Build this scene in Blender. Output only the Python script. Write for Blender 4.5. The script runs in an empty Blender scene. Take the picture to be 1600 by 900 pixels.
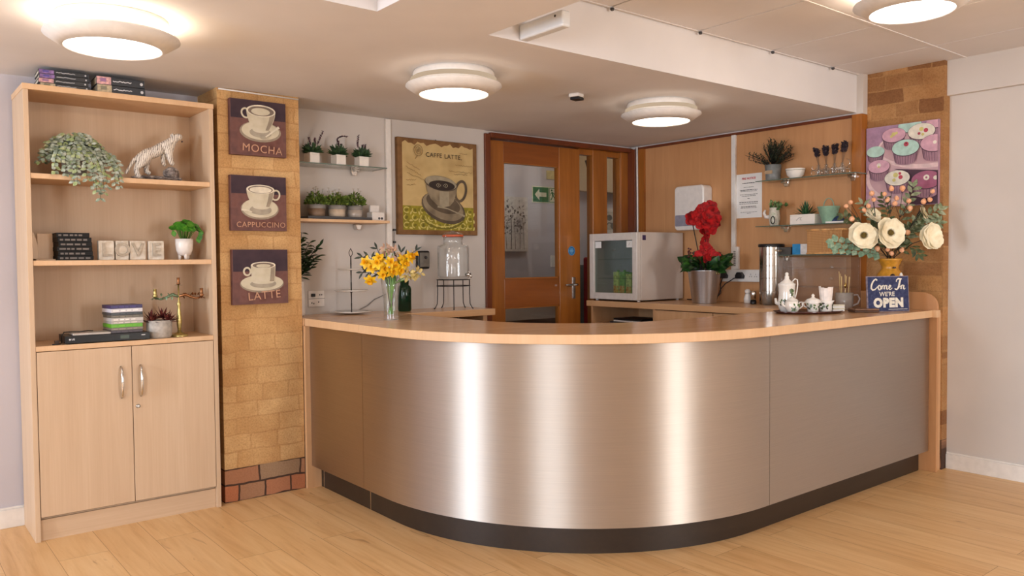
import bpy, bmesh, math, random
from mathutils import Vector, Matrix, noise
random.seed(7)
PI = math.pi
SC = bpy.context.scene
COL = SC.collection

# ------------------------------------------------------------------ camera
F_PX = 1257.15
YAW, PITCH, ROLL = 0.677909939, 0.0344179537, 0.00915203984
def cam_axes():
    cy, sy = math.cos(YAW), math.sin(YAW); cp, sp = math.cos(PITCH), math.sin(PITCH)
    f = Vector((sy*cp, cy*cp, -sp)); r = Vector((cy, -sy, 0)); d = f.cross(r)
    cr, sr = math.cos(ROLL), math.sin(ROLL)
    return (cr*r + sr*d, -sr*r + cr*d, f)
_r, _d, _f = cam_axes()
cd = bpy.data.cameras.new('camera'); cam = bpy.data.objects.new('camera', cd); COL.objects.link(cam)
cd.sensor_width = 36.0; cd.lens = 36.0*F_PX/1600.0; cd.clip_start = 0.05
mw = Matrix(((_r.x, -_d.x, -_f.x, 0), (_r.y, -_d.y, -_f.y, 0), (_r.z, -_d.z, -_f.z, 1.22), (0, 0, 0, 1)))
cam.matrix_world = mw
SC.camera = cam

# ------------------------------------------------------------------ view, world, daylight
SC.view_settings.view_transform = 'Standard'; SC.view_settings.look = 'None'
SC.view_settings.gamma = 1.0; SC.view_settings.use_curve_mapping = False
SC.view_settings.exposure = 0.30
LAMP_W = 7.0          # strength of the lamp diffusers
HALO_W = 22.0
SC.cycles.max_bounces = 10; SC.cycles.transparent_max_bounces = 16
SC.cycles.sample_clamp_indirect = 6.0
SC.cycles.caustics_reflective = False; SC.cycles.caustics_refractive = False
w = bpy.data.worlds.new('world'); SC.world = w; w.use_nodes = True
w.node_tree.nodes['Background'].inputs[0].default_value = (0.75, 0.87, 1.0, 1)
w.node_tree.nodes['Background'].inputs[1].default_value = 0.8

def area_light(name, loc, target, sx, sy, power, color):
    l = bpy.data.lights.new(name, 'AREA'); l.shape = 'RECTANGLE'; l.size = sx; l.size_y = sy
    l.energy = power; l.color = color
    o = bpy.data.objects.new(name, l); COL.objects.link(o); o.location = loc
    d = Vector(target)-Vector(loc)
    o.rotation_euler = d.to_track_quat('-Z', 'Y').to_euler()
    return o
# daylight standing in the window openings of the room behind the camera
area_light('daylight_side', (-3.35, 3.0, 1.25), (3, 3.0, 1.2), 0.85, 1.9, 105, (0.74, 0.86, 1.0))
area_light('daylight_side', (-3.35, -1.55, 1.35), (3, -1.55, 1.25), 2.1, 1.3, 150, (0.86, 0.93, 1.0))
area_light('daylight_back', (3.0, -4.15, 1.2), (3.0, 4, 1.1), 0.85, 1.9, 105, (0.98, 0.98, 0.97))

# ------------------------------------------------------------------ materials
def s2l(c):
    return tuple((x/12.92 if x <= 0.04045 else ((x+0.055)/1.055)**2.4) for x in (v/255.0 for v in c))
class NT:
    def __init__(s, name):
        s.m = bpy.data.materials.new(name); s.m.use_nodes = True
        s.t = s.m.node_tree; s.n = s.t.nodes; s.l = s.t.links
        s.bsdf = s.n['Principled BSDF']; s.out = s.n['Material Output']
    def node(s, kind, **kw):
        x = s.n.new(kind)
        for k, v in kw.items(): setattr(x, k, v)
        return x
    def link(s, a, b): s.l.new(a, b)
    def coords(s, scale, which='Object', rot=(0, 0, 0)):
        if which == 'Position':
            g = s.node('ShaderNodeNewGeometry'); o = g.outputs['Position']
        else:
            g = s.node('ShaderNodeTexCoord'); o = g.outputs[which]
        mp = s.node('ShaderNodeMapping'); mp.inputs['Scale'].default_value = scale; mp.inputs['Rotation'].default_value = rot
        s.link(o, mp.inputs['Vector']); return mp.outputs['Vector']
    def ramp(s, fac, stops):
        r = s.node('ShaderNodeValToRGB'); e = r.color_ramp.elements
        while len(e) < len(stops): e.new(0.5)
        for i, (p, c) in enumerate(stops):
            e[i].position = p; e[i].color = (*s2l(c), 1)
        s.link(fac, r.inputs['Fac']); return r.outputs['Color']
    def noise(s, vec, scale=1.0, detail=3, rough=0.5, dist=0.0):
        x = s.node('ShaderNodeTexNoise'); x.inputs['Scale'].default_value = scale; x.inputs['Detail'].default_value = detail
        x.inputs['Roughness'].default_value = rough; x.inputs['Distortion'].default_value = dist
        s.link(vec, x.inputs['Vector']); return x.outputs['Fac']
    def bump(s, h, strength=0.2, dist=0.01):
        b = s.node('ShaderNodeBump'); b.inputs['Strength'].default_value = strength; b.inputs['Distance'].default_value = dist
        s.link(h, b.inputs['Height']); s.link(b.outputs['Normal'], s.bsdf.inputs['Normal'])
    def mix(s, f, a, b, mode='MIX'):
        x = s.node('ShaderNodeMix', data_type='RGBA', blend_type=mode)
        for i, v in ((0, f), (6, a), (7, b)):
            if hasattr(v, 'links'): s.link(v, x.inputs[i])
            elif i == 0: x.inputs[0].default_value = v
            else: x.inputs[i].default_value = (*v, 1)
        return x.outputs[2]
    def base(s, c): s.link(c, s.bsdf.inputs['Base Color'])
def plain(name, rgb, rough=0.5, metal=0.0, vary=0.06, scale=30, spec=0.5, emit=0.0, coat=0.0):
    t = NT(name); b = t.bsdf
    b.inputs['Roughness'].default_value = rough; b.inputs['Metallic'].default_value = metal
    b.inputs['Specular IOR Level'].default_value = spec; b.inputs['Coat Weight'].default_value = coat
    lo = tuple(max(0, c*(1-vary)) for c in rgb); hi = tuple(min(255, c*(1+vary)) for c in rgb)
    col = t.ramp(t.noise(t.coords((1, 1, 1)), scale, 2), [(0.3, lo), (0.7, hi)])
    t.base(col)
    if emit:
        t.link(col, b.inputs['Emission Color']); b.inputs['Emission Strength'].default_value = emit
    return t.m
def wood(name, axis, cols, rough=0.42, fine=70, long=3.0, vary=0.5, coat=0.0):
    t = NT(name)
    sc = [fine]*3; sc['xyz'.index(axis)] = long
    v = t.coords(tuple(sc), 'Position')
    sc2 = [fine*0.16]*3; sc2['xyz'.index(axis)] = long*0.35
    v2 = t.coords(tuple(sc2), 'Position')
    a = t.noise(v, 1.0, 4, 0.6); b = t.noise(v2, 1.0, 3, 0.5, 0.6)
    ca = t.ramp(a, [(0.25, cols[0]), (0.6, cols[1]), (0.8, cols[2])])
    cb = t.ramp(b, [(0.3, cols[0]), (0.55, cols[1]), (0.75, cols[2])])
    t.base(t.mix(vary, ca, cb)); t.bsdf.inputs['Roughness'].default_value = rough
    t.bsdf.inputs['Coat Weight'].default_value = coat; t.bsdf.inputs['Coat Roughness'].default_value = 0.15
    t.bump(a, 0.04, 0.002)
    return t.m
def glassy(name, tint=(1, 1, 1), refl=1.0, rough=0.02, body=0.0, bodycol=(200, 220, 210)):
    t = NT(name)
    tr = t.node('ShaderNodeBsdfTransparent'); tr.inputs[0].default_value = (*tint, 1)
    gl = t.node('ShaderNodeBsdfGlossy'); gl.inputs['Roughness'].default_value = rough
    fr = t.node('ShaderNodeLayerWeight'); fr.inputs['Blend'].default_value = 0.5
    pw = t.node('ShaderNodeMath', operation='POWER'); pw.inputs[1].default_value = 4.5; t.link(fr.outputs['Facing'], pw.inputs[0])
    mu = t.node('ShaderNodeMath', operation='MULTIPLY_ADD'); mu.inputs[1].default_value = 0.7*refl; mu.inputs[2].default_value = 0.035*refl
    t.link(pw.outputs[0], mu.inputs[0]); mu.use_clamp = True
    mx = t.node('ShaderNodeMixShader'); t.link(mu.outputs[0], mx.inputs[0]); t.link(tr.outputs[0], mx.inputs[1]); t.link(gl.outputs[0], mx.inputs[2])
    res = mx
    if body:
        df = t.node('ShaderNodeBsdfDiffuse'); df.inputs[0].default_value = (*s2l(bodycol), 1)
        m2 = t.node('ShaderNodeMixShader'); m2.inputs[0].default_value = body
        t.link(mx.outputs[0], m2.inputs[1]); t.link(df.outputs[0], m2.inputs[2]); res = m2
    t.link(res.outputs[0], t.out.inputs['Surface'])
    return t.m
def leafmat(name, cols, rough=0.5, scale=35):
    t = NT(name)
    f = t.noise(t.coords((1, 1, 1)), scale, 2, 0.6)
    n = len(cols)
    t.base(t.ramp(f, [(0.3+0.4*i/(n-1), c) for i, c in enumerate(cols)]))
    t.bsdf.inputs['Roughness'].default_value = rough; t.bsdf.inputs['Specular IOR Level'].default_value = 0.35
    return t.m

def paint(name, rgb, rough=0.7, bump=0.08):
    t = NT(name); v = t.coords((1, 1, 1), 'Position')
    lo = tuple(c*0.975 for c in rgb); hi = tuple(min(255, c*1.02) for c in rgb)
    t.base(t.ramp(t.noise(v, 2.0, 4), [(0.3, lo), (0.7, hi)]))
    t.bump(t.noise(v, 160, 3), bump, 0.002); t.bsdf.inputs['Roughness'].default_value = rough
    return t.m

def brick(name, plane, buff, red_below=None):
    t = NT(name); g = t.node('ShaderNodeNewGeometry'); sp = t.node('ShaderNodeSeparateXYZ'); t.link(g.outputs['Position'], sp.inputs[0])
    cb = t.node('ShaderNodeCombineXYZ'); t.link(sp.outputs[0 if plane == 'y' else 1], cb.inputs[0]); t.link(sp.outputs[2], cb.inputs[1])
    nd = t.node('ShaderNodeTexNoise'); nd.inputs['Scale'].default_value = 9; t.link(cb.outputs[0], nd.inputs['Vector'])
    ad = t.node('ShaderNodeMixRGB', blend_type='LINEAR_LIGHT'); ad.inputs[0].default_value = 0.012
    t.link(cb.outputs[0], ad.inputs[1]); t.link(nd.outputs['Color'], ad.inputs[2])
    def bt(c1, c2, mo, ms):
        b = t.node('ShaderNodeTexBrick'); b.offset = 0.5; b.squash = 0.62; b.squash_frequency = 3
        t.link(ad.outputs[0], b.inputs['Vector'])
        b.inputs['Scale'].default_value = 1.0; b.inputs['Brick Width'].default_value = 0.225; b.inputs['Row Height'].default_value = 0.085
        b.inputs['Mortar Size'].default_value = ms; b.inputs['Mortar Smooth'].default_value = 0.3; b.inputs['Bias'].default_value = 0.0
        for k, c in (('Color1', c1), ('Color2', c2), ('Mortar', mo)): b.inputs[k].default_value = (*s2l(c), 1)
        return b
    b1 = bt(*buff, 0.0045)
    spk = t.ramp(t.noise(g.outputs['Position'], 120, 4, 0.7), [(0.3, (196, 180, 156)), (0.5, (238, 234, 226)), (0.7, (255, 253, 250))])
    pat = t.ramp(t.noise(g.outputs['Position'], 5, 3, 0.6), [(0.3, (228, 214, 196)), (0.65, (255, 252, 246))])
    col = t.mix(1.0, t.mix(0.75, b1.outputs['Color'], spk, 'MULTIPLY'), pat, 'MULTIPLY')
    if red_below:
        b2 = bt((184, 108, 70), (156, 128, 100), (72, 48, 36), 0.006)
        lt = t.node('ShaderNodeMath', operation='LESS_THAN'); t.link(sp.outputs[2], lt.inputs[0]); lt.inputs[1].default_value = red_below
        col = t.mix(lt.outputs[0], col, t.mix(0.5, b2.outputs['Color'], spk, 'MULTIPLY'))
    t.base(col); t.bsdf.inputs['Roughness'].default_value = 0.85
    h = t.node('ShaderNodeMath', operation='SUBTRACT'); t.link(t.noise(g.outputs['Position'], 90, 4), h.inputs[0]); t.link(b1.outputs['Fac'], h.inputs[1])
    t.bump(h.outputs[0], 0.3, 0.005)
    return t.m

def floor_mat():
    t = NT('oak_plank_floor'); g = t.node('ShaderNodeNewGeometry'); sp = t.node('ShaderNodeSeparateXYZ'); t.link(g.outputs['Position'], sp.inputs[0])
    ax = t.node('ShaderNodeMath', operation='SUBTRACT'); t.link(sp.outputs[0], ax.inputs[0]); ax.inputs[1].default_value = 0.78
    cb = t.node('ShaderNodeCombineXYZ'); t.link(sp.outputs[1], cb.inputs[0]); t.link(ax.outputs[0], cb.inputs[1])
    b = t.node('ShaderNodeTexBrick'); b.offset = 0.37; b.offset_frequency = 2; t.link(cb.outputs[0], b.inputs['Vector'])
    b.inputs['Scale'].default_value = 1.0; b.inputs['Brick Width'].default_value = 1.24; b.inputs['Row Height'].default_value = 0.19
    b.inputs['Mortar Size'].default_value = 0.0011; b.inputs['Mortar Smooth'].default_value = 0.2
    b.inputs['Color1'].default_value = (0.0, 0, 0, 1); b.inputs['Color2'].default_value = (1, 1, 1, 1); b.inputs['Mortar'].default_value = (0.5, 0.5, 0.5, 1)
    # each plank shifts the grain so it does not run through the joints
    of = t.node('ShaderNodeVectorMath', operation='MULTIPLY_ADD'); t.link(b.outputs['Color'], of.inputs[0]); of.inputs[1].default_value = (3, 7, 5)
    t.link(g.outputs['Position'], of.inputs[2])
    def st(sx, sy, d=0.0, det=4):
        mp = t.node('ShaderNodeMapping'); mp.inputs['Scale'].default_value = (sx, sy, 1); t.link(of.outputs[0], mp.inputs['Vector'])
        return t.noise(mp.outputs[0], 1.0, det, 0.6, d)
    g1 = t.ramp(st(34, 2.2, 0.5), [(0.28, (210, 162, 104)), (0.48, (230, 188, 132)), (0.7, (240, 202, 150))])
    g2 = t.ramp(st(10, 0.9, 1.6), [(0.30, (204, 152, 96)), (0.46, (230, 186, 130)), (0.7, (242, 206, 156))])
    c = t.mix(0.5, g1, g2)
    kn = t.ramp(st(22, 4.5, 0.8, 2), [(0.20, (150, 95, 50)), (0.33, (255, 255, 255))])
    c = t.mix(0.6, c, kn, 'MULTIPLY')
    pv = t.ramp(b.outputs['Color'], [(0.0, (244, 238, 232)), (1.0, (255, 255, 255))])
    c = t.mix(1.0, c, pv, 'MULTIPLY')
    c = t.mix(b.outputs['Fac'], c, s2l((164, 116, 72)))
    t.base(c); t.bsdf.inputs['Roughness'].default_value = 0.38; t.bsdf.inputs['Specular IOR Level'].default_value = 0.4
    t.bump(b.outputs['Fac'], -0.25, 0.001)
    return t.m

def steel_mat(name, rough=0.3, aniso=0.85, col=(196, 184, 172), streak=900):
    t = NT(name); b = t.bsdf
    v = t.coords((4, 4, streak), 'Position'); n = t.noise(v, 1.0, 2)
    t.base(t.ramp(n, [(0.2, tuple(c*0.965 for c in col)), (0.8, tuple(min(255, c*1.025) for c in col))]))
    b.inputs['Metallic'].default_value = 1.0; b.inputs['Roughness'].default_value = rough
    b.inputs['Anisotropic'].default_value = aniso; b.inputs['Anisotropic Rotation'].default_value = 0.25
    tg = t.node('ShaderNodeTangent', direction_type='UV_MAP'); tg.uv_map = 'UVMap'
    t.link(tg.outputs[0], b.inputs['Tangent'])
    return t.m

BEECH = [(200, 152, 108), (212, 167, 124), (222, 181, 141)]
PALE = [(196, 165, 134), (206, 177, 147), (214, 188, 160)]
TEAK = [(132, 76, 24), (164, 98, 36), (190, 118, 50)]
M = dict(
    beech_z=wood('beech_laminate_upright', 'z', BEECH), beech_x=wood('beech_laminate_long', 'x', BEECH, 0.25, coat=0.3),
    beech_y=wood('beech_laminate_deep', 'y', BEECH, 0.3),
    pale_z=wood('pale_oak_upright', 'z', PALE, 0.5, fine=120), pale_x=wood('pale_oak_long', 'x', PALE, 0.5, fine=120),
    edge=wood('beech_edging', 'z', [(212, 170, 128), (220, 181, 140), (226, 190, 152)], 0.45),
    panel_y=wood('beech_wall_panel', 'z', [(188, 134, 88), (200, 147, 100), (212, 160, 113)], 0.45, fine=45),
    teak_z=wood('varnished_hardwood_upright', 'z', TEAK, 0.32, fine=40, coat=0.3), teak_x=wood('varnished_hardwood_across', 'x', [(122, 64, 22), (146, 80, 30), (166, 96, 38)], 0.32, fine=40, coat=0.3),
    teak_dark=wood('hardwood_frame', 'z', [(92, 42, 20), (112, 54, 26), (132, 68, 32)], 0.35, fine=40),
    wall=paint('warm_white_wall_paint', (206, 197, 190)), wall_lilac=paint('cool_light_tinted_wall_paint', (196, 190, 196)),  # the left wall's cool daylight is put into the lilac tint
    ceil=paint('ceiling_paint', (226, 222, 222), 0.8, 0.03), white=plain('white_gloss_paint', (232, 226, 220), 0.35, vary=0.02),
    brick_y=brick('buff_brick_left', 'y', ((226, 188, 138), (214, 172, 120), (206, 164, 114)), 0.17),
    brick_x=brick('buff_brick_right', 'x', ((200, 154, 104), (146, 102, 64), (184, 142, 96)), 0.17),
    floor=floor_mat(), steel=steel_mat('brushed_steel_sheet', 0.56, 1.0, (226, 217, 208)),
    steel_dark=plain('satin_steel', (170, 168, 166), 0.28, 1.0, 0.03), chrome=plain('chrome', (215, 212, 208), 0.12, 1.0, 0.02),
    plinth=wood('dark_plinth_wood', 'x', [(34, 24, 18), (44, 32, 24), (54, 40, 30)], 0.4),
    black=plain('black_plastic', (22, 21, 23), 0.4), darkgrey=plain('dark_grey_plastic', (58, 57, 60), 0.5), grey=plain('grey_plastic', (132, 128, 124), 0.5),
    glass=glassy('clear_pane_glass', (0.96, 0.98, 0.97)), glass_v=glassy('clear_vase_glass', (0.985, 0.99, 0.99), 1.5, 0.03, 0.03, (230, 240, 238)),
    glass_shelf=glassy('shelf_glass', (0.93, 0.96, 0.95), 1.0, 0.03), glass_edge=plain('green_glass_edge', (86, 104, 92), 0.2, spec=0.8),
    glass_green=glassy('dark_green_glass', (0.25, 0.45, 0.30), 1.4, 0.05, 0.35, (28, 58, 40)),
    acrylic=glassy('clear_acrylic', (0.985, 0.98, 0.98), 1.1, 0.04, 0.03, (225, 215, 205)),
    mirror_dark=glassy('fridge_door_glass', (0.76, 0.81, 0.80), 1.2, 0.05),
    china=plain('white_china', (238, 232, 224), 0.15, vary=0.015, coat=0.4), ceramic=plain('white_ceramic', (228, 220, 214), 0.25, vary=0.02),
    concrete=plain('grey_cement_pot', (176, 168, 160), 0.8, vary=0.08, scale=60), paper=plain('white_paper', (236, 232, 228), 0.8, vary=0.01),
    ink=plain('black_ink', (40, 38, 40), 0.8), redink=plain('red_ink', (190, 50, 60), 0.8), soil=plain('dark_soil', (52, 38, 28), 0.9, vary=0.3, scale=150),
    brass=plain('aged_brass', (186, 170, 110), 0.32, 0.9, 0.15, 25), brassleaf=plain('verdigris_brass', (112, 132, 104), 0.45, 0.5, 0.2, 25), copper=plain('copper_brown_metal', (150, 104, 70), 0.35, 0.9, 0.15, 25),
    twig=plain('olive_brown_twig', (104, 88, 60), 0.7), darkmetal=plain('dark_wire_metal', (52, 46, 44), 0.45, 0.7),
)
def emitter(name, rgb, strength):
    t = NT(name); t.n.remove(t.bsdf)
    e = t.node('ShaderNodeEmission'); e.inputs[0].default_value = (*s2l(rgb), 1); e.inputs[1].default_value = strength
    t.link(e.outputs[0], t.out.inputs['Surface']); return t.m
M['lamp_cool'] = emitter('lamp_diffuser_neutral', (255, 249, 243), LAMP_W)
M['lamp_warm'] = emitter('lamp_diffuser_warm', (255, 240, 220), LAMP_W*0.85)
M['halo'] = emitter('lamp_back_glow', (255, 226, 190), HALO_W)
M['halo_soft'] = emitter('lamp_back_glow_soft', (255, 224, 190), HALO_W*0.02)

# ------------------------------------------------------------------ mesh builder
class MB:
    def __init__(s): s.v = []; s.f = []; s.mi = []; s.sm = []; s.T = Matrix.Identity(4); s.uv = None
    def vs(s, pts):
        b = len(s.v); s.v += [tuple(s.T @ Vector(p)) for p in pts]; return b
    def face(s, idx, m=0, smooth=False): s.f.append(tuple(idx)); s.mi.append(m); s.sm.append(smooth)
    def box(s, x0, y0, z0, x1, y1, z1, m=0):
        b = s.vs([(x0, y0, z0), (x1, y0, z0), (x1, y1, z0), (x0, y1, z0), (x0, y0, z1), (x1, y0, z1), (x1, y1, z1), (x0, y1, z1)])
        for q in ((0, 3, 2, 1), (4, 5, 6, 7), (0, 1, 5, 4), (1, 2, 6, 5), (2, 3, 7, 6), (3, 0, 4, 7)): s.face([b+i for i in q], m)
        return s
    def poly(s, pts, m=0):
        b = s.vs(pts); s.face(range(b, b+len(pts)), m); return s
    def flat(s, pts2, z, m=0): return s.poly([(p[0], p[1], z) for p in pts2], m)
    def ell(s, cx, cy, rx, ry, z, m=0, n=28, a0=0, a1=2*PI, rot=0):
        k = n if abs(a1-a0-2*PI) < 1e-6 else n+1
        c, q = math.cos(rot), math.sin(rot); P = []
        for i in range(k):
            a = a0+(a1-a0)*i/n; x, y = rx*math.cos(a), ry*math.sin(a); P.append((cx+c*x-q*y, cy+q*x+c*y))
        return s.flat(P, z, m)
    def ring(s, cx, cy, rx, ry, w, z, m=0, n=28, a0=0, a1=2*PI, rot=0):
        c, q = math.cos(rot), math.sin(rot); P = []
        for i in range(n+1):
            a = a0+(a1-a0)*i/n
            for k in (1, 0):
                x, y = (rx-w*k)*math.cos(a), (ry-w*k)*math.sin(a); P.append((cx+c*x-q*y, cy+q*x+c*y, z))
        b = s.vs(P)
        for i in range(n): s.face((b+2*i, b+2*i+1, b+2*i+3, b+2*i+2), m)
        return s
    def stroke(s, pts, w, z, m=0):
        n = len(pts); P = []
        for i in range(n):
            a = Vector(pts[max(i-1, 0)]); c = Vector(pts[min(i+1, n-1)]); d = (c-a); d = d.normalized() if d.length else Vector((1, 0))
            ww = w[i] if isinstance(w, (list, tuple)) else w
            nx, ny = -d.y*ww/2, d.x*ww/2; P += [(pts[i][0]+nx, pts[i][1]+ny, z), (pts[i][0]-nx, pts[i][1]-ny, z)]
        b = s.vs(P)
        for i in range(n-1): s.face((b+2*i, b+2*i+1, b+2*i+3, b+2*i+2), m)
        return s
    def prism(s, pts2, z0, z1, m=0, ms=None):
        n = len(pts2); b = s.vs([(p[0], p[1], z0) for p in pts2]+[(p[0], p[1], z1) for p in pts2])
        s.face([b+i for i in range(n)][::-1], m); s.face([b+n+i for i in range(n)], m)
        for i in range(n): s.face((b+i, b+(i+1) % n, b+n+(i+1) % n, b+n+i), m if ms is None else ms)
        return s
    def lathe(s, prof, n=32, m=0, c=(0, 0, 0), closed=False, smooth=True, sq=(1, 1), capb=True, capt=True):
        rings = []
        for r, z in prof:
            rings.append(s.vs([(c[0]+r*sq[0]*math.cos(2*PI*i/n), c[1]+r*sq[1]*math.sin(2*PI*i/n), c[2]+z) for i in range(n)]))
        for a, b in zip(rings, rings[1:]):
            for i in range(n): s.face((a+i, a+(i+1) % n, b+(i+1) % n, b+i), m, smooth)
        if closed:
            a, b = rings[-1], rings[0]
            for i in range(n): s.face((a+i, a+(i+1) % n, b+(i+1) % n, b+i), m, smooth)
        else:
            if capb and prof[0][0] > 1e-6: s.face([rings[0]+i for i in range(n)][::-1], m)
            if capt and prof[-1][0] > 1e-6: s.face([rings[-1]+i for i in range(n)], m)
        return s
    def cyl(s, c, r, h, n=24, m=0): return s.lathe([(r, 0), (r, h)], n, m, c)
    def tube(s, pts, r, n=8, m=0, cap=True, smooth=True, flat=1.0):
        P = [Vector(p) for p in pts]; k = len(P); rs = r if isinstance(r, (list, tuple)) else [r]*k
        up = Vector((0, 0, 1)); rings = []; prev = None
        for i in range(k):
            d = (P[min(i+1, k-1)]-P[max(i-1, 0)]); d = d.normalized() if d.length > 1e-9 else Vector((0, 0, 1))
            if prev is None:
                a = d.cross(up); a = a.normalized() if a.length > 1e-3 else Vector((1, 0, 0))
            else:
                a = prev-d*prev.dot(d); a = a.normalized() if a.length > 1e-6 else d.orthogonal().normalized()
            prev = a; b = d.cross(a)
            rings.append(s.vs([P[i]+a*rs[i]*math.cos(2*PI*j/n)+b*rs[i]*flat*math.sin(2*PI*j/n) for j in range(n)]))
        for a, b in zip(rings, rings[1:]):
            for i in range(n): s.face((a+i, a+(i+1) % n, b+(i+1) % n, b+i), m, smooth)
        if cap:
            s.face([rings[0]+i for i in range(n)][::-1], m); s.face([rings[-1]+i for i in range(n)], m)
        return s
    def ball(s, c, r, nu=14, nv=9, m=0, jag=0.0):
        r3 = r if isinstance(r, (tuple, list)) else (r, r, r); b = []
        top = s.vs([(c[0], c[1], c[2]+r3[2])]); bot = s.vs([(c[0], c[1], c[2]-r3[2])])
        for j in range(1, nv):
            t = PI*j/nv
            b.append(s.vs([(c[0]+r3[0]*math.sin(t)*math.cos(2*PI*i/nu)*(1+random.uniform(-jag, jag)), c[1]+r3[1]*math.sin(t)*math.sin(2*PI*i/nu)*(1+random.uniform(-jag, jag)), c[2]+r3[2]*math.cos(t)) for i in range(nu)]))
        for i in range(nu):
            s.face((top, b[0]+i, b[0]+(i+1) % nu), m, jag == 0); s.face((bot, b[-1]+(i+1) % nu, b[-1]+i), m, jag == 0)
            for p, q in zip(b, b[1:]): s.face((p+i, q+i, q+(i+1) % nu, p+(i+1) % nu), m, jag == 0)
        return s
    def leaf(s, base, d, L, W, m=0, up=(0, 0, 1), curl=0.15, seg=4, cup=0.15, shape=None):
        d = Vector(d).normalized(); up = Vector(up); side = d.cross(up)
        side = side.normalized() if side.length > 1e-3 else d.orthogonal().normalized(); nrm = side.cross(d); base = Vector(base)
        shape = shape or [0.12, 0.75, 1.0, 0.7, 0.04]; seg = len(shape)-1; rows = []
        for i in range(seg+1):
            t = i/seg; p = base+d*(L*t)+nrm*(-curl*L*t*t); ww = W*0.5*shape[i]
            rows.append(s.vs([p-side*ww+nrm*cup*ww, p, p+side*ww+nrm*cup*ww]))
        for a, b in zip(rows, rows[1:]):
            s.face((a, a+1, b+1, b), m, True); s.face((a+1, a+2, b+2, b+1), m, True)
        return s
    def text(s, body, size, mat, m=0, ext=0.0, align='CENTER', bold=0.0, shear=0.0, space=1.0, hscale=1.0):
        cu = bpy.data.curves.new('t', 'FONT'); cu.body = body; cu.size = size; cu.extrude = ext; cu.align_x = align; cu.align_y = 'CENTER'
        cu.offset = bold; cu.shear = shear; cu.space_character = space; cu.resolution_u = 3
        o = bpy.data.objects.new('t', cu); COL.objects.link(o)
        dg = bpy.context.evaluated_depsgraph_get(); me = bpy.data.meshes.new_from_object(o.evaluated_get(dg))
        b = s.vs([mat @ Vector((v.co.x*hscale, v.co.y, v.co.z)) for v in me.vertices])
        for p in me.polygons: s.face([b+i for i in p.vertices], m)
        bpy.data.objects.remove(o); bpy.data.curves.remove(cu); bpy.data.meshes.remove(me)
        return s
    def build(s, name, mats, parent=None, loc=(0, 0, 0), rotz=0.0, bevel=0.0, bevseg=2, sub=0, fix=True):
        me = bpy.data.meshes.new(name); me.from_pydata(s.v, [], s.f)
        for mm in (mats if isinstance(mats, (list, tuple)) else [mats]): me.materials.append(M[mm] if isinstance(mm, str) else mm)
        me.polygons.foreach_set('material_index', s.mi); me.polygons.foreach_set('use_smooth', s.sm); me.update()
        if fix:
            bm = bmesh.new(); bm.from_mesh(me); bmesh.ops.recalc_face_normals(bm, faces=bm.faces); bm.to_mesh(me); bm.free()
        o = bpy.data.objects.new(name, me); COL.objects.link(o); o.location = loc; o.rotation_euler = (0, 0, rotz)
        if parent: o.parent = parent
        if bevel:
            b = o.modifiers.new('bevel', 'BEVEL'); b.width = bevel; b.segments = bevseg; b.limit_method = 'ANGLE'; b.angle_limit = math.radians(50)
        if sub:
            b = o.modifiers.new('sub', 'SUBSURF'); b.levels = sub; b.render_levels = sub
        return o
def frame(o, u, v, n):
    return Matrix(((u[0], v[0], n[0], o[0]), (u[1], v[1], n[1], o[1]), (u[2], v[2], n[2], o[2]), (0, 0, 0, 1)))
def wallL(x, y, z): return frame((x, y, z), (1, 0, 0), (0, 0, 1), (0, -1, 0))     # a plane facing -Y
def wallR(x, y, z): return frame((x, y, z), (0, -1, 0), (0, 0, 1), (-1, 0, 0))    # a plane facing -X
def thing(name, label, cat, loc=(0, 0, 0), rotz=0.0, group=None, kind=None):
    o = bpy.data.objects.new(name, None); COL.objects.link(o); o.location = loc; o.rotation_euler = (0, 0, rotz); o.empty_display_size = 0.05
    return tag(o, label, cat, group, kind)
def tag(o, label=None, cat=None, group=None, kind=None):
    if label: o['label'] = label
    if cat: o['category'] = cat
    if group: o['group'] = group
    if kind: o['kind'] = kind
    return o
def struct(o, label=None): return tag(o, label, None, None, 'structure')
def box(name, mat, c0, c1, parent=None, bevel=0.0):
    return MB().box(*c0, *c1).build(name, mat, parent, bevel=bevel)
def copy_tree(o, parent=None):
    c = o.copy(); COL.objects.link(c)
    if parent: c.parent = parent
    for ch in [x for x in COL.objects if x.parent == o]: copy_tree(ch, c)
    return c

# ================================================================== THE ROOM
ZL, ZH = 2.096, 2.324
ZC = 0.918           # worktop height
struct(box('floor', 'floor', (-3.3, -4.1, -0.06), (4.95, 6.2, 0)), 'light oak plank floor')
struct(box('wall_left', 'wall_lilac', (-3.3, 4.36, 0), (1.40, 4.50, 2.45)), 'white wall behind the bookcase, cool daylight tinted into its colour')
struct(box('wall_niche', 'wall', (1.40, 4.35, 0), (3.285, 4.50, 2.45)), 'off white wall behind the glass shelf and the framed picture')
struct(box('wall_door', 'wall', (3.285, 4.36, 2.075), (4.90, 4.50, 2.45)))
struct(box('wall_beech', 'panel_y', (4.72, 2.53, 0), (4.86, 4.30, 2.078)), 'beech panelled wall behind the fridge')
struct(box('wall_beech', 'wall', (4.725, 2.512, 2.078), (4.86, 4.36, 2.45)))
struct(box('wall_right', 'wall', (4.837, -4.1, 0), (4.95, 2.512, 2.45)), 'plain off white wall at the right')
struct(box('trim_1', 'wall', (4.80, -4.1, 2.128), (4.84, 2.04, 2.324)))
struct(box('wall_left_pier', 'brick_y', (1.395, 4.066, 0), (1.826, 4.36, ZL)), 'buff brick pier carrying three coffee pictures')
struct(box('wall_right_pier', 'brick_x', (4.77, 2.022, 0), (4.86, 2.47, ZH)), 'buff brick pier behind the cupcake picture')
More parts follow.
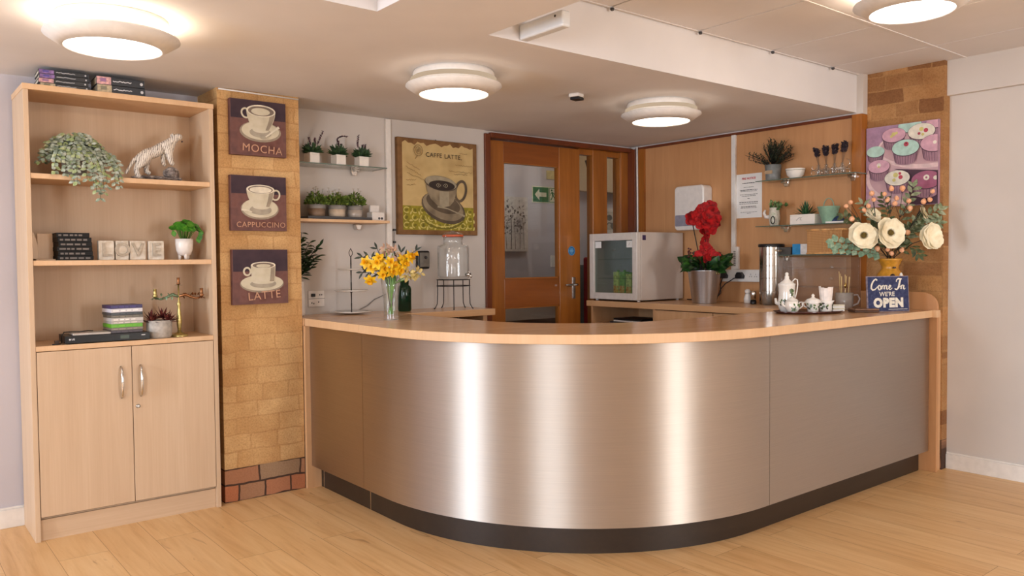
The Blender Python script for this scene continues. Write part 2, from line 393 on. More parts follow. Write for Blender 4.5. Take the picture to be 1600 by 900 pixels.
struct(MB().box(4.72, 2.470, 2.085, 4.80, 2.530, ZH).build('trim_2', 'wall'))
# room behind the camera, with its window openings
def holed(name, plane, p, t, a0, a1, holes, mat='wall'):
    mb = MB(); xs = sorted(holes)
    def bx(u0, u1, z0, z1):
        if u1-u0 > 1e-4 and z1-z0 > 1e-4:
            if plane == 'x': mb.box(p, u0, z0, p+t, u1, z1)
            else: mb.box(u0, p, z0, u1, p+t, z1)
    u = a0
    for (h0, h1, z0, z1) in xs:
        bx(u, h0, 0, 2.45); bx(h0, h1, 0, z0); bx(h0, h1, z1, 2.45); u = h1
    bx(u, a1, 0, 2.45)
    return struct(mb.build(name, mat))
holed('wall_side', 'x', -3.3, 0.1, -4.1, 4.36, [(2.6, 3.4, 0.3, 2.2), (-2.6, -0.5, 0.7, 2.0)])
holed('wall_back', 'y', -4.1, 0.1, -3.3, 4.95, [(2.6, 3.4, 0.25, 2.15)])
# ceilings: low soffit with two raised bays
def ceiling():
    mb = MB()
    for (x0, y0, x1, y1) in ((-3.3, 2.512, 4.86, 4.50), (1.427, -4.1, 1.916, 2.512), (-3.3, -4.1, 1.427, -3.2)):
        mb.box(x0, y0, ZL, x1, y1, 2.45)
    return struct(mb.build('ceiling', 'ceil'), 'low painted ceiling round the raised bays')
ceiling()
struct(box('ceiling', 'ceil', (-3.3, -3.2, ZH), (1.427, 2.512, 2.45)), 'raised plain ceiling bay at the left')
def tiles():
    mb = MB(); mb.box(1.916, -4.1, ZH+0.006, 4.86, 2.512, 2.45)
    xs = [1.916, 2.58, 3.19, 3.80, 4.405, 4.86]; ys = [2.505, 1.925]
    while ys[-1] > -4: ys.append(ys[-1]-0.6)
    for x0, x1 in zip(xs, xs[1:]):
        for y1, y0 in zip(ys, ys[1:]): mb.box(x0+0.004, y0+0.004, ZH, x1-0.004, y1-0.004, ZH+0.004)
    return struct(mb.build('ceiling', 'ceil', bevel=0.002), 'raised ceiling bay of square tiles')
tiles()
tb = MB()
for y in (2.498, 1.925, 1.325, 0.725): tb.box(1.93, y-0.006, ZH-0.003, 4.80, y+0.006, ZH+0.004)
struct(tb.build('trim_3', 'ceil'))
for x in (2.58, 3.19, 3.80, 4.405):
    tag(MB().lathe([(0.006, 0), (0.009, 0.004), (0.009, 0.012)], 10).build('ceiling_clip', 'darkgrey', loc=(x, 2.488, ZH-0.018)),
        'tiny dark clip fixing the tile grid along the soffit edge', 'clip', 'dark clips along the tiled ceiling edge')
# skirting boards
def skirting(name, x0, y0, x1, y1):
    struct(MB().box(x0, y0, 0, x1, y1, 0.085).box(x0 if x1-x0 > 0.1 else x0+0.006, y0 if y1-y0 > 0.1 else y0+0.006, 0.085, x1, y1, 0.095).build(name, 'white', bevel=0.002))
skirting('baseboard_left', -3.2, 4.345, 0.60, 4.36); skirting('baseboard_right', 4.82, -4.0, 4.837, 2.02)
# hardwood post and top batten of the beech panelling
struct(box('trim_4', 'teak_z', (4.70, 2.470, ZC), (4.772, 2.532, ZL-0.012), bevel=0.002))
struct(box('trim_5', 'teak_dark', (4.71, 2.532, 2.068), (4.722, 4.30, 2.086)))
struct(box('trim_6', 'teak_z', (4.70, 4.205, ZC), (4.722, 4.262, 2.068)))
# white service conduits
struct(box('trim_7', 'white', (4.700, 3.372, 1.14), (4.720, 3.405, 2.07), bevel=0.003))
struct(box('trim_8', 'white', (2.507, 4.328, 0.95), (2.543, 4.350, 2.09), bevel=0.003))
struct(MB().tube([(4.70, 4.275, 2.09), (4.705, 4.275, 1.7), (4.70, 4.27, 1.2), (4.70, 4.27, ZC)], 0.008, 8).build('trim_9', 'white'))
struct(MB().tube([(1.40, 4.055, 2.088), (1.6, 4.053, 2.085), (1.822, 4.055, 2.082)], 0.004, 6).build('trim_10', 'white'))

# ------------------------------------------------------------------ door and sidelight
D = thing('door_1', 'brown hardwood glazed door between the framed picture and the fridge', 'door', (0, 0, 0)); D['kind'] = 'structure'
fr = MB()
fr.box(3.27, 4.335, 0, 3.318, 4.47, 2.075).box(3.318, 4.335, 2.052, 4.72, 4.47, 2.085)      # left jamb, head
fr.build('frame', 'teak_dark', D, bevel=0.004)
lf = MB()
lf.box(3.331, 4.39, 0.01, 3.471, 4.435, 2.045).box(3.988, 4.39, 0.01, 4.195, 4.435, 2.045)
lf.build('stile', 'teak_z', D, bevel=0.003)
lr = MB()
lr.box(3.471, 4.393, 1.903, 3.988, 4.433, 2.045).box(3.471, 4.393, 0.888, 3.988, 4.433, 1.089).box(3.471, 4.393, 0.01, 3.988, 4.433, 0.25)
lr.build('rail', 'teak_x', D, bevel=0.003)
bd = MB()
for z0, z1 in ((1.089, 1.903), (0.25, 0.888)):
    bd.box(3.976, 4.396, z0, 3.988, 4.43, z1).box(3.471, 4.396, z0, 3.479, 4.43, z1).box(3.471, 4.396, z1-0.008, 3.988, 4.43, z1).box(3.471, 4.396, z0, 3.988, 4.43, z0+0.008)
bd.build('glazing_bead', 'teak_z', D)
MB().box(3.475, 4.411, 1.09, 3.985, 4.415, 1.90).build('pane', 'glass', D)
MB().box(3.475, 4.411, 0.252, 3.985, 4.415, 0.886).build('pane', 'glass', D)
for z in (1.80, 0.975):
    MB().box(3.322, 4.378, z, 3.336, 4.392, z+0.095).cyl((3.329, 4.378, z), 0.006, 0.095, 10).build('hinge', 'chrome', D)
h = MB()
h.box(4.108, 4.383, 0.93, 4.138, 4.392, 1.09)
h.tube([(4.123, 4.388, 1.035), (4.123, 4.345, 1.035), (4.10, 4.338, 1.035), (4.005, 4.342, 1.034)], 0.009, 10)
h.build('handle', 'chrome', D, bevel=0.001)
bs = MB(); bs.T = wallL(4.106, 4.389, 1.286)
bs.lathe([(0.035, 0), (0.035, 0.0015)], 28, 0); bs.ring(0, 0, 0.032, 0.032, 0.002, 0.002, 1)
for k, sx in enumerate((0.6, 0.9, 0.8, 0.5)): bs.flat([(-0.022*sx, 0.016-k*0.010), (0.022*sx, 0.016-k*0.010), (0.022*sx, 0.012-k*0.010), (-0.022*sx, 0.012-k*0.010)], 0.002, 1)
tag(bs.build('fire_door_disc', [plain('sign_blue', (34, 110, 170), 0.4), plain('sign_pale', (150, 200, 225), 0.4)], D), 'round blue disc')
W1 = thing('window_1', 'narrow hardwood framed sidelight right of the glazed door', 'window'); W1['kind'] = 'structure'
sw = MB()
sw.box(4.335, 4.39, 0.0, 4.487, 4.46, 2.052).box(4.620, 4.37, 0.0, 4.72, 4.46, 2.052).box(4.195, 4.40, 2.01, 4.72, 4.46, 2.052).box(4.487, 4.40, 0, 4.62, 4.46, 1.33)
sw.build('window_frame', 'teak_z', W1, bevel=0.003)
MB().box(4.333, 4.392, 0.1, 4.397, 4.40, 2.01).box(4.612, 4.372, 1.33, 4.66, 4.38, 2.01).build('glazing_bead', 'teak_z', W1, bevel=0.003)
MB().box(4.197, 4.428, 0.1, 4.335, 4.432, 2.01).build('pane', 'glass', W1); MB().box(4.487, 4.428, 1.33, 4.62, 4.432, 2.01).build('pane', 'glass', W1)
struct(box('trim_11', 'teak_dark', (4.695, 4.29, 0), (4.722, 4.37, 2.075), bevel=0.004))
# corridor behind the door
struct(box('wall_corridor', 'wall_lilac', (2.8, 5.6, 0.76), (8.2, 5.72, 2.5)))
struct(box('wall_corridor', paint('grey_brown_dado', (128, 112, 106)), (2.8, 5.602, 0), (8.2, 5.72, 0.76)))
struct(box('trim_12', 'wall', (2.8, 5.585, 0.68), (8.2, 5.602, 0.79)))
struct(box('ceiling', 'ceil', (2.8, 4.50, 2.40), (8.2, 5.72, 2.5)))
struct(box('floor', 'floor', (4.95, 4.40, -0.06), (8.2, 6.2, 0)))
struct(box('wall_corridor', 'wall', (8.1, 4.40, 0), (8.2, 5.72, 2.5))); struct(box('wall_corridor', 'wall', (2.7, 4.5, 0), (2.8, 5.72, 2.5)))
struct(box('wall_corridor', 'wall', (4.86, 4.40, 0), (8.2, 4.50, 2.5)))

struct(box('trim_13', paint('beige_bulkhead', (206, 188, 160)), (5.10, 5.50, 1.87), (8.1, 5.60, 2.40)))
cv = MB(); cv.T = wallL(4.20, 5.60, 1.298); cv.box(0, 0, 0, 0.475, 0.486, 0.03, 0)
random.seed(77)
for i in range(9):                        # grey painted trees on pale ground
    x = 0.03+0.05*i; cv.stroke([(x, 0.02), (x+random.uniform(-.01, .01), 0.18), (x+random.uniform(-.02, .02), 0.30)], random.uniform(0.004, 0.010), 0.0305, 1)
for i in range(170):
    x, y = random.uniform(0.02, 0.455), min(0.46, max(0.16, random.gauss(0.29, 0.075))); cv.ell(x, y, random.uniform(.004, .018), random.uniform(.004, .012), 0.0306+0.00002*i, random.choice((1, 2, 2, 3)), n=8, rot=random.uniform(0, 3))
tag(cv.build('canvas_picture', [plain('canvas_pale_grey', (206, 198, 192), 0.8), plain('tree_charcoal', (86, 78, 76), 0.8), plain('tree_mid_grey', (142, 132, 130), 0.8), plain('tree_light_grey', (180, 172, 168), 0.8)], fix=False), 'pale canvas of grey trees seen through the door glass', 'picture')
es = thing('exit_sign', 'green exit sign with a white arrow seen through the door glass', 'sign', (4.925, 5.60, 1.82))
a = MB(); a.T = wallL(-0.173, 0, -0.075); a.box(0, 0, 0, 0.346, 0.150, 0.004, 0)
G_, Wt = 1, 0
a.flat([(0.008, 0.008), (0.200, 0.008), (0.200, 0.142), (0.008, 0.142)], 0.0045, 1); a.flat([(0.206, 0.008), (0.338, 0.008), (0.338, 0.142), (0.206, 0.142)], 0.0045, 1)
a.flat([(0.030, 0.075), (0.085, 0.128), (0.085, 0.095), (0.170, 0.095), (0.170, 0.055), (0.085, 0.055), (0.085, 0.022)], 0.005, 0)
a.flat([(0.212, 0.014), (0.290, 0.014), (0.290, 0.136), (0.212, 0.136)], 0.005, 0)
a.ell(0.236, 0.118, 0.010, 0.010, 0.0054, 1, n=14)
for st_p, w_ in (([(0.240, 0.104), (0.250, 0.070)], 0.020), ([(0.238, 0.100), (0.222, 0.086), (0.220, 0.070)], 0.008), ([(0.246, 0.100), (0.264, 0.090), (0.272, 0.074)], 0.008), ([(0.250, 0.072), (0.238, 0.048), (0.222, 0.026)], 0.010), ([(0.252, 0.072), (0.268, 0.052), (0.276, 0.028)], 0.010)): a.stroke(st_p, w_, 0.0054, 1)
a.build('sign_face', [plain('sign_white', (216, 214, 190), 0.5), plain('safety_green', (20, 104, 62), 0.5)], es, fix=False)
tag(MB().box(-0.052, -0.012, -0.040, 0.052, 0, 0.040).build('wall_switch', plain('cream_plastic', (206, 190, 140), 0.5), loc=(4.978, 5.60, 2.005), bevel=0.003), 'cream switch box above the exit sign', 'switch')
tag(MB().box(-0.06, -0.010, -0.052, 0.06, 0, 0.052).build('wall_switch', 'white', loc=(5.03, 5.60, 1.208), bevel=0.003), 'white switch plate low through the door glass', 'switch')
tag(MB().box(0, -0.02, 0, 0.20, 0, 0.22).build('framed_card', plain('grey_white_print', (196, 192, 184), 0.7, vary=0.2, scale=18), loc=(5.64, 5.498, 1.49)), 'grey and white framed card through the right sidelight pane', 'picture') if False else None
fc = thing('framed_card', 'grey and white framed card seen through the right sidelight pane', 'picture', (5.60, 5.60, 1.48))
MB().box(0, -0.02, 0, 0.30, 0, 0.24).build('frame', 'white', fc, bevel=0.002)
a = MB(); a.T = wallL(0, -0.0205, 0); a.flat([(0.03, 0.03), (0.27, 0.03), (0.27, 0.21), (0.03, 0.21)], 0, 0); a.ell(0.13, 0.15, 0.04, 0.03, 0.0004, 1); a.ell(0.18, 0.07, 0.035, 0.03, 0.0004, 1); a.stroke([(0.06, 0.05), (0.12, 0.10), (0.20, 0.09)], 0.012, 0.0006, 1)
a.build('print', [plain('card_cream', (206, 200, 188), 0.7), plain('card_grey', (120, 118, 114), 0.7)], fc, fix=False)
oc = thing('office_chair', 'dark red chair glimpsed through the left sidelight pane', 'chair', (5.206, 5.064, 0), -0.75)
MB().box(-0.22, -0.20, 0.44, 0.22, 0.22, 0.50).build('seat', plain('dark_red_fabric', (118, 22, 30), 0.8), oc, bevel=0.02)
bb = MB(); bb.prism([(-0.24, -0.20), (-0.19, -0.22), (-0.15, 0.20), (-0.20, 0.22)], 0.56, 1.24); bb.build('backrest', plain('crimson_fabric', (140, 20, 34), 0.8), oc, bevel=0.015)
for (x, y) in ((-0.19, -0.17), (0.19, -0.17), (-0.19, 0.18), (0.19, 0.18)): MB().tube([(x, y, 0), (x*0.95, y*0.95, 0.45)], 0.013, 8).build('leg', 'darkmetal', oc)
fcb = thing('filing_cabinet', 'grey cabinet glimpsed through the left sidelight pane', 'cabinet', (5.33, 5.47, 0))
MB().box(-0.06, -0.09, 0, 0.36, 0.12, 1.17).build('body', plain('slate_enamel', (96, 98, 96), 0.5), fcb, bevel=0.004)
for z in (0.2, 0.55, 0.9): MB().box(-0.05, -0.10, z, 0.35, -0.0905, z+0.25).build('drawer', plain('slate_drawer', (84, 86, 86), 0.5), fcb, bevel=0.003)
tag(MB().tube([(5.30, 5.46, 2.15), (5.33, 5.44, 2.02), (5.36, 5.44, 1.93), (5.33, 5.44, 1.90)], 0.012, 8).build('coat_hook', 'darkgrey'), 'dark bracket high through the left sidelight pane', 'bracket')

# ------------------------------------------------------------------ ceiling lamps
def lamp(x, y, zc, warm, label):
    o = thing('ceiling_light', label, 'ceiling light', (x, y, zc), group=None)
    MB().lathe([(0.185, 0.0), (0.190, -0.012), (0.188, -0.052), (0.17, -0.058)], 48).build('body', 'white', o)
    rb = MB().lathe([(0.222, -0.062), (0.224, -0.068), (0.163, -0.108), (0.158, -0.104), (0.158, -0.098), (0.216, -0.060)], 56, closed=True)
    rb.build('rim', 'white', o)
    MB().lathe([(0.159, -0.100), (0.12, -0.109), (0.06, -0.113), (0.001, -0.114)], 48, capb=False).build('diffuser', 'lamp_warm' if warm else 'lamp_cool', o)
    MB().lathe([(0.194, -0.030), (0.200, -0.034), (0.200, -0.048), (0.194, -0.050)], 48, closed=True).build('back_glow', 'halo_soft' if warm else 'halo', o)
    return o
lamp(0.72, 3.16, ZL, False, 'round white ceiling light above the bookcase, largest in view')
lamp(2.16, 3.10, ZL, True, 'round white ceiling light above the left of the counter')
lamp(3.52, 3.02, ZL, True, 'round white ceiling light nearest the fridge and the glazed door')
lamp(3.37, 1.56, ZH, False, 'round white ceiling light on the tiled raised ceiling')
lamp(-1.4, 3.10, ZL, False, 'added round ceiling light, unseen behind the viewer at the left')  # extra lamps behind the camera, added to light the room
lamp(-0.6, -0.6, ZH, False, 'added round ceiling light, unseen behind the viewer in the plain bay')
lamp(4.6, 5.05, 2.40, False, 'added round ceiling light brightening the corridor behind the glazed door')  # corridor lamps are added to brighten the view through the door
lamp(6.2, 5.05, 2.40, False, 'second added ceiling light brightening the corridor farther along')
lamp(3.37, -1.2, ZH, False, 'added round ceiling light, unseen behind the viewer on the tiles')  # one more added lamp, out of view behind the camera
# smoke detector
sd = thing('ceiling_sensor', 'small white sensor with a dark underside on the low ceiling', 'sensor', (2.96, 3.12, ZL), 0.3)
MB().box(-0.03, -0.03, -0.018, 0.03, 0.03, 0).build('housing', 'white', sd, bevel=0.004)
MB().box(-0.024, -0.028, -0.032, 0.034, 0.024, -0.018).build('sensor', 'black', sd, bevel=0.002)
# emergency light projecting from the soffit face
em = thing('emergency_light', 'white emergency light box projecting from the ceiling step', 'emergency light', (2.07, 2.38, 2.10))
MB().box(0, -0.125, 0, 0.045, 0.131, 0.062).build('housing', plain('white_box_plastic', (226, 228, 230), 0.4, vary=0.01), em, bevel=0.008, bevseg=3)
e2 = MB(); e2.T = wallR(-0.0005, -0.085, 0.045); e2.lathe([(0.005, 0), (0.005, 0.001)], 12); e2.build('indicator', 'black', em)

# ------------------------------------------------------------------ curved counter
CX, CY = 3.06, 3.25
def path(off, y_end=4.05, x_end=4.66, n=40, inner=False):
    """outline following the counter front: off = offset outwards from the steel face radius 1.205"""
    R = 1.205+off; P = [(CX-R, y_end)]
    k = int(max(2, 6))
    for i in range(1, k): P.append((CX-R, y_end+(CY-y_end)*i/k))
    for i in range(n+1):
        a = PI+(PI/2)*i/n; P.append((CX+R*math.cos(a), CY+R*math.sin(a)))
    for i in range(1, k+1): P.append((CX+(x_end-CX)*i/k, CY-R))
    return P
CT = thing('reception_counter', 'curved counter clad in brushed steel with a beech top and black plinth', 'counter', (3.06, 2.05, 0))
def cab(o): o.location = (o.location.x-3.06, o.location.y-2.05, o.location.z); return o
def sweep(off0, off1, z0, z1, mat, name, **kw):
    A = path(off1, **kw); B = path(off0, **kw); n = len(A); mb = MB()
    b = mb.vs([(p[0], p[1], z0) for p in A]+[(p[0], p[1], z1) for p in A]+[(p[0], p[1], z0) for p in B]+[(p[0], p[1], z1) for p in B])
    for i in range(n-1):
        mb.face((b+i, b+i+1, b+n+i+1, b+n+i), 0, True); mb.face((b+2*n+i+1, b+2*n+i, b+3*n+i, b+3*n+i+1), 0, True)
        mb.face((b+n+i, b+n+i+1, b+3*n+i+1, b+3*n+i), 0); mb.face((b+i+1, b+i, b+2*n+i, b+2*n+i+1), 0)
    mb.face((b, b+n, b+3*n, b+2*n)); mb.face((b+n-1, b+3*n-1, b+4*n-1, b+2*n-1)); o = cab(mb.build(name, mat, CT)); es_ = o.modifiers.new('split', 'EDGE_SPLIT'); es_.split_angle = math.radians(35); return o, A, n
# steel cladding as three sheets with UV for the brushing direction
def steel_sheet(pts, name='steel_panel'):
    """one bent sheet 2.5 mm thick; its faces do not share vertices with the rims so the bend stays smooth"""
    n = len(pts); mb = MB(); inn = []
    for k in range(n):
        a = Vector(pts[max(k-1, 0)]); c = Vector(pts[min(k+1, n-1)]); d = (c-a).normalized(); inn.append((pts[k][0]-d.y*0.0025, pts[k][1]+d.x*0.0025))
    z0, z1 = 0.122, 0.879
    b = mb.vs([(p[0], p[1], z0) for p in pts]+[(p[0], p[1], z1) for p in pts])
    for i in range(n-1): mb.face((b+i, b+i+1, b+n+i+1, b+n+i), 0, True)
    for z in (z0, z1):
        b = mb.vs([(p[0], p[1], z) for p in pts]+[(p[0], p[1], z) for p in inn])
        for i in range(n-1): mb.face((b+i+1, b+i, b+n+i, b+n+i+1))
    b = mb.vs([(p[0], p[1], z0) for p in inn]+[(p[0], p[1], z1) for p in inn])
    for i in range(n-1): mb.face((b+i+1, b+i, b+n+i, b+n+i+1), 0, True)
    for k in (0, n-1): mb.poly([(pts[k][0], pts[k][1], z0), (pts[k][0], pts[k][1], z1), (inn[k][0], inn[k][1], z1), (inn[k][0], inn[k][1], z0)])
    o = mb.build(name, 'steel', CT, fix=False); me = o.data; uv = me.uv_layers.new(name='UVMap')
    for poly in me.polygons:
        aa = []
        for li in poly.loop_indices:
            c = me.vertices[me.loops[li].vertex_index].co
            if c.x > CX: u = 2.0+(c.x-CX)
            elif c.y > CY: u = -(c.y-CY)
            else: u = 1.2*math.atan2(CY-c.y, CX-c.x)
            uv.data[li].uv = (u, c.z)
    return cab(o)
P = path(0.0, 4.04, 4.655, 60)
i0 = next(i for i, p in enumerate(P) if p[1] < 3.46); 
left = [p for p in P if p[1] >= 3.4601]+[(CX-1.205, 3.461)]
mid = [(CX-1.205, 3.459)]+[p for p in P if p[1] < 3.459 and p[0] < 3.104]+[(3.104, CY-1.205)]
right = [(3.106, CY-1.205)]+[p for p in P if p[0] > 3.107]
for q in (left, mid, right): steel_sheet(q)
sweep(-0.03, -0.004, 0.121, 0.879, 'beech_z', 'carcass', y_end=4.04, x_end=4.655, n=60)
sweep(-0.075, -0.055, 0.0, 0.12, 'plinth', 'plinth', y_end=4.04, x_end=4.66, n=60)
for y in (3.486, 4.0):
    cab(MB().box(CX-1.205+0.0515, y, 0.002, CX-1.205+0.055, y+0.005, 0.118).build('joint_strip', 'chrome', CT))
# worktop: outer edge, inner edge, from the left pier round to the right pier
def top_poly(y_end):
    R = 1.222; r = 0.64; O = [(CX-R, y_end)]
    for i in range(61):
        a = PI+(PI/2)*i/60; O.append((CX+R*math.cos(a), CY+R*math.sin(a)))
    O.append((4.68, CY-R))
    I = [(4.68, CY-r)]
    for i in range(41):
        a = 1.5*PI-(PI/2)*i/40; I.append((CX+r*math.cos(a), CY+r*math.sin(a)))
    I.append((CX-r, y_end)); return O, I
def worktop():
    O, I = top_poly(4.06); mb = MB()
    mid_y = 3.46
    O = [p for p in O if p[1] < mid_y]; I = [p for p in I if p[1] < mid_y]
    O = [(CX-1.222, mid_y-0.001)]+O; I = I+[(CX-0.64, mid_y-0.001)]
    def strip(A, B, name):
        m2 = MB(); n = len(A); k = len(B)
        pts = A+B; N = len(pts)
        b = m2.vs([(p[0], p[1], 0.878) for p in pts]+[(p[0], p[1], ZC) for p in pts])
        m2.face([b+i for i in range(N)][::-1], 0); m2.face([b+N+i for i in range(N)], 0)
        for i in range(N): m2.face((b+i, b+(i+1) % N, b+N+(i+1) % N, b+N+i), 1)
        return cab(m2.build(name, ['beech_x', 'edge'], CT, bevel=0.002))
    strip(O, I, 'worktop')
    strip([(CX-1.222, 4.062), (CX-1.222, mid_y+0.002)], [(CX-0.64, mid_y+0.002), (CX-0.64, 4.0), (CX-0.64, 4.062)], 'worktop')
worktop()
cab(MB().box(4.6805, 2.006, 0.878, 4.704, 2.0275, ZC).box(4.655, 2.006, 0.878, 4.6805, 2.0275, ZC).build('worktop_nosing', 'edge', CT))
# beech cheek at the left pier and rounded end board at the right pier
cab(MB().box(1.829, 4.042, 0, 1.915, 4.064, 0.878).build('end_panel', 'beech_z', CT, bevel=0.001))
pr = [(2.013, 0), (2.013, 0.935)]
for i in range(1, 13):
    a = i/12*PI/2; pr.append((2.013+0.085*(1-math.cos(a)), 0.935+0.083*math.sin(a)))
pr += [(2.46, 1.018), (2.46, 0)]
ep = MB(); ep.T = frame((4.682, 0, 0), (0, 1, 0), (0, 0, 1), (1, 0, 0)); ep.prism(pr, 0, 0.020); cab(ep.build('end_board', 'panel_y', CT, bevel=0.002))
cab(MB().box(4.702, 2.03, 0.0, 4.7685, 2.46, 0.9).build('packer', 'beech_z', CT))

# ------------------------------------------------------------------ back worktops
BW = thing('base_cabinet', 'low beech cabinet run under the fridge and the flowering plant', 'cabinet', (4.44, 3.3, 0))
def rel(o, c): o.location = (o.location.x-c[0], o.location.y-c[1], o.location.z-c[2]); return o
c0 = (4.44, 3.3, 0)
rel(MB().box(4.17, 2.612, 0.878, 4.718, 4.30, ZC).build('worktop', ['beech_y'], BW, bevel=0.002), c0)
rel(MB().box(4.20, 4.262, 0, 4.715, 4.28, 0.878).box(4.20, 3.66, 0, 4.715, 3.68, 0.878).box(4.70, 2.62, 0, 4.715, 4.28, 0.878)
    .box(4.21, 3.68, 0.74, 4.70, 4.262, 0.756).box(4.20, 2.62, 0, 4.70, 2.64, 0.878).build('carcass', 'beech_z', BW), c0)
rel(MB().box(4.182, 3.17, 0.12, 4.20, 3.655, 0.872).build('door', 'beech_z', BW, bevel=0.001), c0)
rel(MB().box(4.182, 2.64, 0.12, 4.20, 3.164, 0.872).build('door', 'beech_z', BW, bevel=0.001), c0)
for i, (y0, w_, t_, dz, m_) in enumerate([(3.86, 0.28, 0.012, 0, 'darkgrey'), (3.80, 0.30, 0.010, 0.0125, 'paper'), (3.83, 0.27, 0.014, 0.023, 'black')]):
    tag(MB().box(-0.11, 0, 0, 0.11, w_, t_).build('folder', m_, loc=(4.36, y0, 0.7565+dz), bevel=0.001),
        ['grey folder at the bottom of the open shelf below the fridge', 'white folder between two dark ones below the fridge', 'black folder topmost in the open shelf below the fridge'][i], 'folder', 'folders in the open shelf')
BL = thing('side_worktop', 'short beech worktop along the wall below the framed picture', 'worktop', (2.45, 4.17, 0))
c1 = (2.45, 4.17, 0)
rel(MB().box(1.829, 4.066, 0.878, 2.42, 4.348, ZC).box(2.42, 4.0, 0.878, 3.085, 4.348, ZC).build('worktop', 'beech_x', BL, bevel=0.002), c1)
rel(MB().box(3.02, 4.04, 0, 3.05, 4.34, 0.877).build('end_panel', 'beech_z', BL, bevel=0.001), c1)
rel(MB().box(2.42, 4.31, 0.1, 3.02, 4.335, 0.877).build('back_panel', 'plinth', BL), c1)

# ------------------------------------------------------------------ bookcase
BK = thing('bookcase', 'tall pale beech bookcase with two doors below open shelves', 'bookcase', (0.9575, 4.19, 0))
cb_ = (0.9575, 4.19, 0); X0, X1, YF, YB = 0.553, 1.362, 4.026, 4.345
rel(MB().box(X0, YF, 0, X0+0.021, YB, 1.977).build('side_panel', ['pale_z'], BK, bevel=0.0015), cb_)
rel(MB().box(X1-0.021, YF, 0, X1, YB, 1.977).build('side_panel', ['pale_z'], BK, bevel=0.0015), cb_)
rel(MB().box(X0-0.002, YF-0.002, 1.977, X1+0.002, YB, 2.002).build('top', ['edge'], BK, bevel=0.0015), cb_)
rel(MB().box(X0+0.021, YB-0.012, 0.09, X1-0.021, YB-0.002, 1.977).build('back_panel', ['pale_z'], BK), cb_)
for z, y in ((1.618, YF+0.004), (1.238, YF+0.004), (0.862, YF)):
    rel(MB().box(X0+0.0215, y, z-0.023, X1-0.0215, YB-0.013, z).build('shelf', 'edge', BK, bevel=0.0015), cb_)
rel(MB().box(X0+0.0215, YF+0.018, 0.0, X1-0.0215, YF+0.034, 0.093).box(X0+0.0215, YF+0.03, 0.085, X1-0.0215, YB-0.013, 0.098).build('kick_board', 'pale_x', BK), cb_)
for k, (a, b) in enumerate(((X0+0.0235, 0.9605), (0.9635, X1-0.0235))):
    d_ = rel(MB().box(a, YF+0.001, 0.107, b, YF+0.018, 0.836).build('door', 'pale_z', BK, bevel=0.001), cb_)
    hx = 0.914 if k == 0 else 0.998
    hm = MB(); hm.tube([(hx, YF, 0.745), (hx, YF-0.018, 0.735), (hx, YF-0.027, 0.70), (hx, YF-0.030, 0.672), (hx, YF-0.027, 0.644), (hx, YF-0.018, 0.609), (hx, YF, 0.599)], [0.004, 0.005, 0.006, 0.006, 0.006, 0.005, 0.004], 8)
    hm.build('handle', 'chrome', d_)
    if k == 1:
        lk = MB(); lk.T = wallL(0.984, YF+0.002, 0.553); lk.lathe([(0.009, 0), (0.009, 0.004), (0.006, 0.005)], 16); lk.lathe([(0.003, 0.005), (0.003, 0.010)], 10); lk.build('lock', 'steel_dark', d_)

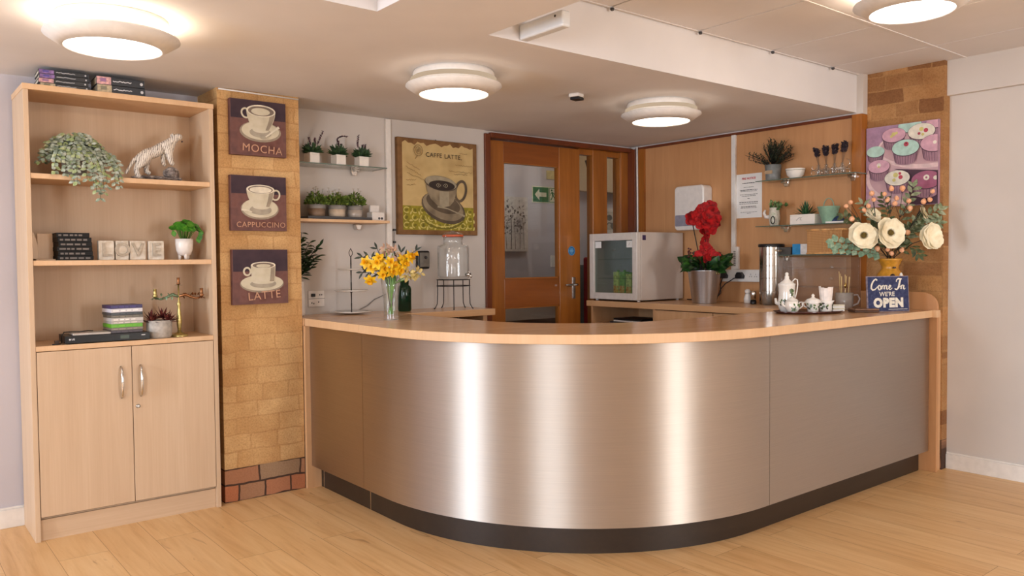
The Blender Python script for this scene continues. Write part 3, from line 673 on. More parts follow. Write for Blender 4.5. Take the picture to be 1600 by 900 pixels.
# ================================================================== WALL PICTURES
def coffee_canvas(name, label, x0, z0, word, kind):
    """square canvas 0.29 x 0.28 facing -Y; painted cup, saucer and lettering are one mesh with the canvas"""
    W, H, T = 0.29, 0.28, 0.034
    mb = MB(); mb.T = wallL(0, 0, 0)
    mb.box(0, -H, 0, W, 0, T, 0)
    U = lambda u, v: (u*W, -v*H)
    hz = {'mocha': 0.34, 'capp': 0.33, 'latte': 0.40}[kind]; z = T+0.0006
    mb.flat([U(0.006, 0.006), U(0.994, 0.006), U(0.994, hz), U(0.006, hz)], z, 1)
    k = 1
    def E(u, v, ru, rv, m, **kw):
        nonlocal k; k += 1; mb.ell(u*W, -v*H, ru*W, rv*H, T+0.0006*k, m, **kw)
    def Rr(u, v, ru, rv, wd, m, **kw):
        nonlocal k; k += 1; mb.ring(u*W, -v*H, ru*W, rv*H, wd*W, T+0.0006*k, m, **kw)
    def Fp(pts, m):
        nonlocal k; k += 1; mb.flat([U(*p) for p in pts], T+0.0006*k, m)
    def St(pts, wd, m):
        nonlocal k; k += 1; mb.stroke([U(*p) for p in pts], [q*W for q in wd] if isinstance(wd, list) else wd*W, T+0.0006*k, m)
    def body(u, v, ru, rv, ub, vb, rb, rbv, m, shade):
        pts = []
        for i in range(17):
            a = PI*i/16; pts.append((u+ru*math.cos(a), v+rv*math.sin(a)*0.0))
        L = [(u-ru+(ub-rb-(u-ru))*t, v+(vb-v)*(t**0.62)) for t in [i/10 for i in range(11)]]
        bot = [(ub-rb*math.cos(PI*i/12), vb+rbv*math.sin(PI*i/12)) for i in range(1, 12)]
        Rt = [(u+ru+(ub+rb-(u+ru))*t, v+(vb-v)*(t**0.62)) for t in [i/10 for i in range(10, -1, -1)]]
        Fp(L+bot+Rt, m)
        # shaded band on the right flank of the painted cup
        Fp([(u+ru*(0.98 if i else 1)-(0.0), v+(vb-v)*(i/8)**0.9) if False else (u+ru+(ub+rb-(u+ru))*(i/8)-0.01, v+(vb-v)*((i/8)**0.62)) for i in range(9)]
           + [(u+ru*0.62+(ub+rb*0.55-(u+ru*0.62))*(i/8), v+(vb-v)*((i/8)**0.62)) for i in range(8, -1, -1)], shade)
    if kind == 'mocha':
        E(0.53, 0.56, 0.375, 0.19, 2); E(0.53, 0.545, 0.34, 0.165, 3); E(0.53, 0.58, 0.20, 0.09, 4)
        Rr(0.265, 0.245, 0.085, 0.10, 0.030, 3, rot=0.35)
        body(0.54, 0.19, 0.265, 0.10, 0.53, 0.53, 0.15, 0.055, 3, 2)
        E(0.54, 0.185, 0.265, 0.108, 5); E(0.54, 0.19, 0.235, 0.088, 6); E(0.53, 0.20, 0.17, 0.066, 3)
        St([(0.60, 0.66), (0.68, 0.60), (0.80, 0.50), (0.86, 0.45)], [0.02, 0.03, 0.03, 0.05], 5); E(0.57, 0.67, 0.06, 0.028, 4)
    elif kind == 'capp':
        E(0.51, 0.60, 0.345, 0.195, 2); E(0.51, 0.585, 0.325, 0.175, 3); E(0.52, 0.62, 0.20, 0.09, 4)
        Rr(0.80, 0.34, 0.085, 0.105, 0.030, 3, rot=-0.3)
        body(0.52, 0.25, 0.255, 0.08, 0.53, 0.56, 0.155, 0.05, 3, 2)
        E(0.52, 0.245, 0.255, 0.085, 5); E(0.52, 0.25, 0.225, 0.07, 6); E(0.52, 0.255, 0.20, 0.058, 5)
        St([(0.17, 0.625), (0.27, 0.63), (0.36, 0.66)], [0.035, 0.022, 0.015], 5); E(0.62, 0.66, 0.055, 0.022, 4)
    else:
        E(0.52, 0.625, 0.40, 0.165, 2); E(0.52, 0.61, 0.385, 0.145, 3); E(0.54, 0.63, 0.24, 0.075, 4)
        Rr(0.25, 0.40, 0.075, 0.085, 0.032, 3)
        body(0.54, 0.29, 0.225, 0.06, 0.54, 0.585, 0.205, 0.05, 3, 2)
        E(0.54, 0.285, 0.225, 0.062, 5); E(0.54, 0.29, 0.195, 0.048, 6); E(0.54, 0.30, 0.13, 0.034, 3)
    k += 1
    tu = {'mocha': (0.55, 0.885, 0.055, -0.05), 'capp': (0.52, 0.895, 0.0385, 0.0), 'latte': (0.55, 0.845, 0.058, 0.07)}[kind]
    mb.text(word, tu[2], Matrix.Translation((tu[0]*W, -tu[1]*H, T+0.0006*k)) @ Matrix.Rotation(tu[3], 4, 'Z'), 7, hscale=1.0, space=1.08)
    return tag(mb.build(name, CANV, loc=(x0, 4.066, z0), fix=False), label, 'picture', 'coffee canvases on the brick pier')
CANV = [leafmat('canvas_plum_brown', [(98, 68, 66), (116, 80, 74), (104, 66, 60)], 0.8, 14), leafmat('canvas_night_plum', [(56, 42, 52), (66, 50, 58), (72, 54, 62)], 0.8, 12),
        plain('canvas_taupe', (150, 136, 118), 0.8), leafmat('canvas_cream', [(196, 184, 160), (206, 196, 172), (212, 202, 182)], 0.8, 20), plain('canvas_grey', (166, 155, 138), 0.8),
        plain('canvas_light_cream', (220, 210, 190), 0.8), plain('canvas_shadow_brown', (122, 106, 94), 0.8), plain('canvas_lettering', (196, 150, 122), 0.8)]
coffee_canvas('canvas_picture', 'square plum canvas of a white cup lettered MOCHA, top of three', 1.449, 2.046, 'MOCHA', 'mocha')
coffee_canvas('canvas_picture', 'square plum canvas of a white cup lettered CAPPUCCINO, middle of three', 1.444, 1.663, 'CAPPUCCINO', 'capp')
coffee_canvas('canvas_picture', 'square plum canvas of a white cup lettered LATTE, lowest of three', 1.445, 1.287, 'LATTE', 'latte')

# framed caffe latte picture
FP = thing('framed_picture', 'brown framed picture of a dark coffee cup over a green pattern', 'picture', (2.58, 4.348, 1.387))
W, H = 0.607, 0.602
fm = MB(); fm.T = wallL(0, 0, 0); fm.box(0, 0, 0, W, H, 0.03, 0)
fm.build('frame', leafmat('distressed_brown_frame', [(112, 78, 44), (134, 96, 58), (120, 84, 48)], 0.7, 12), FP, bevel=0.003)
pm = MB(); pm.T = wallL(0, 0, 0)
def PU(u, v): return (u*W, (1-v)*H)
pts = [PU(0.055, 0.95), PU(0.945, 0.95)]
n_ = 24
top = [PU(0.055+0.89*(1-i/n_), 0.050+0.014*math.sin(i*1.3)+0.010*math.sin(i*2.9)) for i in range(n_+1)]
pm.flat(pts+top, 0.0306, 0)
pm.flat([PU(0.055, 0.95), PU(0.945, 0.95), PU(0.945, 0.70), PU(0.055, 0.70)], 0.0312, 1)
random.seed(3)
for i in range(9):                         # scrolling damask pattern of the painted cloth
    for j in range(3):
        u, v = 0.10+0.10*i, 0.745+0.078*j
        if u > 0.92: continue
        pm.ring(*PU(u, v), 0.024, 0.020, 0.006, 0.0318, 2, n=14, a0=random.uniform(0, 3), a1=random.uniform(4.5, 6.2))
        pm.ell(*PU(u+0.05, v+0.03), 0.013, 0.006, 0.0324, 2, n=10, rot=random.uniform(0, 3)); pm.ell(*PU(u, v), 0.008, 0.012, 0.0324, 3, n=8, rot=random.uniform(0, 3))
pm.ring(*PU(0.56, 0.80), 0.165, 0.085, 0.010, 0.033, 3, a0=PI, a1=2*PI); pm.ring(*PU(0.56, 0.80), 0.145, 0.07, 0.006, 0.0333, 2, a0=PI, a1=2*PI)
zz = 0.0338
def pe(u, v, ru, rv, m, rot=0.0, **kw):
    global zz; zz += 0.0005; pm.ell(*PU(u, v), ru*W, rv*H, zz, m, rot=rot, **kw)
pe(0.555, 0.715, 0.285, 0.155, 5, -0.28); pe(0.55, 0.700, 0.265, 0.135, 4, -0.28); pe(0.55, 0.665, 0.22, 0.10, 5, -0.25)
zz += 0.0005; pm.ring(*PU(0.775, 0.525), 0.050, 0.075, 0.018, zz, 5, rot=-0.25)
zz += 0.0005
pm.flat([PU(0.33, 0.47), PU(0.345, 0.54), PU(0.39, 0.62), PU(0.47, 0.685), PU(0.55, 0.705), PU(0.63, 0.69), PU(0.68, 0.64), PU(0.71, 0.56), PU(0.73, 0.49)], zz, 4)
zz += 0.0005; pm.flat([PU(0.50, 0.50), PU(0.50, 0.69), PU(0.55, 0.705), PU(0.62, 0.69), PU(0.62, 0.52)], zz, 6)
pe(0.52, 0.455, 0.205, 0.078, 5, -0.12); pe(0.52, 0.448, 0.20, 0.068, 6, -0.12); pe(0.53, 0.475, 0.165, 0.052, 7, -0.04)
for k in range(3):
    zz += 0.0004
    for sgn in (-1, 1): pm.ring(*PU(0.53, 0.475), (0.022+0.022*k)*W*1.1, (0.012+0.009*k)*H, 0.0035, zz, 6, n=12, a0=(PI*0.7 if sgn < 0 else -PI*0.3), a1=(PI*1.3 if sgn < 0 else PI*0.3))
zz += 0.0005; pm.stroke([PU(0.47, 0.70), PU(0.60, 0.72), PU(0.75, 0.77), PU(0.82, 0.795)], [0.012, 0.006, 0.008, 0.014], zz, 6)
pm.text('CAFFE LATTE,', 0.040, Matrix.Translation((*PU(0.56, 0.165), zz)) @ Matrix.Rotation(-0.01, 4, 'Z'), 7, space=1.15)
pm.ring(*PU(0.24, 0.125), 0.034, 0.036, 0.004, zz, 8); pm.ring(*PU(0.24, 0.125), 0.02, 0.024, 0.004, zz, 8, rot=0.5); pm.ell(*PU(0.24, 0.125), 0.008, 0.012, zz, 8); pm.stroke([PU(0.23, 0.18), PU(0.20, 0.215)], 0.004, zz, 8)
random.seed(5)
for (u0, v0, ln, sl) in ((0.10, 0.25, 0.16, -0.5), (0.09, 0.30, 0.18, -0.45), (0.10, 0.36, 0.22, -0.35), (0.70, 0.245, 0.22, -0.05), (0.62, 0.315, 0.30, -0.02), (0.68, 0.345, 0.18, 0.0), (0.09, 0.44, 0.12, 0.1), (0.10, 0.49, 0.10, 0.1), (0.76, 0.12, 0.1, 0)):
    st = [PU(u0+ln*i/16, v0-sl*ln*i/16+random.uniform(-0.008, 0.008)) for i in range(17)]
    pm.stroke(st, 0.0022, zz, 8)
pm.build('print', [leafmat('parchment', [(196, 166, 112), (206, 178, 124), (188, 158, 106)], 0.8, 6), plain('olive_green_cloth', (146, 134, 36), 0.8, vary=0.15), plain('pale_scroll', (206, 190, 110), 0.8),
         plain('deep_olive', (112, 102, 28), 0.8), leafmat('sepia_cup_grey', [(112, 98, 80), (140, 124, 100), (160, 144, 118)], 0.7, 10), leafmat('sepia_dark', [(74, 62, 50), (92, 78, 62), (104, 88, 70)], 0.7, 10),
         plain('sepia_light', (158, 146, 122), 0.7), plain('sepia_black', (44, 32, 26), 0.7), plain('faded_ink', (146, 118, 76), 0.8)], FP, fix=False)
MB().lathe([(0.003, 0), (0.003, 0.02)], 8).build('hook', 'darkmetal', FP, loc=(0.3, -0.004, 0.590))

# cupcake photograph print on the right brick pier
CP = MB(); W2, H2 = 0.422, 0.478; CP.T = wallR(0, 0, 0)
CP.box(0, 0, 0, W2, H2, 0.02, 0)
cz = 0.0206
def CUv(u, v): return (u*W2, (1-v)*H2)
def clipflat(pts, m):
    global cz; cz += 0.0003
    CP.flat([(min(max(p[0], 0.002), W2-0.002), min(max(p[1], 0.002), H2-0.002)) for p in pts], cz, m)
def elp(u, v, ru, rv, n=36): return [(u*W2+ru*W2*math.cos(2*PI*i/n), (1-v)*H2+rv*H2*math.sin(2*PI*i/n)) for i in range(n)]
clipflat([CUv(0.0, 0.0), CUv(1, 0), CUv(1, 0.35), CUv(0, 0.30)], 1)
clipflat(elp(0.80, 0.95, 0.78, 0.40), 2)
clipflat(elp(0.62, 0.64, 0.62, 0.34), 3); clipflat(elp(0.62, 0.63, 0.57, 0.30), 2)
clipflat([CUv(0.40, 0.54), CUv(1, 0.60), CUv(1, 1.0), CUv(0.62, 1.0), CUv(0.60, 0.6)], 9)
clipflat(elp(0.88, 0.30, 0.72, 0.265), 3); clipflat(elp(0.88, 0.285, 0.68, 0.23), 2)
def cake(u, v, r, top, hgt=0.17, dec=None):
    global cz
    rv = r*0.50
    L = [(u-r, v), (u-r*0.80, v+hgt)] + [(u-r*0.80*math.cos(PI*i/10), v+hgt+rv*0.62*math.sin(PI*i/10)) for i in range(1, 10)] + [(u+r*0.80, v+hgt), (u+r, v)]
    clipflat([CUv(*p) for p in L], 4)
    for i in range(-6, 7):                 # pleats of the paper case
        x = u+r*0.93*math.sin(i/6*PI/2*0.95); xb = u+(x-u)*0.82
        if 0.01 < xb < 0.97 and 0.01 < x < 0.97:
            dv = rv*0.55*math.cos(i/6*PI/2*0.95); y1 = min(v+hgt+dv*0.9, 0.99)
            CP.stroke([CUv(x, v+dv+0.01), CUv(xb, y1)], 0.0035, cz+0.0002, 5)
    clipflat(elp(u, v, r*1.03, rv*1.12), 9); clipflat(elp(u, v-0.004, r, rv*1.05), top)
    if dec:
        for (du, dv, rr, mm) in dec: clipflat(elp(u+du, v-0.01+dv, rr, rr*0.85, 12), mm)
cake(0.14, 0.31, 0.13, 6, 0.10)
cake(0.62, 0.035, 0.16, 6, 0.03); cake(0.98, 0.03, 0.14, 7, 0.10)
cake(0.40, 0.13, 0.165, 7, 0.13, [(0.0, -0.005, 0.03, 10), (0.04, -0.015, 0.02, 10), (-0.03, 0.02, 0.02, 10)])
cake(0.78, 0.125, 0.18, 8, 0.12, [(0, -0.02, 0.03, 10), (0.06, 0, 0.03, 11), (-0.03, 0.03, 0.02, 11), (0.02, 0.045, 0.02, 10)])
cake(0.96, 0.28, 0.19, 7, 0.16, [(0.0, 0.0, 0.025, 8)])
cake(0.57, 0.30, 0.185, 6, 0.15, [(0.01, -0.035, 0.034, 11), (0.01, -0.045, 0.012, 12)])
cake(0.20, 0.50, 0.155, 7, 0.13, [(0.0, -0.01, 0.03, 8), (0.0, 0.01, 0.015, 10)])
cake(0.46, 0.66, 0.175, 8, 0.14, [(-0.02, -0.03, 0.035, 10), (0.05, 0.0, 0.03, 11), (0.04, -0.045, 0.02, 11), (-0.04, 0.03, 0.025, 10)])
cake(0.86, 0.71, 0.20, 13, 0.15, [(0.0, -0.02, 0.04, 8), (0.12, -0.01, 0.03, 8), (0.0, -0.02, 0.015, 13)])
tag(CP.build('canvas_print', [plain('print_lilac', (176, 140, 162), 0.6), plain('print_mauve', (168, 132, 158), 0.6), leafmat('print_plate', [(190, 152, 158), (204, 168, 172)], 0.5, 8), plain('print_plate_rim', (222, 192, 192), 0.5),
         plain('paper_case', (156, 118, 132), 0.6), plain('paper_case_dark', (112, 78, 96), 0.6), plain('icing_mint', (176, 208, 196), 0.5), plain('icing_pink', (208, 160, 176), 0.5), plain('icing_white', (224, 216, 200), 0.5),
         plain('print_shadow', (74, 44, 60), 0.6), plain('sugar_yellow', (208, 196, 120), 0.5), plain('sugar_red', (178, 60, 78), 0.5), plain('icing_dark_dot', (110, 20, 40), 0.4), plain('icing_rose', (158, 88, 116), 0.5)],
         loc=(4.770, 2.465, 1.518), fix=False), 'frameless print of iced cupcakes on the right hand brick pier', 'picture')

# ================================================================== BOOKCASE CONTENTS
TXT = plain('pale_spine_lettering', (206, 206, 210), 0.6)
bookblack = plain('navy_black_cover', (34, 38, 46), 0.35); pages = plain('cream_pages', (214, 200, 178), 0.8, vary=0.1, scale=120)
random.seed(11)
def big_book(x, y, z, L, Dp, T, cols, label, rot=0.0, dots=True):
    o = thing('book', label, 'book', (x, y, z), rot, 'dark boxed books on top of the bookcase')
    mb = MB(); mb.box(0.003, 0.004, 0.002, L-0.003, Dp-0.004, T-0.002); mb.build('pages', pages, o)
    c = MB(); c.box(0, 0, 0, L, Dp, 0.0018).box(0, 0, T-0.0018, L, Dp, T).box(0, 0, 0, L, 0.0025, T)
    c.box(L*0.01, -0.0006, 0.001, L*0.30, 0.0, T-0.001, 1); c.box(L*0.08, -0.0012, T*0.35, L*0.2, -0.0006, T*0.8, 2)
    c.build('cover', [bookblack]+cols, o)
    t = MB(); t.T = wallL(0, -0.0008, 0)
    t.stroke([(L*(0.34+0.38*i/14), T*(0.52+random.uniform(-0.07, 0.07))) for i in range(15)], T*0.11, 0, 0)
    t.ell(L*0.93, T*0.5, T*0.18, T*0.2, 0, 0); t.build('spine_lettering', TXT, o, fix=False)
    return o
cA = [plain('spine_violet', (120, 92, 140), 0.5, vary=0.3, scale=60), plain('spine_blue', (84, 74, 150), 0.5)]
cB = [plain('spine_dusty_pink', (196, 150, 150), 0.5, vary=0.2, scale=70), plain('spine_mauve', (150, 110, 150), 0.5)]
cC = [plain('spine_sand', (176, 160, 132), 0.5, vary=0.15, scale=70), plain('spine_olive_grey', (130, 124, 104), 0.5)]
tb_ = [0.0197]*4
for k, (cc, dx, lb) in enumerate([(cC, 0.004, 'lowest dark boxed book of the left stack on the bookcase'), (cB, -0.002, 'second book up in the left stack on the bookcase, pink spine panel'),
                                  (cA, 0.002, 'third book up in the left stack on the bookcase, violet spine panel'), (cA, 0.0, 'topmost dark boxed book of the left stack on the bookcase')]):
    big_book(0.622+dx, 4.07, 2.0025+0.0195*k, 0.198, 0.15, 0.019, cc, lb, -0.04)
big_book(0.848, 4.045, 2.0025, 0.205, 0.15, 0.036, cC, 'thick dark book with sandy spine panel, lower of the right pair', -0.03)
big_book(0.846, 4.045, 2.039, 0.205, 0.15, 0.036, cB, 'thick dark book with pink spine panel, upper of the right pair', -0.035)

# trailing plant
def hanging_plant():
    o = thing('trailing_plant', 'bushy grey green trailing plant spilling over the top shelf', 'plant', (0.765, 4.13, 1.6185))
    MB().lathe([(0.045, 0), (0.06, 0.10), (0.055, 0.10), (0.042, 0.008)], 24).build('pot', 'concrete', o)
    random.seed(21); mb = MB(); st = MB()
    def spray(p0, p1, p2, n, L, W_):
        p0, p1, p2 = map(Vector, (p0, p1, p2)); pts = []
        for i in range(9):
            t = i/8; pts.append((1-t)**2*p0+2*t*(1-t)*p1+t*t*p2)
        st.tube(pts, 0.0012, 5)
        for i in range(n):
            t = (i+1)/n; p = (1-t)**2*p0+2*t*(1-t)*p1+t*t*p2; d = (2*(1-t)*(p1-p0)+2*t*(p2-p1)).normalized()
            for s_ in (-1, 1):
                side = d.cross(Vector((0, -0.5, 1))); side = side.normalized()*s_
                dd = side+d*0.5+Vector((random.uniform(-.5, .5), random.uniform(-.6, .2), random.uniform(-.4, .4)))
                mb.leaf(p, dd, L*random.uniform(.7, 1.2), W_*random.uniform(.8, 1.2), 0 if random.random() < 0.75 else 1, (random.uniform(-.4, .4), -1, 0.6), 0.2)
    for i in range(80):                     # dome of sprays
        a = random.uniform(0, 2*PI); r = random.uniform(0.4, 1.0)
        tx, ty = 0.155*r*math.cos(a), 0.095*r*math.sin(a)-0.02
        zt = 0.20*math.sqrt(max(0.02, 1-r*r*0.92))*random.uniform(0.85, 1.0)
        spray((0, 0, 0.09), (tx*0.5, ty*0.5, zt+0.05), (tx, ty, zt), 8, 0.023, 0.017)
    for (tx, tz, ty) in ((-0.03, -0.03, -0.14), (-0.06, 0.0, -0.13), (0.02, -0.02, -0.15), (0.055, -0.07, -0.16), (0.07, -0.105, -0.165), (0.085, -0.08, -0.16), (0.10, -0.05, -0.15), (0.135, -0.03, -0.15), (0.155, -0.045, -0.14), (0.045, -0.05, -0.15), (0.16, 0.0, -0.13), (-0.10, 0.01, -0.12), (-0.02, -0.035, -0.155)):
        spray((tx*0.3, -0.02, 0.12), (tx, ty*0.9, 0.13), (tx, ty, tz), 12, 0.023, 0.017)
    mb.build('leaves', [leafmat('grey_green_leaf', [(98, 114, 92), (150, 162, 144), (192, 198, 188)], 0.55, 45), leafmat('lime_grey_leaf', [(120, 140, 84), (156, 168, 120), (186, 190, 160)], 0.55, 45)], o)
    st.build('stems', plain('brown_green_stem', (86, 84, 60), 0.7), o)
hanging_plant()

# white tiger figurine
def tiger():
    o = thing('tiger_figurine', 'white striped tiger figurine with front paws on a rock', 'figurine', (1.115, 4.13, 1.6185))
    S = 0.000357; X0_, Z0_ = 360, 815
    V = []; Rr = []; Ed = []
    def add(x, z, y, r, par=None):
        V.append(((x-X0_)*S*1.10+0.004, y, (Z0_-z)*S*1.05+0.003)); Rr.append(r*1.25 if r > 0.012 else r*1.5)
        if par is not None: Ed.append((par, len(V)-1))
        return len(V)-1
    pel = add(185, 545, 0, 0.027)
    b1 = add(255, 480, 0, 0.029, pel); b2 = add(340, 455, 0, 0.030, b1); b3 = add(420, 400, 0, 0.031, b2); ch = add(490, 370, 0, 0.032, b3)
    nk = add(545, 300, 0, 0.023, ch); hd = add(605, 235, 0, 0.021, nk); hd2 = add(640, 225, 0, 0.020, hd); mz = add(676, 245, 0, 0.013, hd2)
    for s_, kx in ((-1, 0), (1, 1)):
        y = 0.014*s_
        if kx == 0: a = add(165, 610, y*1.2, 0.018, pel); b = add(112, 680, y*1.3, 0.009, a); c = add(130, 765, y*1.3, 0.009, b); add(165, 785, y*1.3, 0.008, c)
        else: a = add(260, 600, y*1.2, 0.017, pel); b = add(250, 680, y*1.3, 0.009, a); c = add(265, 712, y*1.3, 0.009, b); add(310, 725, y*1.3, 0.008, c)
        if kx == 0: a = add(505, 450, y, 0.016, ch); b = add(515, 530, y*1.3, 0.011, a); c = add(525, 585, y*1.4, 0.009, b); add(560, 600, y*1.4, 0.008, c)
        else: a = add(470, 450, y, 0.015, ch); b = add(460, 540, y*1.3, 0.010, a); c = add(462, 590, y*1.4, 0.009, b); add(490, 605, y*1.4, 0.008, c)
    t1 = add(120, 545, 0, 0.009, pel); t2 = add(85, 600, 0, 0.007, t1); t3 = add(50, 660, 0, 0.006, t2); add(8, 752, 0, 0.006, t3)
    me = bpy.data.meshes.new('body'); me.from_pydata(V, Ed, []); ob = bpy.data.objects.new('body', me); COL.objects.link(ob); ob.parent = o
    sk = ob.modifiers.new('skin', 'SKIN'); sk.use_smooth_shade = True
    for i, r in enumerate(Rr): me.skin_vertices[0].data[i].radius = (r, r*0.8)
    me.skin_vertices[0].data[0].use_root = True
    ss = ob.modifiers.new('sub', 'SUBSURF'); ss.levels = 2; ss.render_levels = 2
    t = NT('white_tiger_fur'); v = t.coords((1, 0.5, 0.35), 'Object', (0, -0.5, 0))
    wv = t.node('ShaderNodeTexWave', wave_type='BANDS', bands_direction='X'); wv.inputs['Scale'].default_value = 40; wv.inputs['Distortion'].default_value = 5; wv.inputs['Detail'].default_value = 2; wv.inputs['Detail Scale'].default_value = 3
    t.link(v, wv.inputs['Vector']); t.base(t.ramp(wv.outputs['Fac'], [(0.0, (120, 110, 104)), (0.14, (172, 162, 154)), (0.28, (222, 212, 200)), (1.0, (234, 226, 216))])); t.bsdf.inputs['Roughness'].default_value = 0.4
    me.materials.append(t.m)
    e = MB()
    for s_ in (-1, 1):
        e.tube([((590-X0_)*S, 0.012*s_, (Z0_-190)*S), ((578-X0_)*S, 0.015*s_, (Z0_-155)*S)], [0.007, 0.003], 8)
    e.build('ears', t.m, o)
    f = MB(); f.ball(((716-X0_)*S, 0, (Z0_-250)*S), 0.0045, 10, 6)
    for s_ in (-1, 1): f.ball(((668-X0_)*S, 0.011*s_, (Z0_-212)*S), 0.0028, 8, 6)
    f.build('face_markings', plain('tiger_nose_dark', (70, 56, 54), 0.4), o)
    rk = MB(); random.seed(4)
    rk.ball((0.03*0+(330-X0_)*S, 0, 0.015), (0.095, 0.036, 0.012), 20, 8, 0, 0.12)
    rk.ball(((565-X0_)*S, 0, 0.040), (0.036, 0.034, 0.034), 14, 8, 0, 0.16); rk.ball(((640-X0_)*S, 0, 0.015), (0.024, 0.026, 0.012), 12, 6, 0, 0.15); rk.ball(((620-X0_)*S, 0, 0.05), (0.012, 0.018, 0.012), 10, 6, 0, 0.15)
    rk.build('rock', leafmat('grey_rock', [(70, 62, 60), (128, 118, 114), (176, 166, 160)], 0.7, 55), o)
tiger()

# middle shelf: wooden block bookend, black cases, LOVE blocks, potted pilea
we = thing('wooden_bookend', 'plain pale wooden bookend at the left of the middle shelf', 'bookend', (0.600, 4.13, 1.2385))
MB().box(0, 0, 0, 0.078, 0.10, 0.006).build('foot', 'pale_x', we, bevel=0.001)
wp = MB(); wp.T = wallL(0, 0.10, 0.006)
wp.prism([(-0.012, 0), (0.010, 0), (0.012, 0.045), (0.006, 0.085), (-0.006, 0.12), (-0.012, 0.12)], 0, 0.09); wp.build('upright', 'pale_z', we, bevel=0.002)
MB().box(0.014, 0.05, 0.006, 0.076, 0.062, 0.122).build('panel', 'pale_z', we, bevel=0.002)
random.seed(8)
zc_ = 1.2385; cs = thing
def case(x, y, z, L, Dp, T, body, label, group, art=None, rot=0.0, stripe=None, name='disc_case', catg='disc case', txt='pale'):
    o = thing(name, label, catg, (x, y, z), rot, group)
    MB().box(0, 0, 0, L, Dp, T).build('case', body, o, bevel=0.0008)
    t = MB(); t.T = wallL(0, -0.0005, 0)
    n_c = random.randint(2, 4); u = 0.06
    while u < 0.8:
        l_ = random.uniform(0.08, 0.2); t.flat([(L*u, T*0.28), (L*(u+l_), T*0.28), (L*(u+l_), T*0.66), (L*u, T*0.66)], 0, 0); u += l_+random.uniform(0.03, 0.06)
    t.build('spine_lettering', art or TXT, o, fix=False); return o
caseblack = plain('black_case_plastic', (12, 11, 12), 0.5, spec=0.25); dimtext = plain('dim_lettering', (120, 112, 108), 0.6)
order = ['lowest', 'second', 'third', 'fourth', 'fifth', 'topmost']
for k in range(6):
    dx = [0, 0.003, -0.001, 0.005, 0.002, -0.003][k]; L = [0.146, 0.140, 0.142, 0.136, 0.138, 0.134][k]
    nm = 'black case at the bottom of the six stacked on the middle shelf' if k == 0 else ('black case on top of the six stacked on the middle shelf' if k == 5 else f'{order[k]} black case from the bottom, in the six on the middle shelf')
    case(0.681+dx, 4.10, zc_+0.0208*k, L, 0.13, 0.0203, caseblack, nm, 'black cases stacked beside the LOVE blocks', dimtext, random.uniform(-0.03, 0.03))
blk = leafmat('whitewashed_block', [(206, 192, 172), (222, 210, 194), (232, 224, 212)], 0.7, 40); letm = leafmat('limed_letter', [(168, 154, 136), (196, 184, 168)], 0.7, 60)
for ch, x0, x1 in (('L', 0.851, 0.917), ('O', 0.925, 0.981), ('V', 0.987, 1.057), ('E', 1.069, 1.139)):
    o = thing('letter_block', 'whitewashed square block with the raised letter %s of LOVE' % ch, 'ornament', (x0, 4.11, 1.2385), random.uniform(-0.06, 0.06), 'LOVE letter blocks on the middle shelf')
    wd = x1-x0; b_ = MB(); b_.box(0, 0.003, 0, wd, 0.035, 0.090)
    for (a, c, d, e) in ((0, wd, 0, 0.006), (0, wd, 0.084, 0.09), (0, 0.006, 0, 0.09), (wd-0.006, wd, 0, 0.09)): b_.box(a, 0, d, c, 0.004, e)
    b_.build('block', blk, o, bevel=0.0015)
    t = MB(); t.T = wallL(0, 0, 0); t.text(ch, 0.088, Matrix.Translation((wd/2, 0.045, 0.003)), 0, ext=0.0035, bold=0.0015); t.build('letter', letm, o)

def footed_plant():
    o = thing('potted_plant', 'round leaved green plant in a white footed pot, middle shelf', 'plant', (1.238, 4.12, 1.2385))
    MB().lathe([(0.012, 0.018), (0.030, 0.024), (0.038, 0.045), (0.0415, 0.075), (0.0415, 0.102), (0.037, 0.102), (0.036, 0.085)], 32, capb=True, capt=False).build('pot', 'ceramic', o)
    for k in range(3):
        a = 2*PI*k/3+0.5; MB().lathe([(0.006, 0), (0.010, 0.028)], 12, c=(0.022*math.cos(a), 0.022*math.sin(a), 0)).build('foot', 'ceramic', o)
    MB().lathe([(0.001, 0.088), (0.037, 0.088)], 20).build('soil', 'soil', o)
    random.seed(5); mb = MB(); st = MB()
    for i in range(60):
        a = random.uniform(0, 2*PI); r = math.sqrt(random.random())*0.066; zt = 0.125+0.068*math.sqrt(max(0, 1-(r/0.072)**2))*random.uniform(.7, 1)
        x, y = r*math.cos(a)+0.008, r*math.sin(a)*0.8; st.tube([(x*0.2, y*0.2, 0.088), (x*0.7, y*0.7, zt-0.01), (x, y, zt)], 0.0012, 5)
        n = Vector((x*7, y*7-0.55, 0.8)).normalized(); u_ = n.orthogonal().normalized(); v_ = n.cross(u_); R_ = random.uniform(0.013, 0.020)
        c_ = mb.vs([Vector((x, y, zt))-n*0.002]); b_ = mb.vs([Vector((x, y, zt))+u_*R_*math.cos(2*PI*j/12)+v_*R_*math.sin(2*PI*j/12) for j in range(12)])
        for j in range(12): mb.face((c_, b_+j, b_+(j+1) % 12), 0, True)
    for (x, z) in ((0.075, 0.135), (0.07, 0.115), (0.062, 0.10), (-0.055, 0.13)):
        mb.leaf((x, -0.01, z+0.012), (0.25, -0.2, -1), 0.032, 0.026, 0, (0, -1, 0))
    mb.build('leaves', leafmat('bright_green_leaf', [(34, 92, 24), (58, 128, 34), (100, 158, 48)], 0.4, 40), o); st.build('stems', plain('green_stem', (90, 130, 50), 0.6), o)
footed_plant()

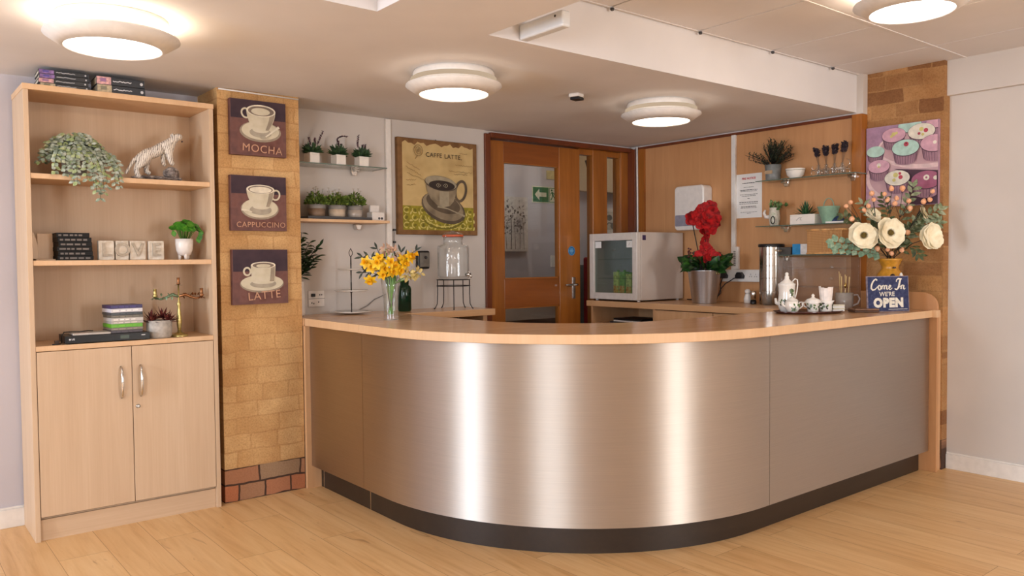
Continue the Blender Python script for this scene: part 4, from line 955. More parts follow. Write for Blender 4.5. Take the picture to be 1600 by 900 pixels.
# lower open shelf
dv = thing('disc_player', 'flat black disc player on the lowest open shelf', 'disc player', (0.690, 4.03, 0.8625), -0.03)
MB().box(0, 0.004, 0.004, 0.352, 0.185, 0.036).build('casing', 'black', dv, bevel=0.001)
MB().box(0, 0, 0.004, 0.352, 0.0045, 0.036).build('front_panel', plain('gloss_black_front', (10, 9, 11), 0.35, spec=0.3), dv, bevel=0.0006)
dd = MB(); dd.T = wallL(0, -0.0004, 0)
dd.lathe([(0.004, 0), (0.004, 0.0005)], 14, c=(0.018, 0.021, 0)); dd.text('LG', 0.011, Matrix.Translation((0.031, 0.021, 0.0004)), 0, bold=0.0003)
dd.flat([(0.315, 0.023), (0.332, 0.023), (0.332, 0.027), (0.315, 0.027)], 0.0004, 0)
dd.build('badge', TXT, dv, fix=False)
d2 = MB(); d2.T = wallL(0, -0.0004, 0); d2.flat([(0.225, 0.012), (0.262, 0.012), (0.262, 0.028), (0.225, 0.028)], 0.0004, 0); d2.build('display', plain('dark_green_display', (30, 52, 28), 0.3), dv, fix=False)
for x in (0.02, 0.33):
    for y in (0.02, 0.165): MB().cyl((x, y, 0), 0.008, 0.004, 12).build('foot', 'black', dv)
tag(MB().box(0, 0, 0, 0.155, 0.12, 0.010).build('slim_case', plain('silver_plastic', (182, 172, 164), 0.4), loc=(0.722, 4.036, 0.8992), rotz=-0.04, bevel=0.003), 'slim silver box lying on the black disc player', 'box')
tag(MB().tube([(0.815, 4.10, 0.9135), (0.79, 4.07, 0.917), (0.755, 4.06, 0.9145), (0.72, 4.09, 0.914), (0.697, 4.10, 0.913), (0.684, 4.085, 0.895), (0.683, 4.07, 0.870), (0.672, 4.05, 0.8655), (0.64, 4.04, 0.8655)], 0.0028, 6).build('power_cable', 'black'), 'thin black cable looped over the silver box and disc player', 'cable')
tag(MB().box(-0.006, 0, 0, 0.012, 0.02, 0.014).build('plug_adapter', plain('brown_plastic', (90, 70, 56), 0.5), loc=(0.667, 4.10, 0.8625)), 'small brown adapter beside the disc player', 'adapter')
cdc = [((70, 60, 66), 'brown and grey disc case at the bottom of the lower shelf stack'), ((126, 116, 104), 'second case up in the lower shelf stack, taupe'), ((92, 168, 30), 'bright green disc case in the lower shelf stack'),
       ((178, 172, 166), 'pale grey case just above the bright green one'), ((196, 190, 186), 'second pale case above the bright green one'), ((96, 90, 80), 'olive brown case in the middle of the lower stack'),
       ((62, 68, 74), 'slate grey case under the white one near the stack top'), ((214, 212, 220), 'white case just below the navy one on top'), ((52, 44, 96), 'navy blue case on top of the lower shelf stack')]
zz_ = 0.8992; random.seed(2)
for k, (c_, lb) in enumerate(cdc):
    T = [0.013, 0.012, 0.0175, 0.012, 0.0155, 0.013, 0.0125, 0.0175, 0.0165][k]; dxx = [0, 0.003, 0.001, 0.004, 0.004, 0.003, 0.003, 0.003, 0.003][k]
    case(0.880+dxx, 4.045, zz_, 0.140, 0.125, T-0.0003, plain('case_colour', c_, 0.35, vary=0.03), lb, 'coloured cases stacked on the disc player',
         plain('spine_tone', tuple(min(255, v*1.2+10) for v in c_) if k != 2 else (110, 184, 44), 0.5), 0.10 if k > 5 else 0.07)
    zz_ += T
sp = thing('potted_succulent', 'dark red succulent in a grey cement pot beside the case stack', 'plant', (1.103, 4.085, 0.8625))
MB().lathe([(0.048, 0), (0.055, 0.01), (0.058, 0.04), (0.0575, 0.085), (0.052, 0.085), (0.050, 0.07)], 32, capt=False).build('pot', 'concrete', sp)
MB().lathe([(0.001, 0.074), (0.052, 0.074)], 20).build('soil', 'soil', sp)
mb = MB(); random.seed(9); SH = [0.5, 1.0, 0.95, 0.7, 0.05]
for (cx, cz_, cy) in ((0.012, 0.115, 0.0), (-0.038, 0.098, -0.01), (0.035, 0.095, -0.02)):
    for i in range(26):
        a = random.uniform(0, 2*PI); e = random.uniform(-0.1, 1.3)
        mb.leaf((cx, cy, cz_-0.02), (math.cos(a)*math.cos(e), math.sin(a)*math.cos(e)*0.8, math.sin(e)), random.uniform(0.045, 0.068), 0.011, 0, (0, 0, 1), -0.12, cup=0.5, shape=SH)
mb.build('leaves', leafmat('burgundy_leaf', [(48, 22, 24), (92, 36, 36), (136, 72, 56)], 0.4, 40), sp)
cn = thing('candelabra', 'three armed brass candelabra with leaf green arms, lower shelf', 'candelabra', (1.200, 4.10, 0.8625))
MB().lathe([(0.042, 0), (0.040, 0.008), (0.025, 0.013), (0.012, 0.02), (0.008, 0.03)], 8).build('base', 'brass', cn, bevel=0.001)
MB().lathe([(0.006, 0.02), (0.010, 0.045), (0.013, 0.075), (0.009, 0.12), (0.006, 0.145), (0.010, 0.155), (0.008, 0.165), (0.004, 0.175), (0.004, 0.255)], 16).build('stem', 'brass', cn)
for s_, nm in ((-1, 'brassleaf'), (1, 'copper')):
    a = MB(); a.tube([(0, 0, 0.195), (0.03*s_, -0.004*s_, 0.205), (0.055*s_, -0.008*s_, 0.192), (0.08*s_, -0.012*s_, 0.184), (0.105*s_, -0.016*s_, 0.190)], [0.006, 0.008, 0.006, 0.005, 0.005], 8)
    for k in range(7): a.leaf((0.02*s_+0.012*k*s_, 0, 0.198), (s_*random.uniform(-.4, .8), random.uniform(-.6, .6), random.choice((-0.7, 0.7))), 0.02, 0.010, 0)
    for k in range(5): a.leaf((0.105*s_, -0.016*s_, 0.192), (math.cos(k*1.26), math.sin(k*1.26), -0.25), 0.028, 0.010, 0)
    a.build('arm', nm, cn)
    MB().lathe([(0.004, 0.190), (0.013, 0.200), (0.008, 0.206), (0.008, 0.232), (0.010, 0.234), (0.0065, 0.234), (0.006, 0.212)], 16, c=(0.105*s_, -0.016*s_, 0)).build('candle_cup', 'brass' if s_ < 0 else 'copper', cn)
a = MB()
for k in range(5): a.leaf((0, 0, 0.252), (math.cos(k*1.26), math.sin(k*1.26), 0.05), 0.024, 0.009, 0)
a.build('leaf_collar', 'brassleaf', cn)
MB().lathe([(0.004, 0.252), (0.010, 0.258), (0.007, 0.264), (0.007, 0.286), (0.009, 0.288), (0.0055, 0.288), (0.005, 0.27)], 16).build('candle_cup', 'copper', cn)

# ================================================================== NICHE SHELVES (left of the framed picture)
def glass_shelf(name, label, c0, c1, brackets, front):
    o = thing(name, label, 'shelf', (c0[0], c0[1], c0[2]))
    MB().box(0, 0, 0, c1[0]-c0[0], c1[1]-c0[1], 0.006).build('glass_plate', 'glass_shelf', o)
    e = MB(); dx, dy = c1[0]-c0[0], c1[1]-c0[1]
    if front == 'y': e.box(0, -0.0008, 0, dx, 0, 0.006).box(dx, -0.0008, 0, dx+0.0008, dy, 0.006)
    else: e.box(-0.0008, 0, 0, 0, dy, 0.006).box(-0.0008, -0.0008, 0, dx, 0, 0.006)
    e.build('polished_edge', 'glass_edge', o)
    for b in brackets:
        k = MB()
        if front == 'y':
            k.T = frame((b-c0[0], dy, 0), (1, 0, 0), (0, 0, 1), (0, -1, 0))
        else:
            k.T = frame((dx, b-c0[1], 0), (0, -1, 0), (0, 0, 1), (-1, 0, 0))
        k.prism([(-0.019, 0.010), (0.019, 0.010), (0.019, -0.012), (0.012, -0.034), (-0.012, -0.034), (-0.019, -0.012)], 0, 0.022)
        k.prism([(-0.019, 0.007), (0.019, 0.007), (0.019, 0.0105), (-0.019, 0.0105)], 0.0, 0.05); k.prism([(-0.017, -0.0005), (0.017, -0.0005), (0.015, -0.014), (-0.015, -0.014)], 0.0, 0.055)
        k.build('bracket', 'chrome', o, bevel=0.002)
    return o
glass_shelf('glass_shelf', 'clear glass shelf with three lavender pots left of the framed picture', (1.829, 4.17, 1.766), (2.42, 4.348, 0), (2.29,), 'y')
ws = thing('wooden_shelf', 'short beech shelf under the glass one left of the framed picture', 'shelf', (1.829, 4.17, 1.445))
MB().box(0, 0, 0, 0.605, 0.178, 0.016).build('board', 'edge', ws, bevel=0.001)
k = MB(); k.T = frame((0.475, 0.178, 0), (1, 0, 0), (0, 0, 1), (0, -1, 0)); k.prism([(-0.019, -0.0005), (0.019, -0.0005), (0.019, -0.012), (0.012, -0.036), (-0.012, -0.036), (-0.019, -0.012)], 0, 0.04); k.build('bracket', 'chrome', ws, bevel=0.003)

SPIKE = [0.5, 1, 1, 0.8, 0.1]
lav_green = leafmat('dark_lavender_leaf', [(26, 44, 28), (44, 72, 42), (70, 100, 58)], 0.6, 50); lav_flower = leafmat('dusky_purple_flower', [(60, 34, 48), (88, 50, 66), (116, 76, 92)], 0.7, 90)
def lavender(o, zb, R_, spikes, nleaf=60, seed=1):
    random.seed(seed); mb = MB(); fl = MB(); st = MB()
    for i in range(nleaf):
        a = random.uniform(0, 2*PI); e = random.uniform(0.1, 1.35); r = random.uniform(0, 0.5)*R_
        mb.leaf((r*math.cos(a), r*math.sin(a), zb+random.uniform(0, 0.015)), (math.cos(a)*math.cos(e), math.sin(a)*math.cos(e), math.sin(e)), R_*random.uniform(0.7, 1.25), 0.010, 0, (-0.4, -0.8, 0.4), 0.2, shape=SPIKE)
    for (pts, ln) in spikes:
        st.tube(pts, 0.0013, 5); P = [Vector(p) for p in pts]; tot = len(P)-1
        for i in range(44):
            t = 1-ln*(i/44); s_ = t*tot; j = min(int(s_), tot-1); p = P[j].lerp(P[j+1], s_-j); a = random.uniform(0, 2*PI)
            fl.leaf(p, (math.cos(a), math.sin(a)*0.8, 0.7), 0.012, 0.008, 0, (0, 0, 1))
    mb.build('leaves', lav_green, o); fl.build('flowers', lav_flower, o); st.build('stems', 'darkmetal', o)
def square_pot(x, y, z, label, spikes, seed, sz=0.062, rot=0.0, h=0.058):
    o = thing('lavender_pot', label, 'potted plant', (x, y, z), rot, 'white cube pots on the niche glass shelf')
    p = MB(); s_ = sz/2; s2 = s_-0.005
    for zz0, zz1, a in ((0, 0.006, 0),): p.box(-s_, -s_, 0, s_, s_, h-0.012)
    for (a, b, c, d) in ((-s_, -s_, s_, -s2), (-s_, s2, s_, s_), (-s_, -s2, -s2, s2), (s2, -s2, s_, s2)): p.box(a, b, h-0.0125, c, d, h)
    p.build('pot', 'china', o, bevel=0.003, bevseg=3); MB().box(-s2, -s2, h-0.012, s2, s2, h-0.005).build('soil', 'soil', o)
    lavender(o, h-0.006, 0.048, spikes, 130, seed); return o
square_pot(1.972, 4.225, 1.7725, 'left white cube lavender pot, its tallest spike leaning right', [([(0, 0, .05), (-0.01, 0, .10), (-0.018, 0, .14)], .5), ([(0.01, 0, .05), (0.02, 0, .10), (0.023, 0, .14)], .5), ([(0.01, 0, .05), (0.045, 0, .12), (0.075, 0, .185)], .6)], 1, rot=0.15)
square_pot(2.135, 4.225, 1.7725, 'middle white cube lavender pot, its spike arching right', [([(0, 0, .05), (-0.012, 0, .12), (0.0, 0, .155), (0.035, 0, .168), (0.06, 0, .166)], .65), ([(0.01, 0, .05), (0.018, 0, .09), (0.022, 0, .12)], .5), ([(0, 0, .05), (0.0, 0, .09), (0.0, 0, .14)], .4)], 2, rot=0.1)
square_pot(2.283, 4.225, 1.7725, 'right white cube lavender pot, its tallest spike leaning left', [([(0, 0, .05), (-0.025, 0, .12), (-0.02, 0, .18)], .6), ([(0.01, 0, .05), (0.022, 0, .09), (0.026, 0, .13)], .5), ([(0.0, 0, .05), (0.01, 0, .09), (0.008, 0, .125)], .5)], 3, rot=0.02)

# tray with three flowering herb pots
tag(MB().box(0, 0, 0, 0.40, 0.12, 0.004).box(0, 0, 0.004, 0.40, 0.004, 0.016).box(0, 0.116, 0.004, 0.40, 0.12, 0.016).box(0, 0.004, 0.004, 0.004, 0.116, 0.016).box(0.396, 0.004, 0.004, 0.40, 0.116, 0.016)
    .build('plant_tray', 'darkgrey', loc=(1.925, 4.185, 1.4615), bevel=0.001), 'long dark grey tray under three herb pots on the beech shelf', 'tray')
herb = leafmat('fresh_herb_leaf', [(52, 72, 28), (86, 108, 40), (132, 150, 66)], 0.55, 50); petal = leafmat('pink_cream_petal', [(176, 132, 120), (216, 190, 160), (228, 214, 190)], 0.6, 90)
def herb_pot(x, label, band, r, seed):
    o = thing('herb_pot', label, 'potted plant', (x, 4.245, 1.4660), 0, 'banded pots in the dark tray')
    MB().lathe([(r*0.86, 0), (r*0.97, 0.055)], 28).build('pot', band, o)
    MB().lathe([(r*0.975, 0.0552), (r*1.0, 0.058), (r*1.01, 0.078), (r*0.9, 0.078), (r*0.88, 0.068)], 28, capb=False).build('rim_band', 'grey', o)
    MB().lathe([(0.001, 0.072), (r*0.88, 0.072)], 16).build('soil', 'soil', o)
    random.seed(seed); mb = MB(); fl = MB(); st = MB()
    for i in range(260):
        a = random.uniform(0, 2*PI); rr = math.sqrt(random.random())*0.055; z = 0.078+random.uniform(0, 0.07)*(1-(rr/0.075)**2)
        mb.leaf((rr*math.cos(a), rr*math.sin(a)*0.9, z), (math.cos(a)+random.uniform(-.4, .4), math.sin(a)+random.uniform(-.4, .4), random.uniform(0.0, 1.4)), random.uniform(0.014, 0.026), 0.011, 0, (-0.4, -0.8, 0.5))
    for i in range(13):
        a = random.uniform(0, 2*PI); rr = random.uniform(0.01, 0.055); z = random.uniform(0.125, 0.178)
        p = (rr*math.cos(a), rr*math.sin(a), z); st.tube([(p[0]*0.3, p[1]*0.3, 0.07), p], 0.0008, 4)
        for j in range(5): fl.leaf(p, (math.cos(j*1.26), math.sin(j*1.26), 0.35), 0.010, 0.008, 0)
    mb.build('leaves', herb, o); fl.build('flowers', petal, o); st.build('stems', plain('herb_stem_%d' % seed, (110, 110, 60), 0.7), o)
herb_pot(2.003, 'left herb pot in the dark tray, brown band', plain('brown_band', (128, 104, 84), 0.5), 0.052, 31)
herb_pot(2.130, 'middle herb pot in the dark tray, cream band', plain('cream_band', (198, 178, 156), 0.5), 0.050, 32)
herb_pot(2.245, 'right herb pot in the dark tray, glossy striped band', plain('satin_band', (176, 164, 154), 0.18, coat=0.5), 0.046, 33)
wb = thing('plug_in_monitor', 'small white box with two dark dots, right end of the beech shelf', 'monitor', (2.345, 4.22, 1.4615))
MB().box(0, 0, 0, 0.085, 0.07, 0.052).build('housing', 'ceramic', wb, bevel=0.006, bevseg=3)
MB().box(0.012, 0.045, 0.052, 0.075, 0.066, 0.095).build('upper_housing', 'ceramic', wb, bevel=0.005)
q = MB(); q.T = wallL(0, -0.0005, 0)
for x in (0.046, 0.064): q.lathe([(0.0075, 0), (0.0075, 0.001)], 16, c=(x, 0.014, 0))
q.build('sockets', 'darkgrey', wb)

# wall fittings in the niche
def socket_plate(x0, z0, x1, z1, label, y=4.35):
    o = thing('wall_socket', label, 'socket', ((x0+x1)/2, y, (z0+z1)/2)); w_, h_ = x1-x0, z1-z0
    MB().box(-w_/2, -0.010, -h_/2, w_/2, 0, h_/2).build('plate', 'ceramic', o, bevel=0.002); return o
o = socket_plate(1.990, 0.962, 2.090, 1.054, 'small cream double wall socket above the left end of the counter')
MB().box(-0.035, -0.022, 0.012, -0.012, -0.010, 0.030).build('plug', 'black', o, bevel=0.002)
q = MB(); q.T = wallL(0, -0.0102, 0)
for (x, z) in ((-0.03, -0.024), (0.012, -0.020), (0.02, 0.022), (0.032, 0.022), (-0.018, -0.028)): q.box(x-0.003, z-0.004, 0, x+0.003, z+0.004, 0.001)
q.box(-0.05, -0.001, 0, 0.05, 0.001, 0.0008); q.build('pin_holes', 'darkgrey', o)
bt = thing('wall_intercom', 'dark rounded wall box behind the daffodils', 'wall box', (2.765, 4.35, 1.228))
MB().box(-0.045, -0.030, -0.058, 0.045, 0, 0.058).build('housing', 'black', bt, bevel=0.010, bevseg=3)
MB().box(-0.032, -0.036, -0.046, 0.040, -0.030, 0.046).build('face_plate', plain('pewter_plastic', (120, 114, 106), 0.4), bt, bevel=0.004)
MB().lathe([(0.010, 0), (0.008, 0.006)], 16).build('knob', 'darkgrey', bt, loc=(0.008, -0.040, 0.015)).rotation_euler = (PI/2, 0, 0)
hl = thing('leaflet_holder', 'narrow clear holder with white slips on the wall above the cake stand', 'holder', (2.395, 4.348, 1.19))
MB().box(-0.030, -0.006, -0.055, 0.030, 0, 0.065).build('slips', 'paper', hl); MB().box(-0.033, -0.012, -0.06, 0.033, -0.009, 0.03).build('clear_front', 'acrylic', hl)
ch = thing('hanging_chain', 'thin dark chain hanging beside the white conduit', 'chain', (2.56, 4.34, 1.42))
c_ = MB()
for k in range(16): c_.ring(0, -0.008*k, 0.003, 0.005, 0.0012, 0, 0, 10)
c_.T = Matrix.Identity(4); cc = MB(); cc.T = wallL(0, -0.002, 0)
for k in range(20): cc.tube([(0.0025*math.cos(a*PI/4), 0.0045*math.sin(a*PI/4)-0.0075*k, 0) for a in range(9)], 0.0007, 4)
cc.build('links', 'darkmetal', ch)
for z in (0.0, -0.075): MB().box(-0.008, -0.014, z-0.012, 0.008, 0, z).build('clip', 'darkgrey', ch, bevel=0.001)

# three tier cake stand
ck = thing('cake_stand', 'slim white three tier cake stand with a metal loop handle', 'cake stand', (2.190, 4.200, 0.9185))
MB().lathe([(0.03, 0), (0.06, 0.004), (0.118, 0.014), (0.120, 0.017), (0.06, 0.008), (0.004, 0.006)], 48, capt=False).build('plate', 'china', ck)
MB().lathe([(0.004, 0.129), (0.085, 0.131), (0.097, 0.137), (0.097, 0.139), (0.085, 0.134), (0.004, 0.132)], 48).build('plate', 'china', ck)
MB().lathe([(0.004, 0.252), (0.065, 0.254), (0.078, 0.260), (0.078, 0.262), (0.065, 0.257), (0.004, 0.255)], 48).build('plate', 'china', ck)
rp = MB(); rp.lathe([(0.004, 0.006), (0.003, 0.02), (0.004, 0.06), (0.003, 0.065), (0.004, 0.12), (0.008, 0.129), (0.004, 0.133), (0.004, 0.18), (0.003, 0.185), (0.004, 0.25), (0.007, 0.256), (0.003, 0.262), (0.004, 0.29), (0.003, 0.33)], 12)
for s_ in (-1, 1): rp.tube([(0, 0, 0.328), (s_*0.010, 0, 0.345), (s_*0.011, 0, 0.357), (0, 0, 0.378)], 0.002, 6)
rp.build('rod_handle', 'darkmetal', ck)

# tall white vase with a leafy houseplant, half hidden by the pier
vp = thing('potted_houseplant', 'dark leaved houseplant in a tall white vase beside the brick pier', 'plant', (1.885, 4.265, 0.9185))
MB().lathe([(0.035, 0), (0.044, 0.004), (0.046, 0.02), (0.044, 0.12), (0.040, 0.19), (0.034, 0.20), (0.034, 0.185)], 32, capt=False).build('vase', 'ceramic', vp)
random.seed(14); mb = MB(); st = MB()
for (tx, ty, tz) in ((-0.02, -0.01, 0.54), (0.03, -0.03, 0.50), (0.08, -0.04, 0.44), (0.13, -0.04, 0.40), (0.15, -0.02, 0.36), (0.10, -0.05, 0.34), (0.05, -0.05, 0.38), (0.04, -0.06, 0.31), (0.0, -0.06, 0.44), (0.11, -0.02, 0.30), (0.16, -0.03, 0.42)):
    A = Vector((0, 0, 0.18)); C = Vector((tx*0.8, ty, tz*0.93)); B = Vector((tx*0.25, ty*0.4, tz*0.75))
    pts = [(1-t)**2*A+2*t*(1-t)*B+t*t*C for t in [i/8 for i in range(9)]]; st.tube(pts, 0.0015, 5)
    for i in range(3, 9):
        for s_ in (-1, 1): mb.leaf(pts[i], (s_*random.uniform(0.4, 1), random.uniform(-0.7, 0.1), random.uniform(-0.1, 0.9)), random.uniform(0.035, 0.055), 0.016, 0, (0, -0.6, 0.8), 0.2)
mb.build('leaves', leafmat('dark_green_leaf', [(16, 32, 18), (30, 54, 28), (52, 80, 42)], 0.35, 30), vp); st.build('stems', 'darkmetal', vp)

# daffodils
gv = thing('glass_vase', 'flared clear glass vase holding the yellow daffodils', 'vase', (2.115, 3.625, 0.9185))
MB().lathe([(0.038, 0), (0.0385, 0.004), (0.036, 0.02), (0.038, 0.10), (0.046, 0.17), (0.053, 0.222), (0.050, 0.222), (0.043, 0.17), (0.035, 0.10), (0.033, 0.022), (0.001, 0.016)], 40, capt=False).build('glass', 'glass_v', gv)
MB().lathe([(0.001, 0.018), (0.032, 0.022), (0.034, 0.10), (0.036, 0.125), (0.001, 0.125)], 32).build('water', glassy('vase_water', (0.98, 0.99, 0.96), 0.4), gv)
yel = leafmat('daffodil_yellow', [(226, 172, 20), (240, 196, 34), (250, 214, 70)], 0.5, 60); org = leafmat('trumpet_orange', [(226, 160, 10), (240, 184, 20)], 0.5, 60); stg = leafmat('bright_stem_green', [(70, 140, 30), (104, 172, 48)], 0.4, 20)
random.seed(6)
def flower_basis(n):
    n = Vector(n).normalized(); u = n.orthogonal().normalized(); return n, u, n.cross(u)
def daffodil(p, nrm, foot, sc=1.2, label=None):
    o = thing('daffodil', label or 'yellow daffodil in the clear glass vase', 'flower', (2.115, 3.625, 0.9185), 0, 'daffodils in the glass vase')
    P_ = Vector(p)-Vector((2.115, 3.625, 0.9185)); n, u, v = flower_basis(nrm); mb = MB()
    for k in range(6):
        a = k*PI/3; d = u*math.cos(a)+v*math.sin(a)+n*0.15
        mb.leaf(P_, d, 0.030*sc, 0.018*sc, 0, n, 0.1, shape=[0.35, 0.95, 1.0, 0.75, 0.1])
    T_ = Matrix.Translation(P_) @ Matrix((u, v, n)).transposed().to_4x4(); b2 = MB(); b2.T = T_
    b2.lathe([(0.004*sc, 0), (0.007*sc, 0.006*sc), (0.008*sc, 0.014*sc), (0.012*sc, 0.020*sc), (0.010*sc, 0.019*sc), (0.006*sc, 0.012*sc), (0.003, 0.004)], 12, capt=False)
    mb.build('petals', yel, o); b2.build('trumpet', org, o)
    rim = Vector((foot[0]*1.15, foot[1]*1.15, 0.215)); low = Vector((-foot[0]*0.5, -foot[1]*0.5, 0.03))
    s_ = MB(); s_.tube([low, low.lerp(rim, 0.5), rim, rim.lerp(P_-n*0.02, 0.6)+Vector((0, 0, 0.015)), P_-n*0.012, P_], [0.0032, 0.0032, 0.003, 0.0026, 0.0022, 0.002], 6); s_.build('stem', stg, o)
DAF = [((1.995, 3.661, 1.216), (-.8, -.5, .1)), ((2.017, 3.642, 1.193), (-.5, -.8, -.1)), ((2.046, 3.62, 1.232), (-.3, -.9, .3)), ((2.065, 3.60, 1.185), (-.2, -1, -.1)), ((2.092, 3.575, 1.170), (.1, -1, -.2)),
       ((2.104, 3.57, 1.198), (0, -.9, .3)), ((2.168, 3.522, 1.240), (.3, -.9, .3)), ((2.147, 3.538, 1.208), (.2, -1, 0)), ((2.185, 3.512, 1.252), (.8, -.5, .3)), ((2.007, 3.643, 1.128), (-.5, -.6, -.7)),
       ((2.125, 3.551, 1.175), (.1, -1, -.2)), ((2.030, 3.61, 1.212), (-.5, -.8, .2)), ((2.075, 3.56, 1.215), (-.1, -1, .2)), ((2.055, 3.60, 1.155), (-.3, -.9, -.3)), ((2.15, 3.56, 1.232), (.1, -.8, .6)), ((2.155, 3.60, 1.22), (.2, -.5, .8)), ((2.08, 3.66, 1.235), (-.1, .3, .9))]
for k, (p, n) in enumerate(DAF):
    a = 2.4*k; daffodil(p, n, (0.024*math.cos(a), 0.024*math.sin(a)), 1.25 if k < 12 else 1.1,
                        'drooping daffodil hanging lowest at the left of the vase' if k == 9 else None)
def filler(name, label, cat, pts, leafL, leafW, mat, group, loc, n=9, flowers=None, stemmat='darkmetal', flat_=0.2, face=(-0.5, -0.85, 0.3), start=0.45):
    face = Vector(face).normalized()
    o = thing(name, label, cat, loc, 0, group); L0 = Vector(loc); P_ = [Vector(p)-L0 for p in pts]
    s_ = MB(); s_.tube(P_, 0.0016, 5); s_.build('stem', stemmat, o); mb = MB()
    for i in range(n):
        t = (start+(1-start)*(i+1)/n)*(len(P_)-1); j = min(int(t), len(P_)-2); p = P_[j].lerp(P_[j+1], t-j); d = (P_[j+1]-P_[j]).normalized()
        sd = d.cross(face).normalized()*(1 if i % 2 else -1)
        mb.leaf(p, sd+d*0.7+Vector((0, random.uniform(-.4, .2), random.uniform(-.2, .2))), leafL*random.uniform(.8, 1.2), leafW, 0, face+Vector((random.uniform(-.4, .4), random.uniform(-.4, .4), random.uniform(-.2, .5))), flat_)
    mb.leaf(P_[-1], (P_[-1]-P_[-2]), leafL, leafW, 0, face, flat_); mb.build('leaves', mat, o); return o
dkl = leafmat('near_black_leaf', [(30, 36, 30), (48, 54, 44), (66, 72, 58)], 0.5, 30)
for k, e in enumerate([(1.985, 3.68, 1.245), (1.985, 3.68, 1.165), (2.06, 3.66, 1.285), (2.165, 3.60, 1.265), (2.21, 3.53, 1.275), (2.01, 3.66, 1.245), (2.01, 3.67, 1.185)]):
    filler('foliage_sprig', 'dark leafy sprig among the daffodils', 'sprig', [(2.115, 3.625, 0.95), (2.115+(e[0]-2.115)*0.3, 3.61, 1.13), (2.115+(e[0]-2.115)*0.7, 3.64, (1.14+e[2])/2+0.01), e], 0.040, 0.012, dkl, 'dark sprigs in the glass vase', (2.115, 3.625, 0.9185), 5)
alst = leafmat('faded_cream_petal', [(190, 168, 96), (208, 188, 124), (186, 150, 84)], 0.6, 60); alstp = leafmat('faded_pink_petal', [(206, 180, 160), (196, 156, 140), (186, 170, 120)], 0.6, 60)
def cluster(name, label, cat, c, R_, n, mat, group, base, loc, L=0.028, W_=0.016, parts='petals'):
    o = thing(name, label, cat, loc, 0, group); L0 = Vector(loc); C_ = Vector(c)-L0; mb = MB()
    for i in range(n):
        d = Vector((random.gauss(0, 1), random.gauss(0, 1), random.gauss(0, 1))).normalized()
        mb.leaf(C_+d*R_*random.uniform(0.3, 1), d+Vector((random.uniform(-.5, .5), -0.3, random.uniform(-.5, .5))), L, W_, 0, (0.1, -1, 0.3), 0.3)
    mb.build(parts, mat, o); s_ = MB(); s_.tube([Vector(base)-L0, (Vector(base)-L0).lerp(C_, 0.6), C_], 0.002, 6); s_.build('stem', stg, o); return o
cluster('alstroemeria', 'faded cream flower head drooping at the lower right of the daffodils', 'flower', (2.162, 3.528, 1.150), 0.026, 26, alst, 'faded blooms among the daffodils', (2.12, 3.62, 1.10), (2.115, 3.625, 0.9185))
cluster('alstroemeria', 'faded cream flower head farthest right, just over the green jar', 'flower', (2.205, 3.50, 1.155), 0.020, 18, alst, 'faded blooms among the daffodils', (2.125, 3.62, 1.10), (2.115, 3.625, 0.9185))
cluster('alstroemeria', 'pinkish faded flower head highest in the daffodil vase', 'flower', (2.075, 3.60, 1.285), 0.020, 16, alstp, 'faded blooms among the daffodils', (2.11, 3.62, 1.12), (2.115, 3.625, 0.9185))
cluster('alstroemeria', 'pinkish faded flower head behind the middle daffodils', 'flower', (2.115, 3.60, 1.262), 0.026, 18, alstp, 'faded blooms among the daffodils', (2.115, 3.62, 1.12), (2.115, 3.625, 0.9185))

# dark green glass jar, and the drinks dispenser on its wire stand
gb = thing('glass_jar', 'dark green glass jar just behind the daffodil vase', 'jar', (2.54, 4.19, 0.9185))
MB().lathe([(0.034, 0), (0.040, 0.006), (0.041, 0.135), (0.036, 0.150), (0.026, 0.158), (0.028, 0.185), (0.025, 0.185), (0.023, 0.160), (0.037, 0.134), (0.036, 0.008), (0.001, 0.006)], 36, capt=False).build('glass', 'glass_green', gb)
DX, DY = 2.868, 4.145
ds = thing('jar_stand', 'dark wire stand under the glass drinks dispenser', 'stand', (DX, DY, 0.9185))
w_ = MB(); R1 = 0.104
for z in (0.184, 0.146):
    w_.tube([(R1*math.cos(2*PI*i/36), R1*math.sin(2*PI*i/36), z) for i in range(37)], 0.003, 6, cap=False)
w_.tube([(-R1, 0, 0.184), (R1, 0, 0.184)], 0.0025, 6); w_.tube([(0, -R1, 0.184), (0, R1, 0.184)], 0.0025, 6)
w_.build('ring_frame', 'darkmetal', ds)
for k in range(5):
    a = 2*PI*k/5+0.35; c_, s_ = math.cos(a), math.sin(a)
    MB().tube([(c_*R1, s_*R1, 0.184), (c_*R1, s_*R1, 0.10), (c_*(R1+0.003), s_*(R1+0.003), 0.035), (c_*(R1+0.016), s_*(R1+0.016), 0.010), (c_*(R1+0.024), s_*(R1+0.024), 0.005)], [0.003, 0.003, 0.003, 0.003, 0.0045], 8).build('leg', 'darkmetal', ds)
dp = thing('drinks_dispenser', 'large clear glass drinks dispenser with an orange sealed lid', 'dispenser', (DX, DY, 1.1065))
MB().lathe([(0.085, 0), (0.098, 0.008), (0.099, 0.02), (0.099, 0.195), (0.094, 0.208), (0.062, 0.218), (0.060, 0.235), (0.062, 0.262), (0.058, 0.262), (0.056, 0.236), (0.058, 0.215), (0.088, 0.205), (0.094, 0.19), (0.094, 0.02), (0.08, 0.010), (0.001, 0.010)], 48, capt=False).build('glass_body', 'glass_v', dp)
MB().lathe([(0.063, 0.262), (0.067, 0.266), (0.067, 0.272), (0.062, 0.275)], 40).build('seal', plain('orange_rubber', (206, 96, 60), 0.5), dp)
MB().lathe([(0.062, 0.2752), (0.060, 0.283), (0.03, 0.287), (0.012, 0.288), (0.010, 0.300), (0.001, 0.302)], 40).build('lid', 'glass_v', dp)
